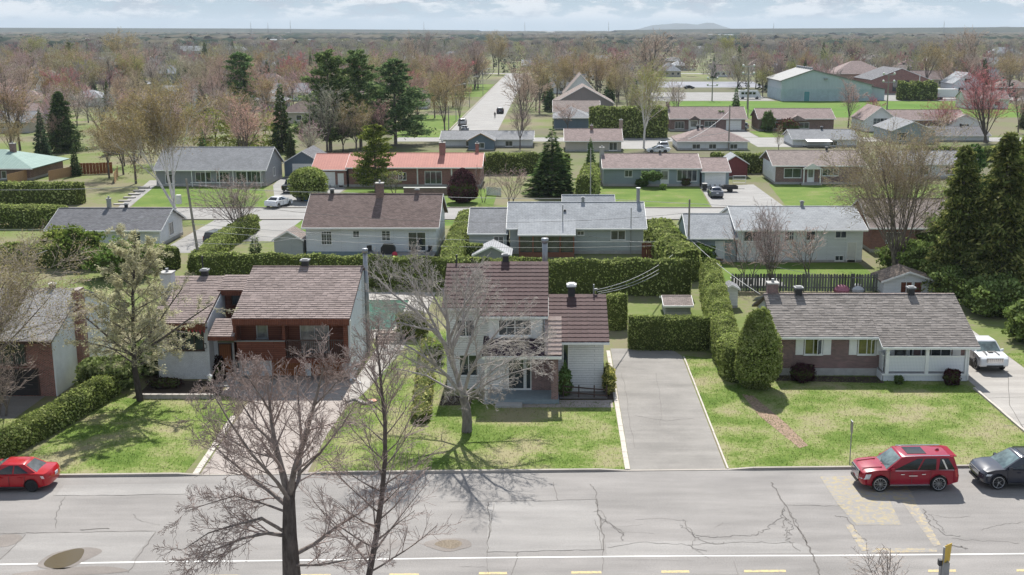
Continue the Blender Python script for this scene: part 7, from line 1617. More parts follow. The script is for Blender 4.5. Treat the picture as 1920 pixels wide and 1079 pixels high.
for i, (x, y, w_, h_, tint, lab) in enumerate([(1800, 560, 3.6, 3.4, (1.0, 1.1, .9), 'large pale leafy shrub behind the bungalow at the right'), (1868, 590, 3.2, 3.4, (.95, 1.05, .9), 'large leafy shrub above the white pickup'), (1935, 640, 2.2, 3.4, (1.0, 1.1, .85), 'leafy shrub at the right edge beside the white pickup'), (1740, 520, 3.0, 3.2, (1.05, 1.15, .9), 'leafy green shrub right of the white shed'), (1700, 505, 3.2, 3.0, (.9, 1.0, .75), 'green shrub behind the white shed'), (1760, 470, 4.0, 4.0, (.85, .95, .75), 'broad green shrub under the spruces'), (1968, 700, 1.6, 2.2, (.8, .6, .55), 'reddish shrub at the right edge of the concrete driveway'), (1840, 540, 3.0, 3.6, (.8, .9, .75), 'dark green shrub under the tall spruce'), (1255, 470, 2.4, 2.6, (1.3, 1.4, .9), 'yellow-green shrub at the corner of the tall back hedge'), (1310, 495, 1.6, 2.2, (1.0, 1.2, .8), 'green shrub by the pale blue garage'), (230, 520, 3.4, 3.8, (.75, .95, .6), 'dark green bush behind the budding conifer'), (150, 500, 2.6, 4.2, (.8, .9, .5), 'dark evergreen bush behind the left house'), (120, 490, 3.0, 3.6, (1.2, 1.2, .7), 'olive bush at the left below the white bungalow')]):
    blob_shrub('leafy_shrub', lab, (*gp(x, y), 0), w_ * .85, w_ * .8, h_ * .92, 3200, SHRUB_L, 80 + i, .3, tint, lump=.2)
s_, V, F = conifer(77, 2.9, .75, 900, shape=.5, l=.3, w=.16); tree_obj('dwarf_cedar', 'narrow dark cedar at the corner of the minivan hedge', 'shrub', (*gp(480, 487), 0), s_, [(V, F)], BARK_D, [NEEDLE])

# ---- budding larch-like tree on the left lawn
def feathery():
    g = Grow(21, kids=((8, 10), (4, 6)), ratio=(.38, .4), ang=(50, 45), nseg=(7, 4, 3), up=(.03, .0, -.02), wob=(.06, .12, .18), rmin=.012, start=.15); Y = 72.6
    base = A3(wx(263, Y, 0), Y, 0); top = A3(-26.3, Y + .4, 10.6)
    ld = [base, base + A3(-.2, 0, 2.2), base + A3(-.15, .1, 4.4), base + A3(.0, .2, 7.0), top]; g.along(ld, .24, .03, 10, 9)
    for k in range(34):
        t = .26 + .72 * k / 34; i = min(3, int(t * 4)); q = ld[i] + (ld[i + 1] - ld[i]) * (t * 4 - i); a_ = k * 2.4 + .4
        d = vn(A3(math.cos(a_), math.sin(a_), .25 + .55 * t)); g.branch(q, d, (5.0 - 3.2 * t) * g.r.uniform(.7, 1.15), .055 * (1.15 - t) + .015, 0)
    for e in (A3(5.2, .4, 3.4), A3(3.6, -.5, 4.6), A3(-3.8, .3, 3.2)): q = ld[1] + A3(0, 0, .8); g.along([q, q + e * .33 + A3(0, 0, -.1), q + e * .66, q + e], .10, .03, 5.5, 0)
    a, b = g.split(0); a += [q for q, l in zip(g.segs, g.lev) if l == 9]; root = thing('budding_larch', 'feathery olive budding conifer on the lawn left of the split-level house', 'tree', base)
    for nm, S, mt in (('trunk', a, BARK), ('crown', b, TWIG)):
        S = np.array(S); S[:, :3] -= base; S[:, 3:6] -= base; V, F = tubes(S, 3, 8, .03); link(nm, np_mesh(nm, V, F, nm == 'trunk'), mt, root)
    r = np.random.default_rng(5); B = np.array(b); n = len(B) * 8; idx = r.integers(0, len(B), n); u = r.random((n, 1)); P = B[idx, :3] * (1 - u) + B[idx, 3:6] * u - base + r.normal(size=(n, 3)) * .07
    D = unit(r, n) * A3(1, 1, .5); N = np.cross(D, unit(r, n)); N /= np.linalg.norm(N, axis=1, keepdims=True); lv = r.uniform(.07, .19, n)
    V, F = cards(P, D, N, lv, lv * .35); link('needles', np_mesh('needles', V, F), LARCH_L, root)
feathery()
# ================================================================ PLACED TREES
PROTO = {}
PROTO['round'] = [proto('bare_tree', '', 'tree', 101 + i, 14, kids=((9, 11), (6, 7), (3, 4)), rmin=.024, spread=.55, tmat=BARK) for i in range(3)]
PROTO['tall'] = [proto('bare_tree', '', 'tree', 121 + i, 16, kids=((8, 10), (6, 7), (3, 4)), rmin=.024, spread=.3, trunk=.2, tmat=BARK) for i in range(3)]
PROTO['vase'] = [proto('bare_tree', '', 'tree', 131 + i, 14, kids=((8, 10), (5, 7), (3, 4)), rmin=.022, spread=.42, trunk=.1, multi=3, tmat=BARK) for i in range(2)]
PROTO['bud'] = [proto('budding_tree', '', 'tree', 141 + i, 14, kids=((7, 9), (5, 6), (3, 4)), rmin=.02, spread=.45, buds=(2, .24, .35), tmat=BARK) for i in range(3)]
PROTO['birch'] = [proto('birch_tree', '', 'tree', 151 + i, 14, kids=((7, 9), (5, 6), (3, 4)), rmin=.02, spread=.34, trunk=.25, buds=(2, .2, .35), tmat=BARK_W) for i in range(1)]
PROTO['small'] = [proto('bare_tree', '', 'tree', 161 + i, 6, kids=((7, 9), (5, 6)), rmin=.014, spread=.7, trunk=.18, multi=2, tmat=BARK, r0=.08) for i in range(3)]
PROTO['spruce'] = [con_proto('spruce_tree', '', 171 + i, 15, 3.1, 4200, l=.8, w=.36) for i in range(3)]
PROTO['pine'] = [bough_proto('pine_tree', 181 + i, 17, 3.9, 66, 210, l=.6, w=.2, base=.1, shape=.5, up=.3) for i in range(3)]
PROTO['ragged'] = [bough_proto('spruce_tree', 191 + i, 15, 3.2, 150, 105, l=.5, w=.18, base=.03, shape=.75, up=.05, droop=.28, rag=.22) for i in range(2)]
USED = {}
GREY_T, PINK_T, PURP_T, TAN_T, RED_T, BRN_T = (1.7, 1.66, 1.6), (1.85, 1.55, 1.5), (1.45, 1.32, 1.36), (1.8, 1.7, 1.35), (1.75, .82, .9), (1.7, 1.5, 1.32)
BT, BY, BO = (1.0, .95, .85), (.75, .95, .45), (.95, .88, .72)
def place(kind, x, y, top, label, tint=GREY_T, bud=None, w=1.0, group=None, rz=None, xy=None, H=None, cat=None):
    lst = PROTO[kind]; k = USED.get(kind, 0); USED[kind] = k + 1
    src = lst[k % len(lst)]; o = src if k < len(lst) else copy_tree(src)
    X, Y = xy or gp(x, y); H = H or max(1.0, hz(x, top, Y)); s = H / PH[src.name.split('.')[0], kind]
    o.location = (X, Y, 0); o.scale = (s * w, s * w, s); o.rotation_euler = (0, 0, rnd.uniform(0, 6.28) if rz is None else rz)
    o['label'] = label; o['category'] = cat or 'tree'
    if group: o['group'] = group
    elif 'group' in o: del o['group']
    setc(o, tint, bud)
    return o
PH = {}
for kd, lst in PROTO.items():
    for o in lst: PH[o.name.split('.')[0], kd] = o['_h']; del o['_h']
NEED = [
 ('pine', 620, 285, 97, 'tall dark pine left of the pair above the red roof', (1.5, 1.5, 1.4), None, 1.2), ('pine', 677, 280, 95, 'tall dark pine in the middle of the group above the red roof', (1.45, 1.5, 1.45), None, 1.1), ('pine', 742, 272, 112, 'broad dark pine at the right of the group above the red roof', (1.4, 1.5, 1.55), None, 1.4),
 ('pine', 455, 222, 100, 'wide dark pine behind the yellow-green shrub at left', (1.4, 1.6, 1.45), None, 1.35), ('spruce', 530, 285, 150, 'dark spruce left of the tall pines', (.9, .95, .8), None, 1.0), ('ragged', 118, 285, 172, 'ragged dark spruce above the mint green roof', (.8, .85, .75), None, 1.35),
 ('spruce', 203, 208, 148, 'small dark spruce below the red maple', (1, 1, .9), None, 1.0), ('spruce', 92, 156, 92, 'dark spruce in the upper left, right one of two', (1, 1, 1), None, .9), ('spruce', 57, 152, 108, 'dark spruce in the upper left, left one of two', (.9, 1, 1), None, .9), ('pine', 132, 126, 80, 'rounded dark pine in the upper left', (1, 1.05, 1), None, 1.1),
 ('spruce', 386, 134, 75, 'dark spruce beside the broad pale gabled house', (.8, .9, .9), None, 1.0), ('spruce', 437, 106, 72, 'thin dark spruce at the upper left skyline', (.8, .9, .9), None, .8), ('spruce', 584, 165, 95, 'slim dark spruce, left one of two before the tall pines', (.9, 1, .95), None, .7), ('spruce', 597, 170, 96, 'slim dark spruce, right one of two before the tall pines', (.9, 1, .95), None, .7),
 ('spruce', 1035, 366, 240, 'big dark green spruce in the middle behind the grey-roofed house', (.95, 1.05, .85), None, 2.1), ('spruce', 1107, 330, 257, 'small rounded spruce behind the light pole', (.9, 1.1, .85), None, 1.0), ('spruce', 834, 110, 74, 'slim dark spruce left of the straight road', (.8, .9, .9), None, .8),
 ('spruce', 1543, 122, 76, 'dark double spruce above the arena roof', (.8, .9, .9), None, 1.0), ('spruce', 1385, 138, 84, 'dark spruce left of the arena', (.8, 1.0, .85), None, 1.1), ('spruce', 1115, 122, 82, 'thin dark spruce behind the big brown tree', (.8, .9, .9), None, .6), ('spruce', 1338, 148, 104, 'dark young spruce at the tennis court', (.8, .95, .9), None, .9),
 ('spruce', 1425, 122, 98, 'small dark spruce near the arena roof', (.8, .9, .9), None, .9), ('spruce', 1705, 90, 77, 'tiny dark spruce at the right skyline', (.8, .9, .9), None, .9), ('spruce', 1525, 82, 64, 'dark spruce group at the skyline above the arena', (.8, .9, .9), None, 1.3), ('spruce', 310, 106, 90, 'dark spruce below the upper left skyline house', (.8, .9, .9), None, .8), ('spruce', 165, 112, 76, 'dark thin spruce right of the rounded pine', (.8, .9, .9), None, .6),
 ('ragged', 1792, 552, 275, 'tall brownish spruce at the right, left one of two', (1.5, 1.25, .95), None, 1.0), ('ragged', 1868, 560, 250, 'tallest brownish spruce at the right edge', (1.4, 1.15, .9), None, 1.1), ('pine', 1815, 445, 272, 'blue-green pine top behind the two right spruces', (.95, 1.2, .95), None, .9), ('ragged', 1915, 470, 250, 'olive conifer at the right edge behind the tall spruces', (2.2, 2.0, 1.2), None, 1.1),
 ('pine', 705, 362, 235, 'ragged olive pine in front of the red-roofed house', (1.6, 1.4, .8), None, 1.35),
 ('bud', 255, 345, 195, 'tan budding tree left of the white birch', TAN_T, BO, 1.0), ('bud', 205, 335, 225, 'smaller tan budding tree beside the cedar fence', TAN_T, BO, 1.0),
 ('round', 405, 228, 128, 'bare pinkish tree left of the wide dark pine', PINK_T, None, 1.0), ('round', 150, 205, 122, 'bare grey-mauve tree right of the upper left spruces', PURP_T, None, 1.0), ('round', 22, 285, 138, 'bare grey-pink tree at the left edge above the mint green roof', PINK_T, None, 1.0), ('round', 222, 180, 114, 'red flowering maple in the upper left', RED_T, None, 1.25), ('round', 290, 185, 112, 'bare grey tree with dark trunk right of the red maple', GREY_T, None, 1.1),
 ('bud', 225, 140, 62, 'large tan-yellow willow in the upper left', TAN_T, BO, 1.3), ('bud', 75, 130, 70, 'yellow-green tree in the upper left', TAN_T, BY, 1.2), ('bud', 15, 150, 95, 'yellow-green tree at the left edge', TAN_T, BY, 1.2), ('round', 60, 120, 66, 'brown bare tree at the upper left', BRN_T, None, 1.2), ('bud', 550, 198, 116, 'tan budding tree left of the tall pines', TAN_T, BO, .9), ('round', 645, 235, 140, 'bare tan tree between the tall pines', TAN_T, None, .9),
 ('vase', 452, 438, 336, 'low spreading bare grey tree beside the second street', (1.25, 1.15, 1.15), None, 1.5), 
 ('round', 890, 168, 76, 'dense purple-brown tree left of the straight road', PURP_T, None, .9), ('tall', 800, 130, 64, 'tall dark bare tree left of the purple-brown one', PURP_T, None, .9), ('tall', 770, 150, 72, 'brown bare tree behind the right pine', BRN_T, None, .9), ('bud', 835, 262, 140, 'tan budding tree on the left bank of the straight road', TAN_T, BO, .85), ('bud', 862, 245, 150, 'thin tan tree at the left foot of the straight road', TAN_T, BO, .7), ('bud', 935, 140, 66, 'tan budding tree above the straight road', TAN_T, BO, 1.0), ('tall', 925, 130, 62, 'pale bare tree at the far end of the straight road', TAN_T, None, .8),
 ('round', 978, 262, 118, 'large bare brown tree right of the straight road', BRN_T, None, 1.0), ('round', 975, 280, 195, 'pale bare tree in front of the grey hipped garage', (1.3, 1.2, 1.2), None, .9), ('round', 1065, 248, 195, 'bare pink-brown tree left of the tall square hedge', PINK_T, None, 1.3), ('birch', 1207, 278, 138, 'yellow-green birch with white trunk before the tall square hedge', (1.3, 1.2, 1), (1.0, 1.15, .7), .95),
 ('tall', 1215, 180, 68, 'very large brown bare tree right of centre', BRN_T, None, 1.5), ('bud', 1160, 190, 130, 'tan budding tree below the very large brown one', TAN_T, BO, 1.1), ('bud', 1120, 150, 120, 'small yellow tree beside the white flat-roofed building', TAN_T, BY, 1.0), ('tall', 1040, 140, 75, 'bare mauve tree right of the straight road', PURP_T, None, 1.2), ('tall', 1105, 125, 68, 'bare tan tree behind the white flat-roofed building', TAN_T, None, 1.1), ('bud', 1430, 182, 128, 'small yellow-green tree at the corner of the arena', TAN_T, BY, 1.1),
 ('round', 1590, 240, 150, 'bare pinkish tree in front of the arena wall', PINK_T, None, .9), ('vase', 1850, 268, 138, 'large red-pink flowering maple at the right', RED_T, None, 1.25), ('vase', 1775, 255, 190, 'smaller red-pink tree left of the large flowering maple', RED_T, None, 1.2), ('bud', 1735, 172, 82, 'tan budding tree behind the white gabled house', TAN_T, BO, 1.1), ('tall', 1810, 168, 62, 'tall brown bare tree above the flowering maple', BRN_T, None, 1.2), ('bud', 1775, 170, 88, 'tan budding tree right of the white gabled house', TAN_T, BO, 1.1), ('bud', 1890, 180, 110, 'tan budding tree at the right edge', TAN_T, BO, 1.2), ('bud', 1365, 120, 68, 'yellow spring tree left of the arena', TAN_T, (1.0, 1.2, .45), 1.1), ('round', 1490, 130, 70, 'wide bare brown tree behind the arena roof', BRN_T, None, 1.3), ('round', 1395, 105, 62, 'bare grey-brown tree at the skyline left of the arena', BRN_T, None, 1.2), ('tall', 1600, 120, 74, 'bare brown trees right of the dark double spruce', BRN_T, None, 1.3),
 ('vase', 1447, 548, 400, 'upright bare multi-stem tree behind the picket fence', PURP_T, None, .75), ('small', 1400, 535, 420, 'bare twiggy shrub left of the upright multi-stem tree', PINK_T, None, 1.0), ('small', 1515, 520, 420, 'low bare pinkish fruit tree behind the picket fence', PINK_T, None, 1.3),
 ('small', 1090, 730, 650, 'bare twisted shrub against the white wall beside the porch', (1.1, 1.05, .9), None, .8), ('small', 1460, 282, 238, 'small bare tree on the green yard right of the white bungalow', TAN_T, None, 1.0), ('small', 740, 366, 318, 'low bare grey shrub in front of the red-roofed house', GREY_T, None, 1.5), ('small', 955, 388, 312, 'bare pinkish bush right of the purple rounded shrub', PINK_T, None, 1.3), ('small', 905, 380, 315, 'bare mauve bush beside the purple rounded shrub', PURP_T, None, .9), ('small', 1730, 600, 560, 'bare twigs behind the bungalow ridge', GREY_T, None, 1.0)]
for kind, x, y, top, lab, tint, bud, w in NEED: place(kind, x, y, top, lab, tint, bud, w)
place('small', 1655, 1079, 1022, 'low bare bush top at the bottom edge left of the yellow sign', GREY_T, None, 1.9, xy=(wx(1655, 45.2, 0), 45.2), H=2.2)
def special(name, label, seed, xy, H, bt=(1, 1, 1), budk=None, **kw):
    g, a, b = bare(seed, H, **kw); crown = [tubes(b, 3, 4)]; mats = [TWIG]
    if budk: crown.append(bud_cards(g, seed, *budk)); mats.append(BUD)
    o = tree_obj(name, label, 'tree', (*xy, 0), a, crown, BARK_D, mats); setc(o, bt, (1.0, 1.0, .85)); return o
special('budding_tree', 'large multi-stem budding tree right of the picket fence', 301, gp(1680, 512), 14.4, (1.5, 1.4, 1.25), (2, .12, .25), multi=6, kids=((8, 10), (6, 7), (3, 4)), spread=.62, trunk=.16, rmin=.014, r0=.17, dens=1.2)
special('budding_tree', 'bare tan budding tree overhanging the grey roof at the left edge', 302, (-35.4, 68.5), 12.8, (1.5, 1.45, 1.35), (2, .11, .2), kids=((10, 12), (7, 9), (5, 6)), spread=.95, trunk=.2, rmin=.010, r0=.22, up=-.02, dens=2.2)
special('bare_tree', 'bare shrub-like tree at the left edge in front of the dark garage', 303, (-34.2, 69.3), 4.4, (1.3, 1.2, 1.15), None, kids=((8, 10), (6, 7)), spread=.9, trunk=.15, rmin=.009, r0=.09, multi=3)

g, a, b = bare(311, 15.2, multi=3, lean0=(-.28, 0), spread=.5, trunk=.3, kids=((8, 10), (6, 7), (3, 4)), rmin=.02, r0=.19); o = tree_obj('birch_tree', 'leaning white birch with tan buds in front of the long grey bungalow', 'tree', (*gp(328, 392), 0), a, [tubes(b, 3, 3), bud_cards(g, 7, 3, .22, .4)], BARK_W, [TWIG, BUD]); setc(o, (1.5, 1.4, 1.2), BO)
blob_shrub('budding_bush', 'broad yellow-green budding bush behind the long grey bungalow, left one', (*gp(415, 284), 0), 7.5, 5, 7.2, 6500, BUD, 91, .32, (.8, 1.0, .42), lump=.35, core=False, cat='bush'); blob_shrub('budding_bush', 'broad yellow-green budding bush behind the long grey bungalow, right one', (*gp(480, 284), 0), 5.5, 4.5, 6.6, 4200, BUD, 93, .32, (.72, .98, .36), lump=.35, core=False, cat='bush')
# ---- woodland between the far houses: individual trees first, then one mass
FOOT = []; LM = []
for o in list(bpy.data.objects):
    if o.type == 'EMPTY' and o.parent is None and o.get('category') in ('house', 'garage', 'building', 'shed', 'bus', 'car', 'truck') and o.location.y > 160:
        xs, ys = [], []
        for c in o.children:
            if c.type == 'MESH' and c.data.vertices and c.name.split('.')[0] in ('wall', 'foundation', 'lower_wall', 'body', 'annex'):
                for q in c.bound_box: xs.append(q[0] + o.location.x); ys.append(q[1] + o.location.y)
        if xs: FOOT.append((min(xs), max(xs), min(ys), max(ys))); LM.append(((min(xs) + max(xs)) / 2, (min(ys) + max(ys)) / 2, o['label']))
def free(x, y, m=2.5):
    for a, b, c, d in FOOT:
        if a - m < x < b + m and c - m - (20 if y < 480 else 9 if y < 700 else 4) < y < d + m: return False
    if -29 < x < -9 and 255 < y < 655: return False
    if 246 < y < 268 or 30 < x < 72 and 316 < y < 560 or 72 <= x < 150 and 316 < y < 452: return False
    if 634 < y < 655: return False
    return True
WOOD = []
r2 = random.Random(9)
def kindpick(x, y):
    u = r2.random()
    if u < .17: return 'spruce', (.85, .95, .9), None, 'dark conifer'
    if u < .21: return 'round', RED_T, None, 'red flowering tree'
    if u < .42: return 'round', PURP_T if r2.random() < .4 else PINK_T, None, 'bare mauve-grey tree'
    if u < .72: return 'tall', BRN_T, None, 'bare brown tree'
    if u < .95: return 'bud', TAN_T, BO, 'tan budding tree'
    return 'bud', TAN_T, BY, 'yellow-green budding tree'
def zone(x, y):
    if x < -70: s = 'among the houses at the far left'
    elif x < -18: s = 'left of the straight road'
    elif x < 45: s = 'right of the straight road'
    elif x < 120: s = 'around the arena'
    else: s = 'among the houses at the far right'
    return s
SAID = set()
def where(x, y, H, ds):
    near = sorted(LM, key=lambda q: (q[0] - x) ** 2 + (q[1] - y) ** 2)[:9]
    for c in near:
        s = where1(x, y, H, ds, c)
        if s not in SAID: break
    SAID.add(s); return s
def where1(x, y, H, ds, c):
    a, b, lab = c; dx, dy = x - a, y - b
    rel = ('right of' if dx > 0 else 'left of') if abs(dx) > abs(dy) * .6 else ('behind' if dy > 0 else 'in front of')
    if math.hypot(dx, dy) > 28: rel = 'well ' + rel if not rel.startswith('in') else 'far ' + rel
    w = f"{'small' if H < 9 else 'tall' if H > 13 else 'medium'} {ds} {rel} the".split(); w += lab.split()[:16 - len(w)]
    while w[-1] in ('the', 'with', 'of', 'and', 'a', 'its', 'behind', 'between', 'beside', 'at', 'in', 'to', 'right', 'left', 'above', 'below', 'under', 'among', 'by', 'near', 'half', 'one', 'low', 'tall', 'pale', 'dark', 'grey', 'white', 'small', 'long', 'far', 'bare', 'upper', 'red', 'brown', 'facing', 'joined', 'rose', 'beyond', 'straight', 'gable', 'brick', 'mint', 'hipped', 'arched', 'tan', 'green'): w.pop()
    return ' '.join(w)
n = 0; tries = 0
while n < 270 and tries < 9000:
    tries += 1
    y = 190 + 330 * r2.random() ** .95; hw = y * .47; x = r2.uniform(-hw, hw * .86)
    if not free(x, y, 3) or (y < 268 and (-32 < x < 95)) or (y < 322 and 20 < x < 150 and r2.random() < .9) or (270 < y < 400 and -62 < x < -29 and r2.random() < .5): continue
    if any((x - a) ** 2 + (y - b) ** 2 < 26 for a, b in WOOD): continue
    WOOD.append((x, y)); kd, t, bd, ds = kindpick(x, y); q = zone(x, y); n += 1
    H = r2.uniform(7, 12.5) if y < 300 else r2.uniform(9, 16)
    t = tuple(c * r2.uniform(.85, 1.15) for c in t)
    place(kd, 0, 0, 0, where(x, y, H, ds), t, bd, r2.uniform(.9, 1.25), group=f'{ds}s {q}', xy=(x, y), H=H * (.8 if kd == 'spruce' else 1))
# far mass: thousands of small tree shapes in one object
def far_wood():
    rs = np.random.default_rng(4); fr = random.Random(4)
    Vs, Fs, Cs, off = [], [], [], 0
    lib = []
    for k in range(10):                                    # bare crowns: thin upright strokes fanning from the trunk
        n_ = 150; a = rs.random(n_) * 6.283; t = rs.uniform(.25, .85, n_); sp = rs.random(n_) ** .6 * .36 * np.sin(np.clip(t * 1.15, 0, 1) * np.pi * .85 + .25)
        P = np.stack([np.cos(a) * sp, np.sin(a) * sp, t], 1); D = np.stack([np.cos(a) * .55, np.sin(a) * .55, np.full(n_, .9)], 1) + rs.normal(size=(n_, 3)) * .2; D /= np.linalg.norm(D, axis=1, keepdims=True)
        N = np.cross(D, unit(rs, n_)); N /= np.linalg.norm(N, axis=1, keepdims=True); V, F = cards(P, D, N, rs.uniform(.10, .24, n_), rs.uniform(.012, .03, n_)); lib.append((V, F))
    libc = []
    for k in range(4):
        s, V, F = conifer(400 + k, 1.0, .2, 150, l=.12, w=.06, core=False); libc.append((V, F))
    cols = [(.37, .33, .30), (.38, .33, .29), (.33, .30, .285), (.41, .38, .28), (.36, .33, .27), (.40, .39, .24), (.36, .22, .21)]
    rows = []
    tries = 0
    while len(rows) < 3900 and tries < 40000:
        tries += 1; u = fr.random(); y = 400 + 820 * u ** 1.05 if len(rows) < 1500 else 1000 * (9.0 ** fr.random()); hw = y * .49; x = fr.uniform(-hw, hw * .86)
        if y < 700 and not free(x, y, 2): continue
        if y < 560 and -40 < x < 30 and fr.random() < .6: continue
        if (1500 < y < 2300 and -700 < x < 500 and fr.random() < .93) or (2600 < y < 3600 and -500 < x < 1300 and fr.random() < .93): continue
        rows.append((x, y))
    for x, y in rows:
        con = fr.random() < (.14 if y < 1500 else .36); V, F = fr.choice(libc if con else lib); H = fr.uniform(8, 15) if y < 1300 else fr.uniform(9, 15); W = fr.uniform(.9, 1.3) * (1 if y < 1300 else 1 + y / 2600)
        Vs.append(V * np.array([H * W, H * W, H]) + np.array([x, y, 0])); Fs.append(F + off); off += len(V)
        c = (.028, .045, .03) if con else fr.choice(cols); k = fr.uniform(.8, 1.2); Cs.append(np.tile(np.array([c[0] * k, c[1] * k, c[2] * k, 1], np.float32), (len(V), 1)))
    for k in range(34):                                    # the canopy of the far woods: bumpy strips that overlap into one mass
        Y = 1250 * 6.4 ** (k / 33); hw = Y * .5; st = max(5.0, Y / 300); n_ = int(2 * hw * .93 / st); xs = np.linspace(-hw, hw * .86, n_)
        ok = np.convolve(rs.random(n_), np.ones(9) / 9, 'same') > (.40 if Y < 3800 else .3)
        if 1500 < Y < 2300: ok &= ~((xs > -600) & (xs < 420))
        if 2600 < Y < 3600: ok &= ~((xs > -300) & (xs < 900))
        rowsY = [0, .0, .35, .7, 1, 1]; dep = Y * .035; zt = rs.uniform(7.5, 13.5, (6, n_)) * np.array([0, .55, .9, 1, .8, 0])[:, None]; zt *= np.where(ok, 1, 0.02)
        G = np.stack([np.tile(xs, (6, 1)) + rs.normal(size=(6, n_)) * st * .3, Y + np.array(rowsY)[:, None] * dep + rs.normal(size=(6, n_)) * st * .3, zt + .05], -1).reshape(-1, 3)
        i = np.arange(n_ - 1)[None, :] + np.arange(5)[:, None] * n_; i = i[:, ok[:-1] & ok[1:]].ravel()
        Vs.append(G); Fs.append(np.stack([i, i + 1, i + n_ + 1, i + n_], -1) + off); off += len(G)
        cc = np.array([(.085, .078, .066), (.075, .076, .058), (.032, .045, .034), (.10, .092, .07)])[np.clip(np.cumsum(rs.random(n_) < .12) * 7 % 4, 0, 3)]; Cs.append(np.tile(np.column_stack([cc * rs.uniform(.8, 1.2, (n_, 1)), np.ones(n_)]), (6, 1)).astype(np.float32))
    me = np_mesh('far_woodland', np.concatenate(Vs), np.concatenate(Fs)); at = me.color_attributes.new('species_colour', 'FLOAT_COLOR', 'POINT'); at.data.foreach_set('color', np.concatenate(Cs).ravel())
    m, nt, b = new_mat('far_trees'); an = nd(nt, 'ShaderNodeAttribute', attribute_name='species_colour'); nt.links.new(an.outputs['Color'], b.inputs['Base Color']); b.inputs['Roughness'].default_value = 1; b.inputs['Specular IOR Level'].default_value = 0
    stuff(link('far_woodland', me, m))
far_wood()
# hills on the horizon
def hill(name, prof, Y, depth, mat):
    m = M(); n = len(prof); vs = []
    X = [(p[0] - PX) / F_PX * Y / CP * .977 for p in prof]; Z = [max(.0, CAM_H + (HOR - p[1]) / F_PX * Y) for p in prof]
    for j, (k, dy) in enumerate(((0, -.8), (.55, -.4), (1, 0), (.6, .5), (0, 1))):
        for i in range(n): vs.append((X[i], Y + dy * depth, Z[i] * k - (.5 if k == 0 else 0) * 0 + .02))
    m.add(vs, [(j * n + i, j * n + i + 1, (j + 1) * n + i + 1, (j + 1) * n + i) for j in range(4) for i in range(n - 1)])
    return struct(m.build(name, mat, None, None, True))
m_hill = paint('distant_forest_hill', (0.06, 0.068, 0.06), 1, .2, .002, spec=0); m_wooded = paint('wooded_rise', (0.05, 0.055, 0.042), 1, .4, .01, spec=0)
hill('mountain', [(1185, 56), (1200, 53), (1218, 48), (1240, 46.5), (1262, 44.5), (1280, 45), (1300, 47), (1318, 43.5), (1330, 44), (1345, 49), (1362, 54), (1372, 56)], 13500, 900, m_hill)
hill('mountain', [(1835, 56), (1850, 51), (1866, 50), (1885, 53), (1900, 56)], 13800, 700, m_hill)
hill('wooded_rise', [(-300, 55.5), (-100, 53), (0, 52.5), (150, 53), (300, 53.5), (480, 54), (600, 55), (760, 56), (900, 57)], 6000, 900, m_wooded)
hill('wooded_rise', [(1150, 57), (1300, 55), (1420, 54), (1560, 53.5), (1700, 52.5), (1850, 51.5), (2050, 51), (2200, 52)], 5200, 900, m_wooded)
# masts on the horizon
for i, (x, top, lab) in enumerate([(545, 40, 'lattice mast on the skyline, leftmost'), (503, 44, 'thin mast on the skyline at the left'), (471, 43, 'thin low mast on the skyline, left of the lattice mast'), (795, 43, 'thin mast on the skyline left of centre'), (984, 43, 'communications mast on the skyline in the centre'), (1141, 42, 'red and white mast on the skyline left of the mountain'), (1450, 45, 'mast on the skyline right of the mountain'), (1769, 41, 'mast on the skyline at the right')]):
    Y = 3200; X = wx(x, Y, 10); H = hz(x, top, Y); t = thing('radio_mast', lab, 'mast', (X, Y, 0)); m = M()
    for a in range(3): m.tube((1.6 * math.cos(a * 2.1), 1.6 * math.sin(a * 2.1), 0), (.25 * math.cos(a * 2.1), .25 * math.sin(a * 2.1), H), .3, .2, k=4)
    for k in range(9): z = H * k / 9; f = 1 - .84 * k / 9; m.tube((1.6 * f, 0, z), (-.8 * f, 1.4 * f, z + H / 9), .16, k=3); m.tube((-.8 * f, -1.4 * f, z), (1.6 * f, 0, z + H / 9), .16, k=3)
    m.build('lattice', GREYM, t); M().tube((0, 0, H), (0, 0, H + 3), .15, k=4).build('antenna', GREYM, t)

# ================================================================ POLES, WIRES, FENCES, SMALL THINGS
POLE = bark_mat('weathered_pole', (0.20, 0.175, 0.155), (0.33, 0.30, 0.27), scale=3)
def P3(x, y, Y): z = hz(x, y, Y); return (wx(x, Y, z), Y, z)
def pole(name, label, x, yb, yt, r=.14, lean=None, arm=False, mat=None, cat='utility pole', xt=None, Y=None):
    X, Yb = gp(x, yb); T = P3(xt if xt is not None else x, yt, Yb); t = thing(name, label, cat, (X, Yb, 0)); dx = T[0] - X if xt is not None else 0
    M().tube((0, 0, -.1), (dx, 0, T[2]), r, r * .7, k=10).build('pole', mat or POLE, t)
    if arm:
        m = M(); m.box(dx - .9, dx + .9, -.14, -.06, T[2] - .5, T[2] - .38); m.build('crossarm', POLE, t)
        for k in (-.8, 0, .8): M().tube((dx + k, -.1, T[2] - .38), (dx + k, -.1, T[2] - .2), .04).build('insulator', GREYM, t)
    return t
pole('utility_pole', 'leaning wooden utility pole beside the white bungalow at left', 376, 505, 336, .15, xt=349)
M().box(-1.9, -1.45, -.3, .1, 6.6, 7.5).build('transformer', OFFW, bpy.data.objects['utility_pole'])
pole('utility_pole', 'wooden utility pole beside the pale blue garage', 1290, 492, 374, .13, arm=False)
pole('light_pole', 'pale lamp pole left of the blue-grey bungalow', 1107, 378, 278, .09, mat=CONC, cat='lamp')
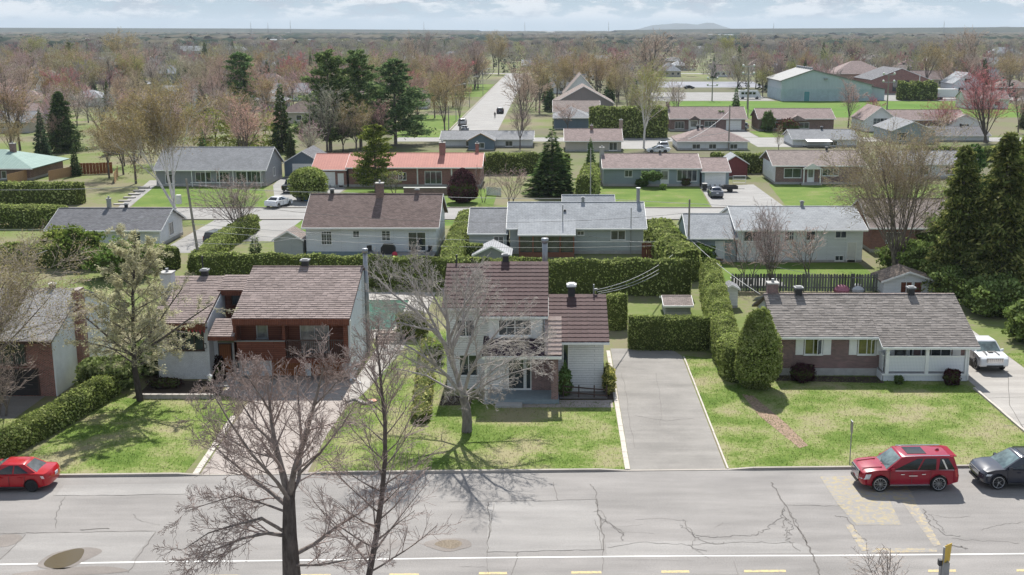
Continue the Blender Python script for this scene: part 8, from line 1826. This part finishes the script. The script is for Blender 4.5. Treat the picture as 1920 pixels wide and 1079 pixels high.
pole('utility_pole', 'wooden pole in front of the white hipped bungalow', 1366, 282, 197, .16); pole('utility_pole', 'thin pole on the left of the big bare brown tree', 842, 268, 200, .13); pole('utility_pole', 'pole behind the left tall pine', 584, 300, 205, .13); pole('utility_pole', 'pole in the green yard right of the arched garage', 1402, 222, 152, .16)
pole('flagpole', 'thin white flagpole beside the brick hall', 1722, 186, 140, .16, mat=WHITE, cat='flagpole'); pole('utility_pole', 'pole left of the arena beside the sports field', 1272, 210, 160, .18)
for i, (x, yb, yt, lab) in enumerate([(1401, 205, 125, 'tall sports field floodlight left of the arena'), (1663, 205, 140, 'sports field floodlight with four lamps right of the arena'), (1335, 190, 148, 'sports field floodlight at the tennis court')]):
    t = pole('floodlight', lab, x, yb, yt, .22, cat='floodlight'); Hh = P3(x, yt, gp(x, yb)[1])[2]
    M().box(-1.8, 1.8, -.1, .1, Hh - .2, Hh).box(-1.8, 1.8, -.1, .1, Hh - 2.4, Hh - 2.2).build('crossbar', GREYM, t)
    for k in (-1.6, 1.6):
        for zz in (0, -2.2): m = M(); m.lathe([(.15, -.2), (.38, .15), (.32, .2)], (k, -.3, Hh + zz + .3), 8, 'y'); m.build('lamp', OFFW, t)
for i, (x, yb, ht) in enumerate([(886, 178, 9), (868, 202, 9), (850, 226, 9)]):
    X, Y = gp(x, yb); t = thing('street_lamp', ['street lamp on the left of the straight road, farthest of three', 'street lamp on the left of the straight road, middle of three', 'street lamp on the left of the straight road, nearest of three'][i], 'street lamp', (-25.3, Y, 0), 0, 'street lamps along the straight road')
    M().tube((0, 0, 0), (0, 0, ht), .1, .07).build('pole', GREYM, t); M().tube((0, 0, ht), (2.2, 0, ht + .5), .06).build('arm', GREYM, t); M().box(2.0, 2.9, -.15, .15, ht + .42, ht + .58).build('lamp_head', OFFW, t)
WIRE = paint('wire_sheath', (0.36, 0.36, 0.36), .5, .05); WIRE_D = paint('dark_wire', (0.06, 0.06, 0.06), .6)
def wire(label, pts, sag=.5, r=.022, mat=None):
    Q = []
    for a, b in zip(pts[:-1], pts[1:]):
        a, b = Vector(a), Vector(b)
        for k in range(14): t = k / 14; Q.append(a.lerp(b, t) - Vector((0, 0, sag * 4 * t * (1 - t))))
    Q.append(Vector(pts[-1])); o = Vector(pts[0]); m = M()
    for a, b in zip(Q[:-1], Q[1:]): m.tube(a - o, b - o, r, k=4, cap=False)
    w = m.build('overhead_wire', mat or WIRE); w.location = o; tag(w, label, 'wire')
wire('pale wire along the second street across the left half of the picture', [P3(-60, 356, 150), P3(349, 345, 150), P3(640, 361, 150), P3(1107, 372, 150), P3(1960, 405, 150)], .3, .035)
wire('upper wire from the leaning pole to the pole by the pale blue garage', [P3(353, 372, 115), P3(1289, 400, 119)], 1.6, .02, WIRE_D)
wire('lower wire from the leaning pole to the pole by the pale blue garage', [P3(360, 420, 115), P3(1289, 452, 119)], .7); wire('lowest wire from the leaning pole to the pole by the pale blue garage', [P3(362, 432, 115), P3(1289, 459, 119)], .9)
wire('wire from the leaning pole out of the picture at left', [P3(352, 395, 115), P3(-40, 430, 112)], .7)
for i, (a, b) in enumerate([((1290, 452, 119), (1118, 544, 79.6)), ((1290, 462, 119), (1120, 548, 79.6)), ((1290, 470, 119), (1122, 551, 79.6))]): wire(['uppermost', 'middle', 'lowest'][i] + ' service wire drooping to the mast on the two-storey house', [P3(*a), P3(*b)], .8, .02)
wire('service wire from the garage pole down to the shelter by the long hedge', [P3(1290, 445, 119), P3(1425, 552, 84)], .3); wire('long wire from the garage pole to the white shed', [P3(1290, 445, 119), P3(1618, 522, 104)], .9)
wire('service wire to the mast on the brown-roofed white bungalow', [P3(366, 455, 115), P3(695, 404, 124)], 1.2, .03); wire('service wire to the left white bungalow roof', [P3(165, 432, 127), P3(60, 480, 112)], .2, .03)
wire('service wire to the blue-grey bungalow mast', [P3(1366, 210, 232), P3(1290, 262, 185)], .5, .04); wire('wire crossing in front of the cream bungalow', [P3(1100, 262, 225), P3(1366, 248, 232)], .8, .04, WIRE); wire('service wires to the grey sage bungalow', [P3(1085, 440, 124), P3(1289, 456, 119)], .3)
# picket fence
def picket():
    t = thing('picket_fence', 'weathered dark picket fence behind the brick bungalow', 'fence', (16.4, 104.8, 0)); mt = island_mat('weathered_pickets', (0.135, 0.14, 0.125), .45, .9, 'object'); me = None; n = 52
    for k in range(n):
        x = k * 13.4 / n
        if me is None: m = M(); m.extrude([(0, 0, .06), (.215, 0, .06), (.215, 0, 1.62), (.107, 0, 1.72), (0, 0, 1.62)], (0, .025, 0)); o = m.build('picket', mt, t); me = o.data
        else: o = bpy.data.objects.new('picket', me); COL.objects.link(o); o.parent = t
        o.location = (x, 0, rnd.uniform(-.05, .05)); o.rotation_euler = (0, rnd.uniform(-.015, .015), 0)
    for z in (.35, 1.3): M().box(0, 13.4, .03, .08, z, z + .1).build('rail', mt, t)
    for k in range(7): M().box(k * 2.2, k * 2.2 + .1, .081, .18, -.1, 1.7).build('post', mt, t)
picket()
def board_fence(label, p0, p1, h, mat, w=.24):
    p0, p1 = Vector((*p0, 0)), Vector((*p1, 0)); d = p1 - p0; L = d.length; a = math.atan2(d.y, d.x); t = thing('board_fence', label, 'fence', p0, a); n = max(2, int(L / w)); me = None
    for k in range(n):
        if me is None: o = M().box(0, w - .02, 0, .03, .04, h).build('board', mat, t); me = o.data
        else: o = bpy.data.objects.new('board', me); COL.objects.link(o); o.parent = t
        o.location = (k * L / n, 0, rnd.uniform(-.02, .02))
    for z in (.3, h - .3): M().box(0, L, .032, .08, z, z + .1).build('rail', mat, t)
board_fence('pale cedar board fence below the mint green roof, left run', gp(15, 348), gp(85, 330), 1.7, WOOD_PALE, .5); board_fence('pale cedar board fence below the mint green roof, right run', gp(92, 340), gp(150, 328), 1.6, WOOD_PALE, .5); board_fence('orange-brown board fence behind the pale cedar fence', gp(150, 328), gp(212, 326), 1.9, WOOD_ORANGE, .5); board_fence('brown board fence between the hedge and the birch', gp(215, 345), gp(222, 330), 1.6, WOOD_PALE, .5)
board_fence('reddish plank fence right of the sage bungalow', gp(1203, 486), gp(1226, 486), 1.7, WOOD_RED, .25)
board_fence('white board fence beside the bare pinkish bush', gp(912, 366), gp(940, 368), 1.2, OFFW, .4)
# driveway gate
X, Y = gp(1374, 345); t = thing('driveway_gate', 'white tube gate at the end of the wide driveway', 'gate', (X, Y, 0)); m = M()
for a, b in (((0, 0, .15), (2.0, 0, .15)), ((0, 0, 1.25), (2.0, 0, 1.25)), ((0, 0, .1), (0, 0, 1.3)), ((2.0, 0, .1), (2.0, 0, 1.3)), ((0, 0, .7), (2, 0, .7))): m.tube(a, b, .035)
m.build('gate_frame', WHITE, t)
# pool and its surroundings
struct(drive('pool_deck', [(-13.6, 88.2), (-10.6, 88.2), (-10.6, 104.6), (-17.8, 104.6), (-17.8, 88.8)], m_conc, 0.014))
M_ = M(); M_.box(-3.0, 1.4, -5.0, 5.5, 0.02, 0.32); t = thing('swimming_pool', 'green swimming pool behind the split-level house', 'pool', (-14.0, 95.5, 0)); 
m = M()
for a in ((-3.1, 1.5, -5.2, -5.0), (-3.1, 1.5, 5.5, 5.7), (-3.2, -3.0, -5.0, 5.5), (1.4, 1.6, -5.0, 5.5)): m.box(*a, 0.02, .16)
m.build('coping', paint('pale_coping', (0.5, 0.47, 0.42), .9), t)
mw, nt, b = new_mat('green_pool_water'); f = noise(nt, vec(nt), .8, 4); nt.links.new(ramp(nt, f, [(.3, (0.015, 0.075, 0.045)), (.7, (0.03, 0.12, 0.075))]), b.inputs['Base Color']); b.inputs['Roughness'].default_value = .3; b.inputs['Specular IOR Level'].default_value = .1
M().box(-3.0, 1.4, -5.0, 5.5, 0.02, .10).build('water', mw, t)
t = thing('wooden_steps', 'weathered wooden steps between the pool and the split-level house', 'steps', (-12.6, 86.6, 0))
for k in range(4): M().box(-.9, .9, k * .42, k * .42 + .4, 0.02, .15 + .14 * k).build('step', paint('weathered_tan_wood', (0.30, 0.24, 0.20), .9, .2), t)
# planter edge and entry steps of the split-level house
t = thing('planter_wall', 'low stone planter edge before the white brick wing', 'wall', (-27, 73.1, 0)); me = None
for k in range(11):
    if me is None: o = M().box(0, .44, -.15, .15, 0, .3).build('stone', paint('planter_stone', (0.34, 0.31, 0.28), .9, .25), t); me = o.data
    else: o = bpy.data.objects.new('stone', me); COL.objects.link(o); o.parent = t
    o.location = (k * .46, rnd.uniform(-.02, .02), 0); o.rotation_euler = (0, 0, rnd.uniform(-.05, .05))
t = thing('entry_steps', 'grey entry steps before the orange wooden door', 'steps', (-22.6, 75.6, 0))
for k in range(3): M().box(-.2, 1.4, k * .6, k * .6 + .6, .02, .1 + .1 * k).build('step', CONC, t)
t = thing('stone_border', 'loose stone border at the lawn end beside the concrete walk', 'stones', (-12.6, 72.3, 0)); rs = random.Random(3); me = None
for k in range(15):
    if me is None: m = M(); m.lathe([(.1, 0), (.17, .06), (.14, .14), (.04, .17)], k=7); o = m.build('stone', MATS['planter_stone'], t); me = o.data
    else: o = bpy.data.objects.new('stone', me); COL.objects.link(o); o.parent = t
    a = k / 15 * 3.3; o.location = (-.6 + k * .11, .45 * math.sin(a * 1.9), 0); o.rotation_euler = (0, 0, rs.uniform(0, 6)); s = rs.uniform(.7, 1.2); o.scale = (s, s, s)
t = thing('garden_hose', 'coiled orange hose beside the loose stone border', 'hose', (-11.6, 72.5, .02)); m = M(); m.lathe([(.2, 0), (.28, .0), (.3, .06), (.2, .06)], k=14); m.build('coil', paint('orange_hose', (0.45, 0.17, 0.08), .6), t)
# retaining wall, deck, barbecue, chairs behind the brown-roofed bungalow
t = thing('retaining_wall', 'dark retaining wall with pale cap in front of the red-roofed house', 'wall', (*gp(757, 366), 0)); M().box(0, 8.5, 0, .3, 0, 1.0).build('wall_face', BR_BROWN, t); M().box(-.05, 8.55, -.06, .36, 1.001, 1.1).build('wall_cap', OFFW, t)
t = thing('deck', 'grey wooden deck behind the brown-roofed white bungalow', 'deck', (-19.3, 119.4, 0))
for k in range(12): M().box(0, 7.0, k * .25, k * .25 + .23, .35, .42).build('plank', paint('grey_deck', (0.26, 0.25, 0.24), .9, .2), t)
M().box(.05, 6.95, .02, 2.98, 0, .349).build('deck_base', DARKTRIM, t)
t = thing('barbecue', 'covered black barbecue on the deck', 'barbecue', (-17.2, 121.2, .42)); m = M(); m.extrude([(-.75, -.3, 0), (.75, -.3, 0), (.75, -.3, .7), (.45, -.3, 1.1), (-.45, -.3, 1.1), (-.75, -.3, .7)], (0, .6, 0)); m.build('cover', BLACK, t)
def chair(label, x, y, rz):
    t = thing('patio_chair', label, 'chair', (x, y, .42), rz)
    M().box(-.27, .27, -.27, .27, .42, .47).build('seat', BLACK, t); M().box(-.27, .27, .24, .28, .47, 1.0).build('backrest', BLACK, t)
    for a in (-.25, .25):
        for b in (-.25, .25): M().tube((a, b, 0), (a, b, .45), .02, k=6).build('leg', GREYM, t)
chair('dark patio chair left of the patio door', -19.0, 120.6, .5); chair('dark patio chair right of the patio door', -12.9, 120.6, -.6); chair('dark patio chair in front of the patio door', -14.2, 120.2, 2.8)
t = thing('plastic_toy', 'small red toy beside the covered barbecue', 'toy', (-16.4, 120.3, .42)); m = M(); m.lathe([(.25, 0), (.3, .15), (.2, .35), (.05, .42)], k=10); m.build('body', paint('red_plastic', (.5, .03, .06), .4), t)
def bin_(label, x, y, c, mat):
    X, Y = gp(x, y); t = thing('wheeled_bin', label, 'bin', (X, Y, .016)); m = M(); m.hexa([(-.26, -.3, .08), (.26, -.3, .08), (.26, .3, .08), (-.26, .3, .08), (-.33, -.38, 1.0), (.33, -.38, 1.0), (.33, .38, 1.0), (-.33, .38, 1.0)]); m.build('bin_body', mat, t)
    M().slab([(-.36, -.42, 1.06), (.36, -.42, 1.06), (.36, .4, 1.12), (-.36, .4, 1.12)], .05).build('lid', mat, t)
    for s in (-.3, .3): m = M(); m.lathe([(.1, -.04), (.1, .04)], (s, .3, .1), 10, 'y'); m.build('wheel', TYRE, t)
bin_('blue wheeled bin in front of the globe cedar', 575, 378, 0, paint('blue_bin', (0.03, 0.17, 0.42), .5)); bin_('grey wheeled bin left of the blue one', 561, 378, 0, paint('grey_bin', (0.12, 0.125, 0.13), .5)); bin_('black wheeled bin at the garage of the blue-grey bungalow', 1321, 358, 0, BLACK)
# things behind the bungalow's roof along the fence
for x, y, lab, c in ((1578, 548, 'pink tarpaulin heap at the foot of the picket fence', (.4, .15, .2)), (1606, 546, 'white plastic garden things at the foot of the picket fence', (.55, .56, .58))):
    X, Y = gp(x, y); o = M().lathe([(.7, 0), (.75, .25), (.45, .6), (.1, .7)], k=8).build('garden_clutter', paint('clutter' + lab[:4], c, .7)); o.location = (X, Y, 0); tag(o, lab, 'clutter')
t = thing('garden_table', 'pale patio slab under the bare shrubs behind the picket fence', 'patio', (17.2, 107.0, 0)); M().box(0, 4.6, 0, 4.0, .012, .1).build('slab', CONC, t)
# stone steps of the front left yard
for i in range(6):
    X, Y = gp(225 + i * 9, 384 - i * 6); o = M().box(-.8, .8, -.35, .35, 0, .12 + .03 * i).build('stepping_slab', m_conc); o.location = (X, Y, .012); tag(o, 'concrete slab in the stepped path left of the white birch', 'slab', 'slabs of the stepped garden path')
# sign on the bungalow lawn, crossing sign in the foreground
X, Y = gp(1593, 872); t = thing('street_sign', 'thin grey sign post with edge-on plate on the lawn beside the red vehicle', 'sign', (X, Y, 0)); M().tube((0, 0, 0), (0, 0, 2.5), .03).build('post', GREYM, t); M().box(-.02, .02, -.2, .2, 1.9, 2.55).build('plate', GREYM, t)
Y = 44.6; X = wx(1768, Y, 2.0); Z1 = hz(1768, 1026, Y); t = thing('crossing_sign', 'yellow crossing sign turned edge-on with grey box at the bottom right', 'sign', (X, Y, 0)); M().tube((0, 0, 0), (0, 0, Z1), .045).build('post', GREYM, t)
o = M().box(-.36, .36, -.012, .012, Z1 - .78, Z1).build('plate', paint('sign_yellow', (0.55, 0.36, 0.03), .5), t); o.rotation_euler = (0, R(8), R(48)); M().box(-.05, .30, .05, .3, Z1 - 1.9, Z1 - .75).build('control_box', GREYM, t); M().box(-.2, -.06, -.1, .1, Z1 - .8, Z1 - .55).build('lamp', BLACK, t)
# person walking on the straight road
def person(label, x, y, z):
    X, Y = gp(x, y); g = Grow(1); H = 1.72; t = thing('person', label, 'person', (X, Y, 0.012))
    sk = [((0, 0, .92), (.0, 0, 1.42), .15, .17), ((0, 0, 1.42), (0, 0, 1.52), .07, .06), ((-.09, 0, .92), (-.12, .16, .5), .095, .07), ((-.12, .16, .5), (-.12, .05, .06), .065, .045), ((.09, 0, .92), (.12, -.16, .5), .095, .07), ((.12, -.16, .5), (.12, -.3, .08), .065, .045), ((-.2, 0, 1.4), (-.26, -.08, 1.12), .055, .045), ((-.26, -.08, 1.12), (-.24, -.22, .9), .042, .034), ((.2, 0, 1.4), (.26, .08, 1.12), .055, .045), ((.26, .08, 1.12), (.24, -.04, .9), .042, .034), ((-.2, 0, 1.4), (.2, 0, 1.4), .07, .07)]
    m = M()
    for a, b, r0, r1 in sk: m.tube(a, b, r0, r1, 8)
    m.build('body', paint('dark_clothes', (.04, .04, .05), .9), t, None, True); m = M(); m.lathe([(.03, 1.5), (.085, 1.56), (.1, 1.63), (.09, 1.7), (.03, 1.74)], k=10); m.build('head', paint('skin', (.4, .25, .18), .7), t)
person('tiny person in dark clothes walking on the straight road', 928, 222, 0)

# ---- grass blades on the front lawns
def grass():
    r = np.random.default_rng(8); P = []
    for poly in LAWNS:
        q = np.array(poly); lo, hi = q.min(0), q.max(0); n_ = int((hi - lo).prod() * 50); pts = lo + (hi - lo) * r.random((n_, 2)); ins = np.zeros(n_, bool); j = len(q) - 1
        for i in range(len(q)):
            c = ((q[i, 1] > pts[:, 1]) != (q[j, 1] > pts[:, 1])) & (pts[:, 0] < (q[j, 0] - q[i, 0]) * (pts[:, 1] - q[i, 1]) / (q[j, 1] - q[i, 1] + 1e-9) + q[i, 0]); ins ^= c; j = i
        P.append(pts[ins])
    P = np.concatenate(P); n_ = len(P); D = unit(r, n_) * A3(.8, .8, .2) + A3(0, 0, .6); D /= np.linalg.norm(D, axis=1, keepdims=True); N = np.cross(D, unit(r, n_)); N /= np.linalg.norm(N, axis=1, keepdims=True); l = r.uniform(.05, .11, n_)
    V, F = cards(np.column_stack([P, np.full(n_, .03) + l * .25]), D, N, l, l * .45)
    m, nt, b = new_mat('grass_blades'); nt.nodes.remove(b); out = nt.nodes['Material Output']; ge = nd(nt, 'ShaderNodeNewGeometry'); f1 = noise(nt, vec(nt, 'World'), .28, 8, .62)
    a_ = nd(nt, 'ShaderNodeMath', operation='MULTIPLY_ADD'); nt.links.new(ge.outputs['Random Per Island'], a_.inputs[0]); a_.inputs[1].default_value = .09; nt.links.new(f1, a_.inputs[2]); s_ = nd(nt, 'ShaderNodeMath', operation='SUBTRACT'); nt.links.new(a_.outputs[0], s_.inputs[0]); s_.inputs[1].default_value = .045
    col = ramp(nt, s_.outputs[0], [(.38, (.32, .295, .175)), (.47, (.235, .25, .10)), (.56, (.135, .195, .045)), (.70, (.082, .135, .025))]); d = nd(nt, 'ShaderNodeBsdfDiffuse'); tr = nd(nt, 'ShaderNodeBsdfTranslucent'); nt.links.new(col, d.inputs[0]); nt.links.new(col, tr.inputs[0]); mx = nd(nt, 'ShaderNodeMixShader'); mx.inputs[0].default_value = .35; nt.links.new(d.outputs[0], mx.inputs[1]); nt.links.new(tr.outputs[0], mx.inputs[2]); nt.links.new(mx.outputs[0], out.inputs[0])
    stuff(link('grass', np_mesh('grass', V, F), m))
grass()

# ================================================================ HAZE
hm = M(); hm.box(-11700, 11700, -250, 15800, -1.0, 150.0)
m_haze = bpy.data.materials.new('haze'); m_haze.use_nodes = True; nt = m_haze.node_tree; nt.nodes.remove(nt.nodes['Principled BSDF'])
pv = nd(nt, 'ShaderNodeVolumePrincipled'); pv.inputs['Color'].default_value = (0.80, 0.90, 1.0, 1); pv.inputs['Density'].default_value = 0.000065; pv.inputs['Anisotropy'].default_value = 0.0
nt.links.new(pv.outputs[0], nt.nodes['Material Output'].inputs['Volume'])
hz_o = hm.build('haze', m_haze); stuff(hz_o)
